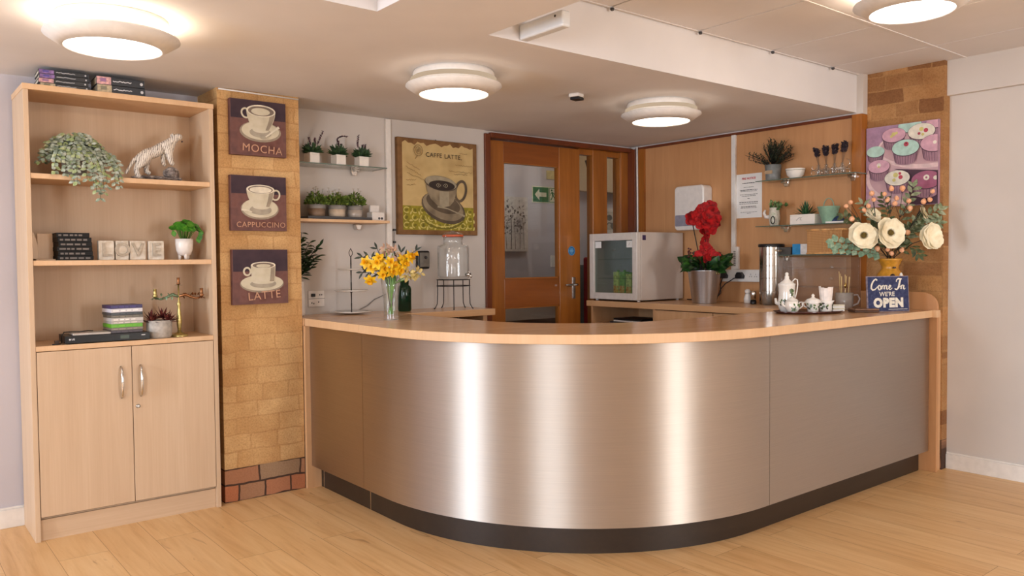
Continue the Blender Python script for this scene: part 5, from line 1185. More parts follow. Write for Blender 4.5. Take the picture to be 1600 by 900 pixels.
tp_ = MB(); tp_.tube([(0.03, -0.094, 0.028), (0.04, -0.125, 0.028)], 0.010, 12); tp_.tube([(0.04, -0.120, 0.030), (0.043, -0.132, 0.012)], 0.006, 10); tp_.tube([(0.038, -0.118, 0.036), (0.036, -0.116, 0.052)], 0.004, 8)
tp_.build('tap', 'chrome', dp)
wr = MB(); wr.tube([(-0.068, 0, 0.245), (-0.066, -0.02, 0.266), (-0.064, 0.0, 0.285), (0, 0.0, 0.295), (0.064, 0, 0.285), (0.066, -0.02, 0.266), (0.068, 0, 0.245)], 0.0018, 6); wr.build('wire_clasp', 'chrome', dp)
tag(MB().tube([(2.20, 4.338, 0.9225), (2.30, 4.338, 0.925), (2.37, 4.338, 0.955), (2.42, 4.342, 0.99), (2.50, 4.342, 1.02)], 0.003, 6).build('wall_cable', 'grey'), 'thin grey cable along the wall behind the cake stand', 'cable')

# ================================================================== RIGHT SIDE: fridge, plant, shelves
FG = thing('mini_fridge', 'small white glass fronted fridge on the right worktop', 'fridge', (4.20, 4.06, 0.9185))
fy0, fy1, fz0, fz1 = -0.235, 0.235, 0.010, 0.492
cas = MB(); cas.box(0.045, fy0, fz0, 0.500, fy0+0.03, fz1).box(0.045, fy1-0.03, fz0, 0.500, fy1, fz1).box(0.045, fy0+0.03, fz0, 0.500, fy1-0.03, fz0+0.035).box(0.045, fy0+0.03, fz1-0.035, 0.500, fy1-0.03, fz1).box(0.47, fy0+0.03, fz0+0.035, 0.500, fy1-0.03, fz1-0.035)
cas.build('cabinet', plain('fridge_white_enamel', (206, 192, 182), 0.35, vary=0.03, scale=4), FG, bevel=0.004)
drf = MB(); fw = 0.045
drf.box(0, fy0, fz0+0.002, 0.040, fy0+fw, fz1-0.002).box(0, fy1-fw, fz0+0.002, 0.040, fy1, fz1-0.002).box(0, fy0+fw, fz0+0.002, 0.040, fy1-fw, fz0+0.05).box(0, fy0+fw, fz1-0.055, 0.040, fy1-fw, fz1-0.002)
fd = drf.build('door', plain('fridge_door_white', (214, 204, 196), 0.3, vary=0.02), FG, bevel=0.003)
MB().box(0.014, fy0+fw, fz0+0.05, 0.018, fy1-fw, fz1-0.055).build('glass_panel', 'mirror_dark', fd)
for u0 in (0.125, -0.185):
    st_ = MB(); st_.T = wallR(0.0135, 0, 0); st_.box(u0, 0.385, 0, u0+0.06, 0.432, 0.001); st_.build('sticker', 'paper', fd)
q = MB(); q.T = wallR(0.012, 0, 0); q.tube([(-0.02+0.04*i/10, 0.375-0.012*math.sin(PI*i/10), 0.004) for i in range(11)], 0.002, 6); q.tube([(0.15, 0.40, 0.001), (0.155, 0.415, 0.001), (0.165, 0.42, 0.001)], 0.0012, 5)
q.build('grip', 'chrome', fd)
for z in (0.16, 0.30): MB().box(0.06, fy0+0.032, z, 0.46, fy1-0.032, z+0.004).build('inner_shelf', 'glass_shelf', FG)
MB().box(0.20, fy0-0.0012, 0.395+0.04, 0.235, fy0, 0.43+0.04).build('badge', plain('purple_sticker', (74, 48, 96), 0.4), FG) if False else MB().box(0.058, fy0-0.0012, 0.435, 0.092, fy0, 0.470).build('badge', plain('purple_sticker', (60, 44, 84), 0.4), FG)
for (x, y) in ((0.05, fy0+0.03), (0.05, fy1-0.03), (0.47, fy0+0.03), (0.47, fy1-0.03)): MB().lathe([(0.011, 0), (0.011, 0.010)], 14, c=(x, y, 0)).build('foot', 'ceramic', FG)
gc = plain('green_carton', (120, 176, 60), 0.5, vary=0.15, scale=40); gy = plain('yellow_green_carton', (190, 200, 100), 0.5, vary=0.2, scale=40); fr_ = leafmat('fruit_print', [(190, 80, 40), (226, 160, 60), (210, 214, 120)], 0.5, 60)
for k, (y, dz, sc, m1) in enumerate([(4.125, 0.0, 1.0, gy), (4.065, 0, 1.0, gc), (4.00, 0, 0.9, gy), (3.94, 0, 0.85, gc)]):
    o = thing('drink_carton', ['yellow green drink carton farthest left inside the fridge', 'green drink carton second from left inside the fridge', 'yellow green drink carton second from right inside the fridge', 'green drink carton farthest right inside the fridge'][k], 'carton', (4.33, y, 0.9185+0.0455), 0, 'drink cartons in the small fridge')
    h_ = 0.165*sc; MB().box(-0.028, -0.026, 0, 0.028, 0.026, h_).build('carton', m1, o, bevel=0.002); MB().box(-0.0285, -0.024, 0.006, -0.028, 0.024, h_*0.38).build('fruit_print', fr_, o)
    MB().lathe([(0.010, 0), (0.010, 0.012)], 14, c=(0, 0, h_)).build('cap', gc, o)

# steel bucket of red orchids
BX, BY = 4.43, 3.425
bu = thing('metal_bucket', 'brushed metal bucket planter on the right worktop', 'bucket', (BX, BY, 0.9185))
def uvlathe(prof, name, mat, parent, n=48):
    mb = MB(); mb.lathe(prof, n, capt=False); o = mb.build(name, mat, parent, fix=True); me = o.data; uv = me.uv_layers.new(name='UVMap')
    for poly in me.polygons:
        aa = [math.atan2(me.vertices[me.loops[li].vertex_index].co.y, me.vertices[me.loops[li].vertex_index].co.x) for li in poly.loop_indices]
        if max(aa)-min(aa) > PI: aa = [a+2*PI if a < 0 else a for a in aa]
        for li, a in zip(poly.loop_indices, aa): uv.data[li].uv = (a, me.vertices[me.loops[li].vertex_index].co.z)
    return o
uvlathe([(0.078, 0), (0.080, 0.003), (0.110, 0.218), (0.113, 0.221), (0.110, 0.224), (0.106, 0.218), (0.100, 0.17)], 'pail', steel_mat('bucket_steel', 0.38, 0.7, (206, 206, 210)), bu)
q = MB(); q.tube([(0.052*math.cos(a*PI/8)-0.07, -0.088-0.0*a, 0.205+0.010*math.sin(a*PI/8)) if False else (0.018*math.cos(a*PI/8)+0.0, -0.113, 0.203+0.009*math.sin(a*PI/8)) for a in range(17)], 0.0025, 6); q.build('ring_handle', 'brass', bu)
MB().lathe([(0.001, 0.17), (0.099, 0.17)], 20).build('soil', 'soil', bu)
oloc = (BX, BY, 0.9185+0.171)
red = leafmat('red_orchid_petal', [(104, 2, 6), (158, 6, 12), (186, 14, 18)], 0.7, 40); odk = leafmat('orchid_plant_leaf', [(14, 34, 16), (26, 58, 24), (58, 104, 34)], 0.35, 25)
R_ax = _r; 
def on(px_right, up, depth=0.0): return Vector((_r.x*px_right+_f.x*depth, _r.y*px_right+_f.y*depth, up))
def orchid(label, foot, base, mid, heads):
    o = thing('red_orchid', label, 'flower', oloc, 0, 'red orchid stems in the metal bucket'); s_ = MB(); s_.tube([on(*foot), on(*base), on(*mid), on(*heads[0][:3])], 0.0035, 7); s_.build('stem', 'darkmetal', o)
    for (x, z, d, r) in heads:
        mb = MB(); C_ = on(x, z, d); n = Vector((-0.6+random.uniform(-.4, .4), -0.75, random.uniform(-.2, .5))); n, u, v = flower_basis(n)
        for k in range(5):
            a = k*2*PI/5+random.uniform(-.2, .2); mb.leaf(C_, u*math.cos(a)+v*math.sin(a)+n*random.uniform(-.1, .6), r*1.15, r*1.2, 0, n, 0.1, cup=0.3, shape=[0.3, 0.9, 1.1, 0.9, 0.35])
        mb.ball(C_+n*0.006, 0.005, 8, 6, 1); mb.build('bloom', [red, plain('orchid_throat', (170, 60, 40), 0.5)], o)
random.seed(12)
orchid('tall red orchid stem with the highest blooms over the bucket', (0.0, 0.002), (-0.02, 0.08), (-0.05, 0.22), [(-0.085, 0.40, 0, 0.045), (-0.055, 0.405, -.02, 0.05), (-0.03, 0.435, 0, 0.045), (0.0, 0.455, 0, 0.05), (0.045, 0.475, .02, 0.045), (0.055, 0.44, 0, 0.045)])
orchid('second red orchid stem, blooms at middle height', (0.02, 0.002), (0.02, 0.08), (0.01, 0.20), [(0.005, 0.30, 0, 0.04), (0.035, 0.34, -.02, 0.05), (-0.02, 0.37, -.03, 0.05), (0.06, 0.40, 0.0, 0.05), (0.02, 0.40, -.03, 0.05), (0.0, 0.25, 0, 0.03), (0.07, 0.37, 0.01, 0.04)])
orchid('short red bloom cluster low at the front of the bucket', (0.0, 0.002, -0.03), (0.0, 0.05, -0.04), (0.0, 0.10, -0.05), [(-0.005, 0.19, -0.06, 0.045), (-0.035, 0.145, -0.06, 0.045), (0.025, 0.15, -0.06, 0.045), (0.055, 0.14, -0.05, 0.04), (-0.055, 0.13, -0.06, 0.035)])
lf_ = thing('green_foliage', 'dark green leaves spreading round the rim of the metal bucket', 'foliage', oloc); mb = MB(); st = MB()
for i in range(150):
    a = random.uniform(0, 2*PI); e = random.uniform(-0.15, 0.9); L = random.uniform(0.055, 0.095); r = random.uniform(0.03, 0.125)
    c = (r*math.cos(a), r*math.sin(a), 0.055+random.uniform(0, 0.06)); st.tube([(c[0]*0.4, c[1]*0.4, 0.002), c], 0.0015, 4)
    mb.leaf(c, (math.cos(a)*math.cos(e), math.sin(a)*math.cos(e), math.sin(e)), L, 0.050, 0, (-0.7+random.uniform(-.5, .5), -0.5+random.uniform(-.5, .5), 0.5), 0.35)
mb.build('leaves', odk, lf_); st.build('stems', 'darkmetal', lf_)
random.seed(13)
for k, (x, z, lb) in enumerate([(-0.10, 0.19, 'dark berried twig at the left of the orchid bucket'), (0.10, 0.16, 'dark berried twig at the right of the orchid bucket')]):
    o = thing('berry_twig', lb, 'twig', oloc); s_ = MB(); s_.tube([on(x*0.3, 0.002), on(x*0.8, 0.10), on(x, z)], 0.002, 5); s_.build('stem', 'darkmetal', o); mb = MB()
    for i in range(14): mb.ball(on(x*random.uniform(.8, 1.15), z-random.uniform(-0.015, 0.08), random.uniform(-.03, .03)), 0.0065, 8, 6)
    mb.build('berries', plain('dark_red_berry_%d' % k, (84, 24, 28), 0.3), o)

# towel dispenser
td = thing('towel_dispenser', 'white paper towel dispenser with a grey lower window', 'dispenser', (4.72, 3.707, 1.425))
def rr(w_, h_, r, n=6):
    P_ = []
    for (cx, cy, a0) in ((w_/2-r, h_-r, 0), (-w_/2+r, h_-r, PI/2), (-w_/2+r, r, PI), (w_/2-r, r, 1.5*PI)):
        for i in range(n+1): P_.append((cx+r*math.cos(a0+PI/2*i/n), cy+r*math.sin(a0+PI/2*i/n)))
    return P_
a = MB(); a.T = wallR(0, 0, 0); a.prism(rr(0.262, 0.318, 0.03), 0, 0.105); a.build('cover', 'ceramic', td, bevel=0.012, bevseg=4)
a = MB(); a.T = wallR(-0.1055, 0, 0.03); a.prism([(p[0], p[1]) for p in rr(0.240, 0.080, 0.008)], 0, 0.0015); a.build('window', plain('grey_window', (140, 136, 150), 0.25), td)
# notice, conduit switch, double socket with plugs
nt = thing('notice_sheet', 'white printed notice with a red heading on the beech panelling', 'notice', (4.7195, 3.275, 1.645))
a = MB(); a.T = wallR(0, 0, 0); a.box(-0.104, -0.150, 0, 0.104, 0.150, 0.0008); a.build('sheet', 'paper', nt)
a = MB(); a.T = wallR(-0.0009, 0, 0); a.text('FIRE NOTICE', 0.019, Matrix.Translation((0.0, 0.118, 0)), 0, bold=0.0008); a.build('heading', 'redink', nt, fix=False)
random.seed(1); a = MB(); a.T = wallR(-0.0009, 0, 0)
for (v, l, w_) in ((0.085, 0.10, 3), (0.058, 0.08, 2), (0.038, 0.14, 3), (0.030, 0.13, 2), (0.008, 0.14, 2), (-0.002, 0.11, 2), (-0.020, 0.02, 3), (-0.045, 0.15, 3), (-0.055, 0.15, 2), (-0.075, 0.12, 3), (-0.083, 0.13, 2), (-0.112, 0.13, 1.5), (-0.120, 0.03, 1.5)):
    u = -l/2
    while u < l/2:
        k_ = min(random.uniform(0.006, 0.02), l/2-u); a.flat([(u, v), (u+k_, v), (u+k_, v+0.0016*w_), (u, v+0.0016*w_)], 0); u += k_+0.003
a.build('printed_lines', 'ink', nt, fix=False)
sw_ = thing('wall_switch', 'narrow white upright switch plate on the beech wall', 'switch', (4.72, 3.375, 1.222))
a = MB(); a.T = wallR(0, 0, 0); a.box(-0.030, -0.078, 0, 0.030, 0.078, 0.022); a.build('plate', 'white', sw_, bevel=0.003)
a = MB(); a.T = wallR(-0.0225, 0, 0)
for k in range(9): a.box(-0.008, -0.055+0.012*k, 0, 0.010, -0.0475+0.012*k, 0.0008)
a.build('printed_marks', 'grey', sw_)
sk = thing('wall_socket', 'long white socket strip with two black plugs on the beech wall', 'socket', (4.72, 3.325, 1.10))
a = MB(); a.T = wallR(0, 0, 0); a.box(-0.155, -0.042, 0, 0.155, 0.042, 0.028); a.build('plate', 'white', sk, bevel=0.004)
for y in (-0.125, 0.01):
    a = MB(); a.T = wallR(-0.028, 0, 0); a.prism([(y-0.028, -0.02), (y+0.026, -0.02), (y+0.030, 0.0), (y+0.012, 0.024), (y-0.016, 0.024), (y-0.03, 0.0)], 0, 0.035); a.build('plug', 'black', sk, bevel=0.004)
a = MB(); a.T = wallR(-0.0285, 0, 0)
for y in (0.085, 0.125):
    for (dx, dz) in ((0, 0.010), (-0.008, -0.006), (0.008, -0.006)): a.box(y+dx-0.0018, dz-0.003, 0, y+dx+0.0018, dz+0.003, 0.0008)
a.build('pin_holes', 'darkgrey', sk)
tag(MB().tube([(4.665, 3.45, 1.085), (4.64, 3.45, 1.04), (4.63, 3.44, 0.98), (4.60, 3.47, 0.93), (4.62, 3.56, 0.9225), (4.68, 3.66, 0.9225), (4.69, 3.78, 0.9225)], 0.004, 7).build('power_cable', 'black'), 'black cable from the left plug running down behind the bucket', 'cable')
tag(MB().tube([(4.69, 3.34, 1.09), (4.68, 3.37, 1.08), (4.675, 3.40, 1.06), (4.67, 3.43, 1.045), (4.665, 3.47, 1.0), (4.66, 3.50, 0.9225)], 0.0035, 7).build('power_cable', 'darkgrey'), 'dark cable looping from the right plug of the socket strip', 'cable')
ad = thing('plug_adapter', 'small pale adapter on the worktop between fridge and bucket', 'adapter', (4.64, 3.63, 0.9185))
MB().box(-0.02, -0.02, 0, 0.02, 0.02, 0.065).build('body', 'ceramic', ad, bevel=0.004)

# glass shelves on the beech wall
glass_shelf('glass_shelf', 'upper glass shelf on the beech wall with a bowl and two plants', (4.57, 2.44, 1.7175), (4.715, 3.12, 0), (2.52, 2.975), 'x')
glass_shelf('glass_shelf', 'middle glass shelf on the beech wall with a green bucket', (4.57, 2.50, 1.4225), (4.715, 3.12, 0), (2.975,), 'x')
glass_shelf('glass_shelf', 'lowest glass shelf on the beech wall with the wicker basket', (4.57, 2.42, 1.2335), (4.715, 3.02, 0), (2.97,), 'x')
rs = thing('herb_pot', 'bushy dark rosemary in a grey metal pot on the upper shelf', 'potted plant', (4.64, 3.035, 1.7240))
MB().lathe([(0.042, 0), (0.046, 0.004), (0.052, 0.102), (0.048, 0.102), (0.045, 0.085)], 32, capt=False).build('pot', leafmat('galvanised_grey', [(110, 112, 112), (140, 142, 140)], 0.5, 30), rs)
a = MB(); a.T = wallR(-0.0505, 0.0, 0.052); a.prism([(-0.028, -0.011), (0.028, -0.011), (0.028, 0.011), (-0.028, 0.011)], 0, 0.002); a.build('label_plate', plain('tan_label', (176, 148, 116), 0.6), rs)
random.seed(17); mb = MB(); st = MB()
for i in range(90):
    a = random.uniform(0, 2*PI); e = random.uniform(0.35, 1.5); L = random.uniform(0.12, 0.19); d = Vector((math.cos(a)*math.cos(e)*0.75, math.sin(a)*math.cos(e)*1.15, math.sin(e)))
    d = d.normalized(); p0 = Vector((0, 0, 0.085)); p1 = p0+d*L; p1.x = min(p1.x, 0.06); st.tube([p0, p0.lerp(p1, 0.5)+Vector((0, 0, 0.008)), p1], 0.0012, 4)
    for j in range(12):
        t = 0.3+0.7*j/11; b_ = random.uniform(0, 2*PI); p = p0.lerp(p1, t); mb.leaf(p, d*0.8+Vector((math.cos(b_), math.sin(b_), random.uniform(-.3, .5)))*0.8, 0.020, 0.007, 0, (0, 0, 1), 0.1)
mb.build('leaves', leafmat('rosemary_dark', [(30, 38, 30), (52, 62, 46), (82, 88, 66)], 0.6, 50), rs); st.build('stems', 'darkmetal', rs)
bl = thing('bowl', 'small white bowl with a fine rim line on the upper shelf', 'bowl', (4.64, 2.873, 1.7240))
MB().lathe([(0.032, 0), (0.034, 0.004), (0.052, 0.022), (0.061, 0.058), (0.062, 0.062), (0.058, 0.062), (0.048, 0.024), (0.001, 0.010)], 40, capt=False).build('bowl', 'china', bl)
MB().lathe([(0.0603, 0.050), (0.0610, 0.0525), (0.0612, 0.0525), (0.0606, 0.0498)], 40, closed=True).build('rim_line', plain('grey_green_line', (140, 140, 120), 0.4), bl)
# rack of little glass jars with dried lavender bunches
rk = thing('wire_rack', 'silver rack of small bottles on the right of the upper shelf', 'rack', (4.64, 2.635, 1.7240))
a = MB(); a.box(-0.035, -0.105, 0.0, 0.035, 0.105, 0.004)
for x in (-0.035, 0.035): a.tube([(x, -0.105, 0.035), (x, 0.105, 0.035)], 0.0022, 6)
for y in (-0.105, -0.035, 0.035, 0.105): a.tube([(-0.035, y, 0.0), (-0.035, y, 0.035)], 0.0022, 6); a.tube([(0.035, y, 0.0), (0.035, y, 0.035)], 0.0022, 6)
a.tube([(0, -0.105, 0.035), (0, -0.125, 0.06), (0, -0.120, 0.085), (0, -0.105, 0.09)], 0.002, 6); a.tube([(0, 0.105, 0.035), (0, 0.125, 0.055), (0, 0.115, 0.065)], 0.002, 6)
a.build('frame', 'chrome', rk)
drl = leafmat('dried_blue_lavender', [(36, 30, 38), (60, 52, 62), (88, 78, 86)], 0.7, 80)
for k, y in enumerate((0.078, 0.027, -0.027, -0.078)):
    pos = ['farthest left', 'second from the left', 'third from the left', 'farthest right'][k]
    o = thing('small_bottle', 'small clear bottle %s in the silver rack' % pos, 'bottle', (4.64, 2.635+y, 1.7285), 0, 'bottles in the silver rack')
    MB().lathe([(0.018, 0), (0.021, 0.004), (0.021, 0.04), (0.010, 0.052), (0.011, 0.066), (0.009, 0.066), (0.008, 0.052), (0.018, 0.04), (0.018, 0.005), (0.001, 0.004)], 20, capt=False).build('glass', 'glass_v', o)
    o = thing('dried_bunch', 'dried lavender bunch %s in the silver rack' % pos, 'dried flower', (4.64, 2.635+y, 1.7285), 0, 'dried bunches in the silver rack')
    s_ = MB(); mb = MB(); lean = (k-1.5)*-0.012
    for i in range(7):
        a_ = 2*PI*i/7; dx, dy = 0.006*math.cos(a_), 0.006*math.sin(a_); tip = (dx*2.2, dy*2.2+lean, 0.162+random.uniform(-.012, .006)+0.006*k)
        s_.tube([(dx*0.4, dy*0.4, 0.007), (dx*0.6, dy*0.6, 0.07), tip], 0.0009, 4)
        for j in range(20):
            b_ = random.uniform(0, 2*PI); t = 0.50+0.5*j/19; p = Vector((dx*0.6, dy*0.6, 0.07)).lerp(Vector(tip), t)
            mb.leaf(p, (math.cos(b_), math.sin(b_), 0.9), 0.019, 0.013, 0)
    s_.build('stems', plain('dry_stem_%d' % k, (140, 110, 84), 0.8), o); mb.build('flowers', drl, o)
# middle shelf
fg = thing('ceramic_jug', 'white ceramic jug with ivy and a dark handle on the middle shelf', 'jug', (4.635, 3.02, 1.4290))
MB().lathe([(0.026, 0), (0.030, 0.006), (0.036, 0.045), (0.034, 0.085), (0.030, 0.105), (0.034, 0.118), (0.030, 0.118), (0.027, 0.10)], 28, capt=False).build('body', leafmat('speckled_ceramic', [(190, 182, 164), (214, 208, 194), (170, 176, 150)], 0.3, 50), fg)
a = MB(); a.tube([(-0.01, 0.030, 0.06), (-0.015, 0.055, 0.060), (-0.015, 0.068, 0.085), (-0.015, 0.058, 0.105)], [0.014, 0.013, 0.010, 0.006], 10); a.build('spout', 'ceramic', fg)
a = MB(); a.tube([(-0.038+0.0*math.cos(t), -0.012+0.014*math.cos(t), 0.035+0.024*math.sin(t)) for t in [i*PI/8 for i in range(17)]], 0.003, 7); a.build('handle', 'darkmetal', fg)
random.seed(19); mb = MB(); st = MB()
for i in range(26):
    p = (random.uniform(-0.03, 0.03), random.uniform(-0.075, 0.03), 0.125+random.uniform(-0.02, 0.03)); st.tube([(0, 0, 0.10), (p[0]*0.5, p[1]*0.5, 0.13), p], 0.001, 4)
    mb.leaf(p, (random.uniform(-1, .3), random.uniform(-1, 1), random.uniform(-.3, .6)), 0.024, 0.022, 0, (-1, 0, 0.4), 0.2, shape=[0.6, 1.1, 0.9, 0.5, 0.05])
mb.build('ivy_leaves', leafmat('ivy_green', [(44, 72, 36), (78, 110, 58), (130, 148, 100)], 0.5, 60), fg); st.build('stems', 'darkmetal', fg)
su = thing('potted_succulent', 'spiky green succulent in a white square box on the middle shelf', 'plant', (4.632, 2.79, 1.4290))
a = MB(); s_ = 0.050; a.box(-s_, -0.085, 0, s_, 0.085, 0.050)
for (x0, y0, x1, y1) in ((-s_, -0.085, s_, -0.080), (-s_, 0.080, s_, 0.085), (-s_, -0.080, -s_+0.005, 0.080), (s_-0.005, -0.080, s_, 0.080)): a.box(x0, y0, 0.050, x1, y1, 0.062)
a.build('box', 'china', su, bevel=0.002)
a = MB(); a.T = wallR(-0.0505, 0.02, 0); a.stroke([(-0.02, 0.025), (0.0, 0.042), (0.02, 0.043), (0.005, 0.034), (0.015, 0.024)], 0.003, 0); a.build('printed_mark', 'grey', su, fix=False)
mb = MB(); random.seed(23)
for i in range(34):
    a_ = i*2.4; e = 0.15+1.35*i/34; mb.leaf((0, 0.005, 0.052), (math.cos(a_)*math.cos(e), math.sin(a_)*math.cos(e), math.sin(e)), 0.085 if e < 1.2 else 0.10, 0.017, 0, (0, 0, 1), -0.1, cup=0.5, shape=[0.8, 1, 0.8, 0.5, 0.03])
mb.build('leaves', leafmat('agave_green', [(24, 52, 34), (44, 84, 52), (80, 120, 76)], 0.4, 40), su)
gbk = thing('mint_bucket', 'small mint green metal bucket with a loop handle on the middle shelf', 'bucket', (4.632, 2.640, 1.4290))
MB().lathe([(0.036, 0), (0.038, 0.003), (0.064, 0.098), (0.067, 0.100), (0.067, 0.104), (0.061, 0.102), (0.036, 0.006), (0.001, 0.006)], 36, capt=False).build('pail', plain('mint_enamel', (146, 182, 156), 0.35), gbk)
a = MB(); a.tube([(0, 0.062*math.cos(t)*0.55, 0.10+0.055*math.sin(t)) for t in [i*PI/10 for i in range(11)]], 0.003, 6); a.build('handle', plain('mint_wire', (136, 168, 146), 0.4), gbk)
tag(MB().box(-0.045, -0.06, 0, 0.045, 0.06, 0.010).build('paper_pad', 'paper', loc=(4.63, 2.575, 1.4290), bevel=0.001), 'white paper pad at the right end of the middle shelf', 'pad')
random.seed(2); cl = MB(); pts = []
cl.lathe([(0.038, 0), (0.036, 0.006), (0.026, 0.018), (0.010, 0.030), (0.001, 0.034)], 14, sq=(0.8, 1.25))
tag(cl.build('blue_cloth', plain('navy_cloth', (40, 56, 92), 0.9, vary=0.2), loc=(4.63, 2.575, 1.4395)), 'crumpled navy cloth on the white pad', 'cloth')
# lowest shelf: wicker basket, blue box, dark box
bk = thing('wicker_basket', 'honey coloured wicker basket on the lowest glass shelf', 'basket', (4.628, 2.635, 1.2400))
wk = NT('woven_wicker'); v = wk.coords((1, 1, 1), 'Object')
w1 = wk.node('ShaderNodeTexWave', bands_direction='Z'); w1.inputs['Scale'].default_value = 60; wk.link(v, w1.inputs['Vector'])
w2 = wk.node('ShaderNodeTexWave', bands_direction='Y'); w2.inputs['Scale'].default_value = 36; wk.link(v, w2.inputs['Vector'])
mm = wk.node('ShaderNodeMath', operation='MULTIPLY'); wk.link(w1.outputs['Fac'], mm.inputs[0]); wk.link(w2.outputs['Fac'], mm.inputs[1])
wk.base(wk.ramp(mm.outputs[0], [(0.0, (176, 120, 68)), (0.3, (218, 162, 104)), (0.8, (236, 194, 136))])); wk.bump(mm.outputs[0], 0.8, 0.004); wk.bsdf.inputs['Roughness'].default_value = 0.6
a = MB()
for (x0, y0, x1, y1) in ((-0.055, -0.115, 0.055, -0.108), (-0.055, 0.108, 0.055, 0.115), (-0.055, -0.108, -0.048, 0.108), (0.048, -0.108, 0.055, 0.108)): a.box(x0, y0, 0, x1, y1, 0.148)
a.box(-0.048, -0.108, 0, 0.048, 0.108, 0.006); a.build('body', wk.m, bk)
a = MB(); rimp = [(-0.056, -0.116), (0.056, -0.116), (0.056, 0.116), (-0.056, 0.116), (-0.056, -0.116)]
for z, r in ((0.150, 0.006), (0.006, 0.005)): a.tube([(p[0], p[1], z) for p in rimp], r, 8)
a.build('rim', plain('cane_binding', (220, 166, 106), 0.5, vary=0.15), bk)
bx_ = thing('cardboard_box', 'small blue and white box left of the wicker basket', 'box', (4.630, 2.812, 1.2400))
a = MB(); a.box(-0.035, -0.052, 0, 0.035, 0.012, 0.066, 0).box(-0.035, 0.012, 0, 0.035, 0.052, 0.066, 0); a.build('carton', plain('white_card', (214, 208, 204), 0.6), bx_, bevel=0.001)
a = MB(); a.box(-0.0356, -0.004, 0.0005, 0.0354, 0.0526, 0.0664); a.build('blue_sleeve', plain('sky_blue_card', (40, 130, 184), 0.5, vary=0.1), bx_)
tag(MB().box(-0.04, -0.055, 0, 0.04, 0.055, 0.048).build('dark_box', plain('charcoal_card', (70, 66, 62), 0.6), loc=(4.632, 2.93, 1.2400), bevel=0.002), 'low charcoal box beside the urn on the lowest glass shelf', 'box')

# ================================================================== RIGHT WORKTOP AND COUNTER END
ZT = 0.9185
ur = thing('water_urn', 'tall banded steel drinks canister with a black lid under the shelves', 'canister', (4.60, 3.02, ZT))
def ringed():
    P_ = [(0.074, 0.0)]
    for z in (0.085, 0.17, 0.25, 0.325): P_ += [(0.076, z-0.012), (0.076, z-0.004), (0.076, z-0.0015), (0.0752, z), (0.076, z+0.0015), (0.076, z+0.004), (0.076, z+0.012)]
    return P_+[(0.076, 0.372)]
uvlathe(ringed(), 'body', steel_mat('canister_steel', 0.22, 0.5, (206, 200, 192)), ur)
MB().lathe([(0.081, 0.373), (0.083, 0.377), (0.083, 0.388), (0.078, 0.392), (0.001, 0.393)], 40).build('lid', 'black', ur)
MB().tube([(-0.03, -0.070, 0.345), (-0.05, -0.100, 0.348)], 0.008, 10).build('latch', 'chrome', ur)
sl = thing('salt_shaker', 'small white ceramic shaker on the right worktop', 'shaker', (4.60, 3.20, ZT))
MB().lathe([(0.018, 0), (0.024, 0.006), (0.026, 0.03), (0.018, 0.055), (0.014, 0.066), (0.019, 0.075), (0.019, 0.086), (0.010, 0.094), (0.001, 0.095)], 24).build('body', 'ceramic', sl)
MB().lathe([(0.0145, 0.062), (0.0155, 0.064), (0.0145, 0.066)], 20, closed=True).build('neck_ring', 'grey', sl)
gr = thing('pepper_grinder', 'slim steel grinder with a black base beside the white shaker', 'grinder', (4.555, 3.125, ZT))
MB().lathe([(0.019, 0), (0.020, 0.004), (0.019, 0.022)], 24).build('base', 'black', gr); MB().lathe([(0.0175, 0.0222), (0.0175, 0.078), (0.015, 0.083), (0.001, 0.084)], 24).build('barrel', 'chrome', gr)
tumb = thing('glass_tumbler', 'plain clear tumbler in front of the steel canister', 'glass', (4.50, 2.985, ZT))
MB().lathe([(0.028, 0), (0.034, 0.085), (0.032, 0.085), (0.026, 0.006), (0.001, 0.006)], 28, capt=False).build('glass', 'glass_v', tumb)

# clear acrylic cake cabinet
ac = thing('display_cabinet', 'clear acrylic cake display box behind the tea tray', 'display box', (4.575, 2.69, ZT))
x0, x1, y0, y1, hh = -0.075, 0.085, -0.235, 0.215, 0.300
a = MB()
for (p, q_) in (((x0, y0, 0), (x0+0.004, y1, hh)), ((x1-0.004, y0, 0), (x1, y1, hh)), ((x0, y0, 0), (x1, y0+0.004, hh)), ((x0, y1-0.004, 0), (x1, y1, hh)), ((x0, y0, hh), (x1, y1, hh+0.004)), ((x0, y0, 0), (x1, y1, 0.004))): a.box(*p, *q_)
a.build('case', 'acrylic', ac)
a = MB()
for z in (0.12, 0.235): a.box(x0+0.005, y0+0.005, z, x1-0.005, y1-0.005, z+0.004)
a.build('tier', 'acrylic', ac)
for z in (0.245, 0.175): MB().ball((x0-0.010, -0.15, z), (0.010, 0.012, 0.010), 12, 8).build('knob', 'glass_v', ac)
pl_ = MB()
pl_.box(x0+0.02, y0+0.08, 0.005, x1-0.02, y1-0.08, 0.03); 
tag(MB().lathe([(0.05, 0), (0.055, 0.02), (0.04, 0.035), (0.001, 0.045)], 20, sq=(0.9, 1.8)).build('cake_loaf', leafmat('baked_brown', [(150, 80, 30), (186, 108, 44), (206, 136, 66)], 0.7, 40), loc=(4.58, 2.68, ZT+0.0045)),
    'baked brown loaf on the floor of the clear display box', 'cake')

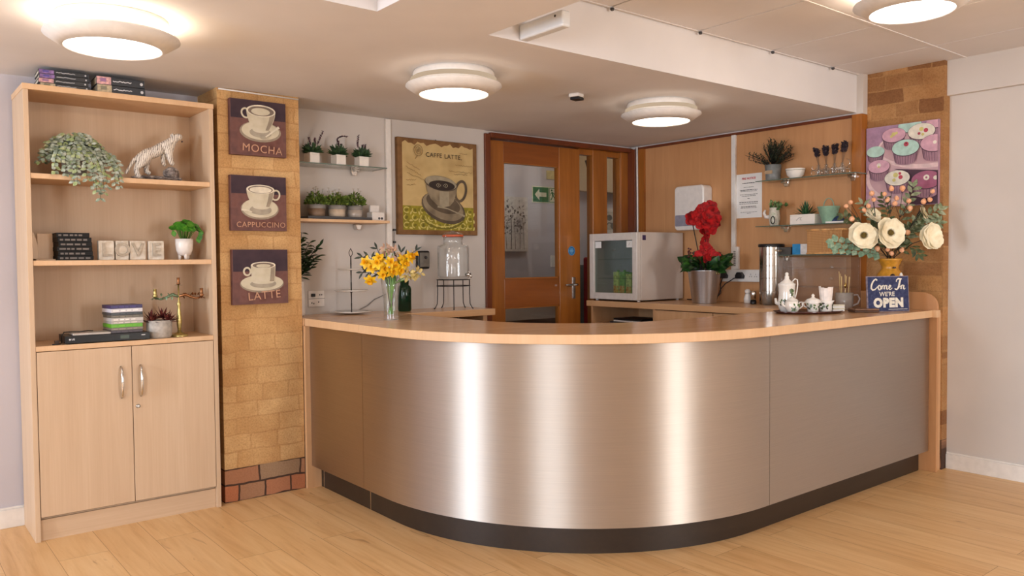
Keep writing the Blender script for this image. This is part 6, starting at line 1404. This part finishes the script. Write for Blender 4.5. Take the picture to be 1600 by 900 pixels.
# tea tray and tea set
tr = thing('serving_tray', 'oval dark red brown tray carrying the floral tea set', 'tray', (4.007, 2.40, ZT), -0.45)
MB().lathe([(0.150, 0), (0.175, 0.002), (0.200, 0.014), (0.203, 0.014), (0.178, 0.0), ], 56, closed=True, sq=(1, 0.62)).build('rim', plain('mahogany_tray', (70, 30, 24), 0.25, coat=0.4), tr)
MB().lathe([(0.001, 0.001), (0.172, 0.001), (0.172, 0.005), (0.001, 0.005)], 48, sq=(1, 0.62)).build('base', plain('tray_base', (84, 38, 30), 0.3, coat=0.4), tr)
leafp = plain('painted_green_leaf', (78, 104, 46), 0.3, vary=0.3, scale=90); dkp = plain('painted_dark_motif', (62, 58, 44), 0.3)
ZR = ZT+0.0055
def motifs(o, rfun, spots, sq=(1, 1)):
    """painted leaf sprays laid on the glaze of a lathe body"""
    mb = MB()
    for (ang, z, n) in spots:
        for i in range(n):
            a_ = ang+random.uniform(-0.32, 0.32); z_ = z+random.uniform(-0.016, 0.016); r = rfun(z_)+0.0012
            nrm = Vector((math.cos(a_), math.sin(a_), 0)); u = Vector((-math.sin(a_), math.cos(a_), 0)); th = random.uniform(0, PI); c = Vector((nrm.x*r*sq[0], nrm.y*r*sq[1], z_)); d1 = u*math.cos(th)+Vector((0, 0, 1))*math.sin(th); d2 = d1.cross(nrm)
            b_ = mb.vs([c+d1*0.0080*math.cos(k*PI/4)+d2*0.0042*math.sin(k*PI/4) for k in range(8)]); mb.face(range(b_, b_+8), random.choice((0, 0, 1)))
    mb.build('painted_leaves', [leafp, dkp], o)
def interp(prof):
    def f(z):
        for (r0, z0), (r1, z1) in zip(prof, prof[1:]):
            if z0 <= z <= z1 and z1 > z0: return r0+(r1-r0)*(z-z0)/(z1-z0)
        return prof[-1][0]
    return f
FR = math.atan2(-_f.y, -_f.x)      # side of a pot that looks into the room
random.seed(33)
def pot(name, label, cat, x, y, prof, lid=None, spout=None, handles=(), rotz=0.0, spots=(), z=ZR):
    o = thing(name, label, cat, (x, y, z)); MB().lathe(prof, 36, capt=False).build('body', 'china', o)
    if lid: MB().lathe(lid, 32).build('lid', 'china', o)
    if spout: MB().tube([on(*p) for p in spout[0]], spout[1], 10).build('spout', 'china', o)
    for h_ in handles: MB().tube([on(*p) for p in h_], 0.0035, 8).build('handle', 'china', o)
    motifs(o, interp(prof), spots); return o
tpf = [(0.030, 0), (0.034, 0.004), (0.046, 0.03), (0.047, 0.055), (0.042, 0.10), (0.044, 0.145), (0.047, 0.152), (0.043, 0.154), (0.038, 0.14)]
pot('teapot', 'tall white floral teapot with a knobbed lid at the back of the tray', 'teapot', 3.94, 2.49, tpf, [(0.044, 0.153), (0.036, 0.160), (0.020, 0.172), (0.012, 0.182), (0.013, 0.192), (0.007, 0.200), (0.011, 0.208), (0.004, 0.216), (0.001, 0.217)],
    ([(-0.035, 0.04), (-0.058, 0.05), (-0.062, 0.075)], [0.012, 0.009, 0.006]), [[(0.030, 0.165), (0.045, 0.180), (0.058, 0.175), (0.060, 0.15), (0.055, 0.11), (0.046, 0.075), (0.040, 0.06)]], spots=[(FR+0.3, 0.11, 12), (FR+0.35, 0.085, 7), (FR-0.8, 0.05, 9), (FR+0.9, 0.05, 6)])
cpf = [(0.020, 0), (0.024, 0.004), (0.036, 0.02), (0.040, 0.04), (0.036, 0.060), (0.031, 0.068), (0.027, 0.062)]
pot('milk_jug', 'squat white floral jug with a lid at the front left of the tray', 'jug', 3.875, 2.415, cpf, [(0.031, 0.066), (0.024, 0.074), (0.010, 0.080), (0.004, 0.088), (0.001, 0.090)],
    ([(-0.030, 0.03), (-0.050, 0.042), (-0.056, 0.060)], [0.009, 0.006, 0.005]), [[(0.034, 0.055), (0.052, 0.058), (0.054, 0.035), (0.036, 0.022)]], spots=[(FR-0.1, 0.03, 12), (FR+0.6, 0.05, 5)])
sgf = [(0.024, 0), (0.028, 0.004), (0.030, 0.02), (0.036, 0.045), (0.044, 0.060), (0.042, 0.062), (0.034, 0.05)]
pot('sugar_bowl', 'white floral sugar bowl with a pointed lid in the middle of the tray', 'bowl', 3.985, 2.36, sgf, [(0.042, 0.061), (0.030, 0.072), (0.014, 0.078), (0.006, 0.084), (0.009, 0.092), (0.003, 0.100), (0.001, 0.101)],
    None, [[(0.036, 0.050), (0.050, 0.056), (0.050, 0.036), (0.032, 0.026)], [(-0.036, 0.050), (-0.050, 0.056), (-0.050, 0.036), (-0.032, 0.026)]], spots=[(FR-0.9, 0.035, 9), (FR+0.9, 0.038, 9), (FR, 0.03, 3)])
pot('tea_cup', 'white floral cup holding sachets on the right of the tray', 'cup', 4.055, 2.325, [(0.026, 0), (0.030, 0.004), (0.031, 0.02), (0.036, 0.045), (0.044, 0.064), (0.041, 0.064), (0.030, 0.03), (0.001, 0.008)],
    None, None, [[(-0.036, 0.052), (-0.052, 0.055), (-0.050, 0.035), (-0.032, 0.024)]], spots=[(FR-0.9, 0.035, 10), (FR+1.0, 0.038, 9), (FR, 0.028, 3)])
random.seed(41)
for k in range(12):
    a_ = 2*PI*k/12; dx, dy = 0.024*math.cos(a_), 0.024*math.sin(a_); sw2 = MB()
    sw2.T = Matrix.Translation((dx, dy, 0.020)) @ Matrix.Rotation(a_+PI/2, 4, 'Z') @ Matrix.Rotation(0.10, 4, 'X')
    sw2.box(-0.010, -0.0009, 0, 0.010, 0.0009, random.uniform(0.105, 0.122))
    tag(sw2.build('sugar_sachet', plain('sachet_paper', (236, 226, 220), 0.6) if k == 0 else bpy.data.materials['sachet_paper'], loc=(4.055, 2.325, ZR)), 'white paper sachet standing in the right hand floral cup', 'sachet', 'sachets in the floral cup')
random.seed(43)
for k in range(4):
    tag(MB().box(-0.032, -0.024, 0, 0.032, 0.024, 0.0085).build('tea_sachet', 'paper' if k % 2 == 0 else plain('buff_sachet', (206, 198, 178), 0.7), loc=(4.128, 2.300, ZR+0.004+0.009*k), rotz=-0.67+random.uniform(-.12, .12), bevel=0.002),
        ['white square sachet at the bottom of the small pile on the tray', 'buff square sachet second from bottom of the small pile', 'white square sachet third from bottom of the small pile', 'buff square sachet on top of the small pile'][k], 'sachet', 'flat sachets piled at the tray edge')
mg = thing('mug', 'pale grey mug with a big loop handle holding wooden stirrers', 'mug', (4.385, 2.400, ZT))
MB().lathe([(0.038, 0), (0.042, 0.005), (0.048, 0.04), (0.049, 0.098), (0.045, 0.098), (0.043, 0.04), (0.001, 0.010)], 36, capt=False).build('body', plain('pale_grey_glaze', (166, 156, 148), 0.25), mg)
MB().tube([on(0.045, 0.083), on(0.075, 0.086), on(0.088, 0.062), on(0.078, 0.035), on(0.046, 0.022)], 0.005, 10).build('handle', plain('pale_pink_grey_glaze', (184, 166, 158), 0.25), mg)
random.seed(44)
stw = plain('birch_stirrer', (216, 186, 130), 0.7)
for k in range(7):
    a_ = 2*PI*k/7; b1 = (0.018*math.cos(a_), 0.018*math.sin(a_), 0.012); b2 = (0.030*math.cos(a_+0.4), 0.030*math.sin(a_+0.4), 0.205+random.uniform(-.02, .02))
    tag(MB().tube([b1, b2], 0.0028, 6, flat=0.5).build('stirrer', stw, loc=(4.385, 2.400, ZT)), 'thin wooden stirrer standing in the grey mug', 'stirrer', 'stirrers in the grey mug')
sp_ = thing('teaspoon', 'metal teaspoon standing bowl up in the grey mug', 'spoon', (4.385, 2.400, ZT))
MB().tube([(0.0, 0.0, 0.014), (-0.012, -0.01, 0.10), (-0.016, -0.014, 0.125)], 0.0018, 6).build('handle', 'chrome', sp_); MB().ball((-0.018, -0.016, 0.140), (0.010, 0.006, 0.016), 12, 8).build('bowl', plain('gilt_metal', (210, 180, 110), 0.2, 1.0), sp_)
wl = thing('wallet', 'slim brown leather wallet left of the blue sign', 'wallet', (4.27, 2.225, ZT), -0.67)
MB().box(-0.068, -0.045, 0, 0.068, 0.045, 0.009).build('lower_flap', plain('brown_leather', (84, 58, 44), 0.5, vary=0.15), wl, bevel=0.004, bevseg=3)
MB().box(-0.068, -0.045, 0.0095, 0.068, 0.045, 0.020).build('upper_flap', plain('tan_leather', (116, 84, 64), 0.5, vary=0.15), wl, bevel=0.005, bevseg=3)

# COME IN sign leaning back
ang = math.atan2(-0.135, 0.273)
sg = thing('open_sign', 'weathered navy sign reading Come In WE\'RE OPEN at the counter end', 'sign', (4.392, 2.146, ZT), ang)
SW, SH_ = 0.262, 0.196
tilt = 0.06
def signT(d=0.0): return Matrix.Rotation(-tilt, 4, 'X') @ frame((-SW/2, d, 0.0), (1, 0, 0), (0, 0, 1), (0, -1, 0))
a = MB(); a.T = signT(); a.box(0, 0.0005, -0.009, SW, SH_, 0.0, 0)
a.flat([(0.004, 0.004), (SW-0.004, 0.004), (SW-0.004, SH_-0.004), (0.004, SH_-0.004)], 0.0004, 1)
a.build('board', [plain('worn_lilac_edge', (132, 120, 130), 0.7, vary=0.2, scale=60), leafmat('weathered_navy', [(36, 42, 78), (46, 54, 92), (64, 70, 104)], 0.7, 60)], sg)
lt = leafmat('worn_cream_lettering', [(206, 198, 184), (226, 220, 206), (232, 228, 216)], 0.7, 80)
a = MB(); a.T = signT()
# brush script strokes for Come In, in sign units (width 1.0 over the script line)
def S(pts, w_, ox, oy, sc): a.stroke([(ox+p[0]*sc, oy+p[1]*sc) for p in pts], [q*sc*1.35 for q in w_] if isinstance(w_, list) else w_*sc*1.3, 0.0010)
def arc(cx, cy, rx, ry, a0, a1, n=14): return [(cx+rx*math.cos(a0+(a1-a0)*i/n), cy+ry*math.sin(a0+(a1-a0)*i/n)) for i in range(n+1)]
ox, oy, sc = 0.022, 0.120, 0.060
S([(0.62, 0.86), (0.66, 0.95), (0.56, 1.0), (0.40, 0.92), (0.22, 0.72), (0.08, 0.42), (0.06, 0.16), (0.20, 0.0), (0.42, 0.04), (0.62, 0.2), (0.72, 0.32)], [0.10, 0.10, 0.09, 0.10, 0.12, 0.13, 0.13, 0.12, 0.08, 0.06, 0.05], ox, oy, sc)
S(arc(0.92, 0.22, 0.14, 0.20, PI*0.5, PI*2.5), 0.10, ox, oy, sc)
S([(1.00, 0.38), (1.14, 0.34), (1.22, 0.42), (1.15, 0.05)], [0.05, 0.05, 0.08, 0.10], ox, oy, sc)
S([(1.19, 0.24), (1.33, 0.43), (1.44, 0.40), (1.40, 0.05)], [0.05, 0.07, 0.10, 0.10], ox, oy, sc); S([(1.43, 0.24), (1.58, 0.43), (1.69, 0.40), (1.65, 0.10), (1.72, 0.03), (1.86, 0.14)], [0.05, 0.07, 0.10, 0.10, 0.08, 0.05], ox, oy, sc)
S([(1.86, 0.14), (2.08, 0.26), (2.12, 0.38), (2.02, 0.43), (1.92, 0.30), (1.91, 0.12), (2.01, 0.02), (2.16, 0.08), (2.26, 0.18)], [0.05, 0.06, 0.08, 0.09, 0.10, 0.10, 0.09, 0.06, 0.04], ox, oy, sc)
ox += 0.17*sc
S([(2.52, 0.72), (2.56, 0.90), (2.76, 1.02), (3.05, 0.98), (3.12, 1.0)], [0.06, 0.09, 0.11, 0.08, 0.05], ox, oy, sc); S([(2.98, 0.98), (2.86, 0.60), (2.72, 0.16), (2.55, 0.02), (2.38, 0.06), (2.36, 0.14)], [0.12, 0.14, 0.13, 0.10, 0.09, 0.06], ox, oy, sc)
S([(2.78, 0.20), (2.96, 0.32), (3.06, 0.43), (3.00, 0.05)], [0.05, 0.05, 0.09, 0.11], ox, oy, sc); S([(3.04, 0.24), (3.20, 0.43), (3.32, 0.38), (3.26, 0.10), (3.34, 0.03), (3.46, 0.14)], [0.06, 0.08, 0.10, 0.10, 0.08, 0.05], ox, oy, sc)
a.text("WE'RE", 0.034, Matrix.Translation((SW*0.47, 0.096, 0.0012)), 0, bold=0.0005, space=1.0)
a.text('OPEN', 0.066, Matrix.Translation((SW*0.5, 0.047, 0.0012)), 0, bold=0.0046, space=1.14)
a.stroke([(0.13+0.005*i, 0.012+0.001*(i % 2)) for i in range(25)], 0.0022, 0.001)
a.build('lettering', lt, sg, fix=False)

# jointed vase with the silk flower arrangement
def at(x, y, d):
    v = _f*1.0 + _r*((x-800)/F_PX) + _d*((y-450)/F_PX)
    return Vector((0, 0, 1.22)) + v*d
VX, VY = 4.585, 2.235
vs_ = thing('flower_vase', 'mustard and brown waisted vase behind the blue sign', 'vase', (VX, VY, ZT))
mus = plain('mustard_glaze', (196, 138, 44), 0.3, vary=0.12, coat=0.3); brn = plain('dark_brown_glaze', (66, 44, 36), 0.3, coat=0.3)
MB().lathe([(0.036, 0), (0.042, 0.006), (0.062, 0.06), (0.076, 0.12), (0.080, 0.150)], 40, m=0, capt=False).build('lower_body', brn, vs_)
MB().lathe([(0.080, 0.1502), (0.078, 0.175), (0.066, 0.205), (0.048, 0.228), (0.044, 0.236), (0.047, 0.250), (0.062, 0.282), (0.066, 0.292), (0.062, 0.292), (0.043, 0.25), (0.040, 0.236), (0.060, 0.205)], 40, capb=False, capt=False).build('upper_body', mus, vs_)
mb = MB(); V0 = Vector((VX, VY, ZT))
for (dx, dz, w_, h_, m_) in ((-0.02, 0.185, 0.030, 0.022, 0), (0.028, 0.195, 0.018, 0.018, 1), (0.0, 0.240, 0.02, 0.006, 0)):
    p = on(dx, dz, -math.sqrt(max(0, (0.052 if dz > 0.22 else 0.079)**2-dx*dx))); mb.ball(p, (w_*0.5, w_*0.5, h_), 12, 8, m_)
mb.build('relief', [brn, 'china'], vs_)
VB = V0+Vector((0, 0, 0.245)); TOP = V0+Vector((0, 0, 0.30))
wht = leafmat('ivory_silk_petal', [(226, 210, 174), (240, 228, 196), (246, 238, 212)], 0.7, 25); ctr = leafmat('olive_brown_centre', [(66, 52, 20), (112, 92, 34)], 0.8, 120)
def stem_to(o, p, mat='darkmetal'):
    q = p-V0; b = VB-V0; t = TOP-V0; off = Vector((q.x, q.y, 0))*0.12
    MB().tube([b+off*0.3, t+off, (t+off).lerp(q, 0.5)+Vector((0, 0, 0.02)), q], 0.0022, 6).build('stem', mat, o)
def anemone(label, p, nrm, R_, centre=True, n_=7, seed=0, squash=1.0):
    random.seed(seed); o = thing('silk_anemone', label, 'flower', V0, 0, 'ivory silk flowers in the mustard vase'); C_ = p-V0; n, u, v = flower_basis(nrm); mb = MB()
    for ring_ in range(2):
        for k in range(n_):
            a_ = 2*PI*(k+0.5*ring_)/n_+random.uniform(-.15, .15); d = u*math.cos(a_)+v*math.sin(a_)+n*(0.22+0.25*ring_)
            mb.leaf(C_+n*0.003*ring_, d, R_*(1.0-0.15*ring_)*random.uniform(.86, 1.04), R_*1.0, 0, n, random.uniform(-.12, .25), cup=random.uniform(.1, .4), shape=[0.25, 0.7, 0.95, 1.08, 1.0, 0.62])
    mb.build('petals', wht, o)
    if centre:
        c = MB(); c.T = Matrix.Translation(C_+n*0.010) @ Matrix((u, v, n)).transposed().to_4x4(); c.ball((0, 0, 0.004), (R_*0.20, R_*0.20, R_*0.12), 12, 6, 0, 0.1)
        for k in range(22):
            a_ = 2*PI*k/22; c.tube([(R_*0.15*math.cos(a_), R_*0.15*math.sin(a_), 0.002), (R_*0.27*math.cos(a_), R_*0.27*math.sin(a_), 0.007)], 0.0012, 4)
        c.build('centre', ctr, o)
    stem_to(o, p-n*0.004); return o
anemone('large ivory flower with a dark centre, front left of the mustard vase', at(1349, 368, 4.50), (-0.75, -0.6, 0.05), 0.080, n_=8, seed=1)
anemone('large ivory flower with a dark centre, directly above the mustard vase', at(1390, 364, 4.47), (-0.55, -0.8, 0.1), 0.088, n_=8, seed=2)
anemone('large ivory flower turned sideways at the far right of the arrangement', at(1453, 371, 4.42), (-0.40, -0.88, 0.12), 0.080, False, seed=3)
anemone('smaller ivory flower high on the left of the arrangement', at(1364, 337, 4.56), (-0.3, -0.7, 0.5), 0.050, False, 6, seed=4)
anemone('smaller ivory flower high on the right beneath the cupcake print', at(1440, 332, 4.46), (0.3, -0.8, 0.3), 0.046, False, 6, seed=5)
peach = leafmat('peach_berry', [(222, 150, 108), (238, 178, 138), (244, 196, 160)], 0.6, 60)
sprays = [('peach berry spray reaching highest at the left of the arrangement', [(1329, 316), (1331, 342), (1322, 322)]), ('peach berry spray rising left of centre over the print', [(1350, 328), (1357, 322), (1362, 302), (1365, 312)]),
          ('peach berry spray at the centre before the cupcake print', [(1382, 303), (1386, 313), (1393, 295), (1401, 310)]), ('peach berry spray right of centre before the print', [(1410, 294), (1422, 325), (1420, 314), (1398, 318)]),
          ('peach berry spray farthest right below the cupcake print', [(1443, 315), (1453, 312), (1457, 299)]), ('peach berry cluster low at the neck of the mustard vase', [(1371, 388), (1387, 390), (1393, 396), (1409, 391), (1418, 363)])]
random.seed(51)
for lb, ps in sprays:
    o = thing('berry_spray', lb, 'berry spray', V0); P_ = [at(x, y, 4.52-0.12*max(0, (x-1400)/60)) for x, y in ps]; mb = MB(); s_ = MB(); c_ = sum(P_, Vector())/len(P_)
    for p in P_:
        q = p-V0; mb = MB(); mb.ball(q, random.uniform(0.012, 0.016), 10, 7); mb.ball(q+Vector((random.uniform(-.012, .012), 0, random.uniform(-.012, .012))), 0.009, 8, 6); mb.build('berry', peach, o)
        s_.tube([TOP-V0-Vector((0, 0, 0.02)), ((TOP-V0).lerp(c_-V0, 0.7)), q], 0.0014, 5)
    s_.build('stem', 'darkmetal', o)
sage = leafmat('sage_leaf', [(86, 100, 70), (126, 136, 104), (164, 168, 140)], 0.6, 40); euc = leafmat('grey_green_eucalyptus', [(84, 118, 96), (120, 148, 122), (160, 178, 150)], 0.6, 40); dkg = leafmat('deep_olive_leaf', [(48, 58, 34), (74, 84, 50), (108, 112, 76)], 0.6, 40)
fol = [('grey green eucalyptus sprig reaching far left over the basket', [(1375, 385), (1340, 382), (1302, 378)], euc, 0.036, 0.028, 7), ('second eucalyptus sprig, left, close under the ivory flower', [(1378, 380), (1345, 392), (1308, 388)], euc, 0.034, 0.026, 7),
       ('olive sprig at the upper left beside the wood post', [(1380, 380), (1345, 350), (1318, 338)], dkg, 0.034, 0.018, 7), ('sage sprig rising left between the berries', [(1385, 380), (1365, 345), (1348, 318)], sage, 0.036, 0.013, 8),
       ('sage sprig rising to the centre of the cupcake print', [(1390, 380), (1388, 340), (1380, 310)], dkg, 0.036, 0.014, 8), ('tall sage sprig right of the centre berries', [(1395, 380), (1412, 335), (1428, 292)], sage, 0.040, 0.017, 9),
       ('sage sprig sweeping right below the cupcake print', [(1398, 380), (1430, 345), (1468, 328)], sage, 0.042, 0.018, 9), ('long sage sprig ending at the right edge of the brick', [(1400, 382), (1435, 352), (1466, 348)], sage, 0.040, 0.016, 9),
       ('olive sprig behind the right ivory flower', [(1398, 382), (1420, 360), (1440, 342)], dkg, 0.040, 0.018, 9), ('olive sprig drooping at the right of the vase neck', [(1400, 388), (1425, 385), (1436, 398)], dkg, 0.034, 0.014, 6),
       ('small sage sprig curling below the right ivory flower', [(1402, 386), (1415, 372), (1425, 360)], sage, 0.034, 0.014, 6), ('olive sprig between the two large ivory flowers', [(1388, 382), (1372, 358), (1368, 345)], dkg, 0.034, 0.016, 8)]
for lb, ps, mt, L_, W_, n_ in fol:
    q = [VB+Vector((0, 0, 0.0)), TOP]+[at(x, y, 4.56-0.10*max(0, (x-1400)/60)) for x, y in ps[1:]]
    filler('leaf_sprig', lb, 'sprig', q, L_*1.15, W_*1.35, mt, None, tuple(V0), int(n_*1.9), flat_=0.2, face=(-0.85, -0.45, 0.3), start=0.42, stemmat=M['twig'])
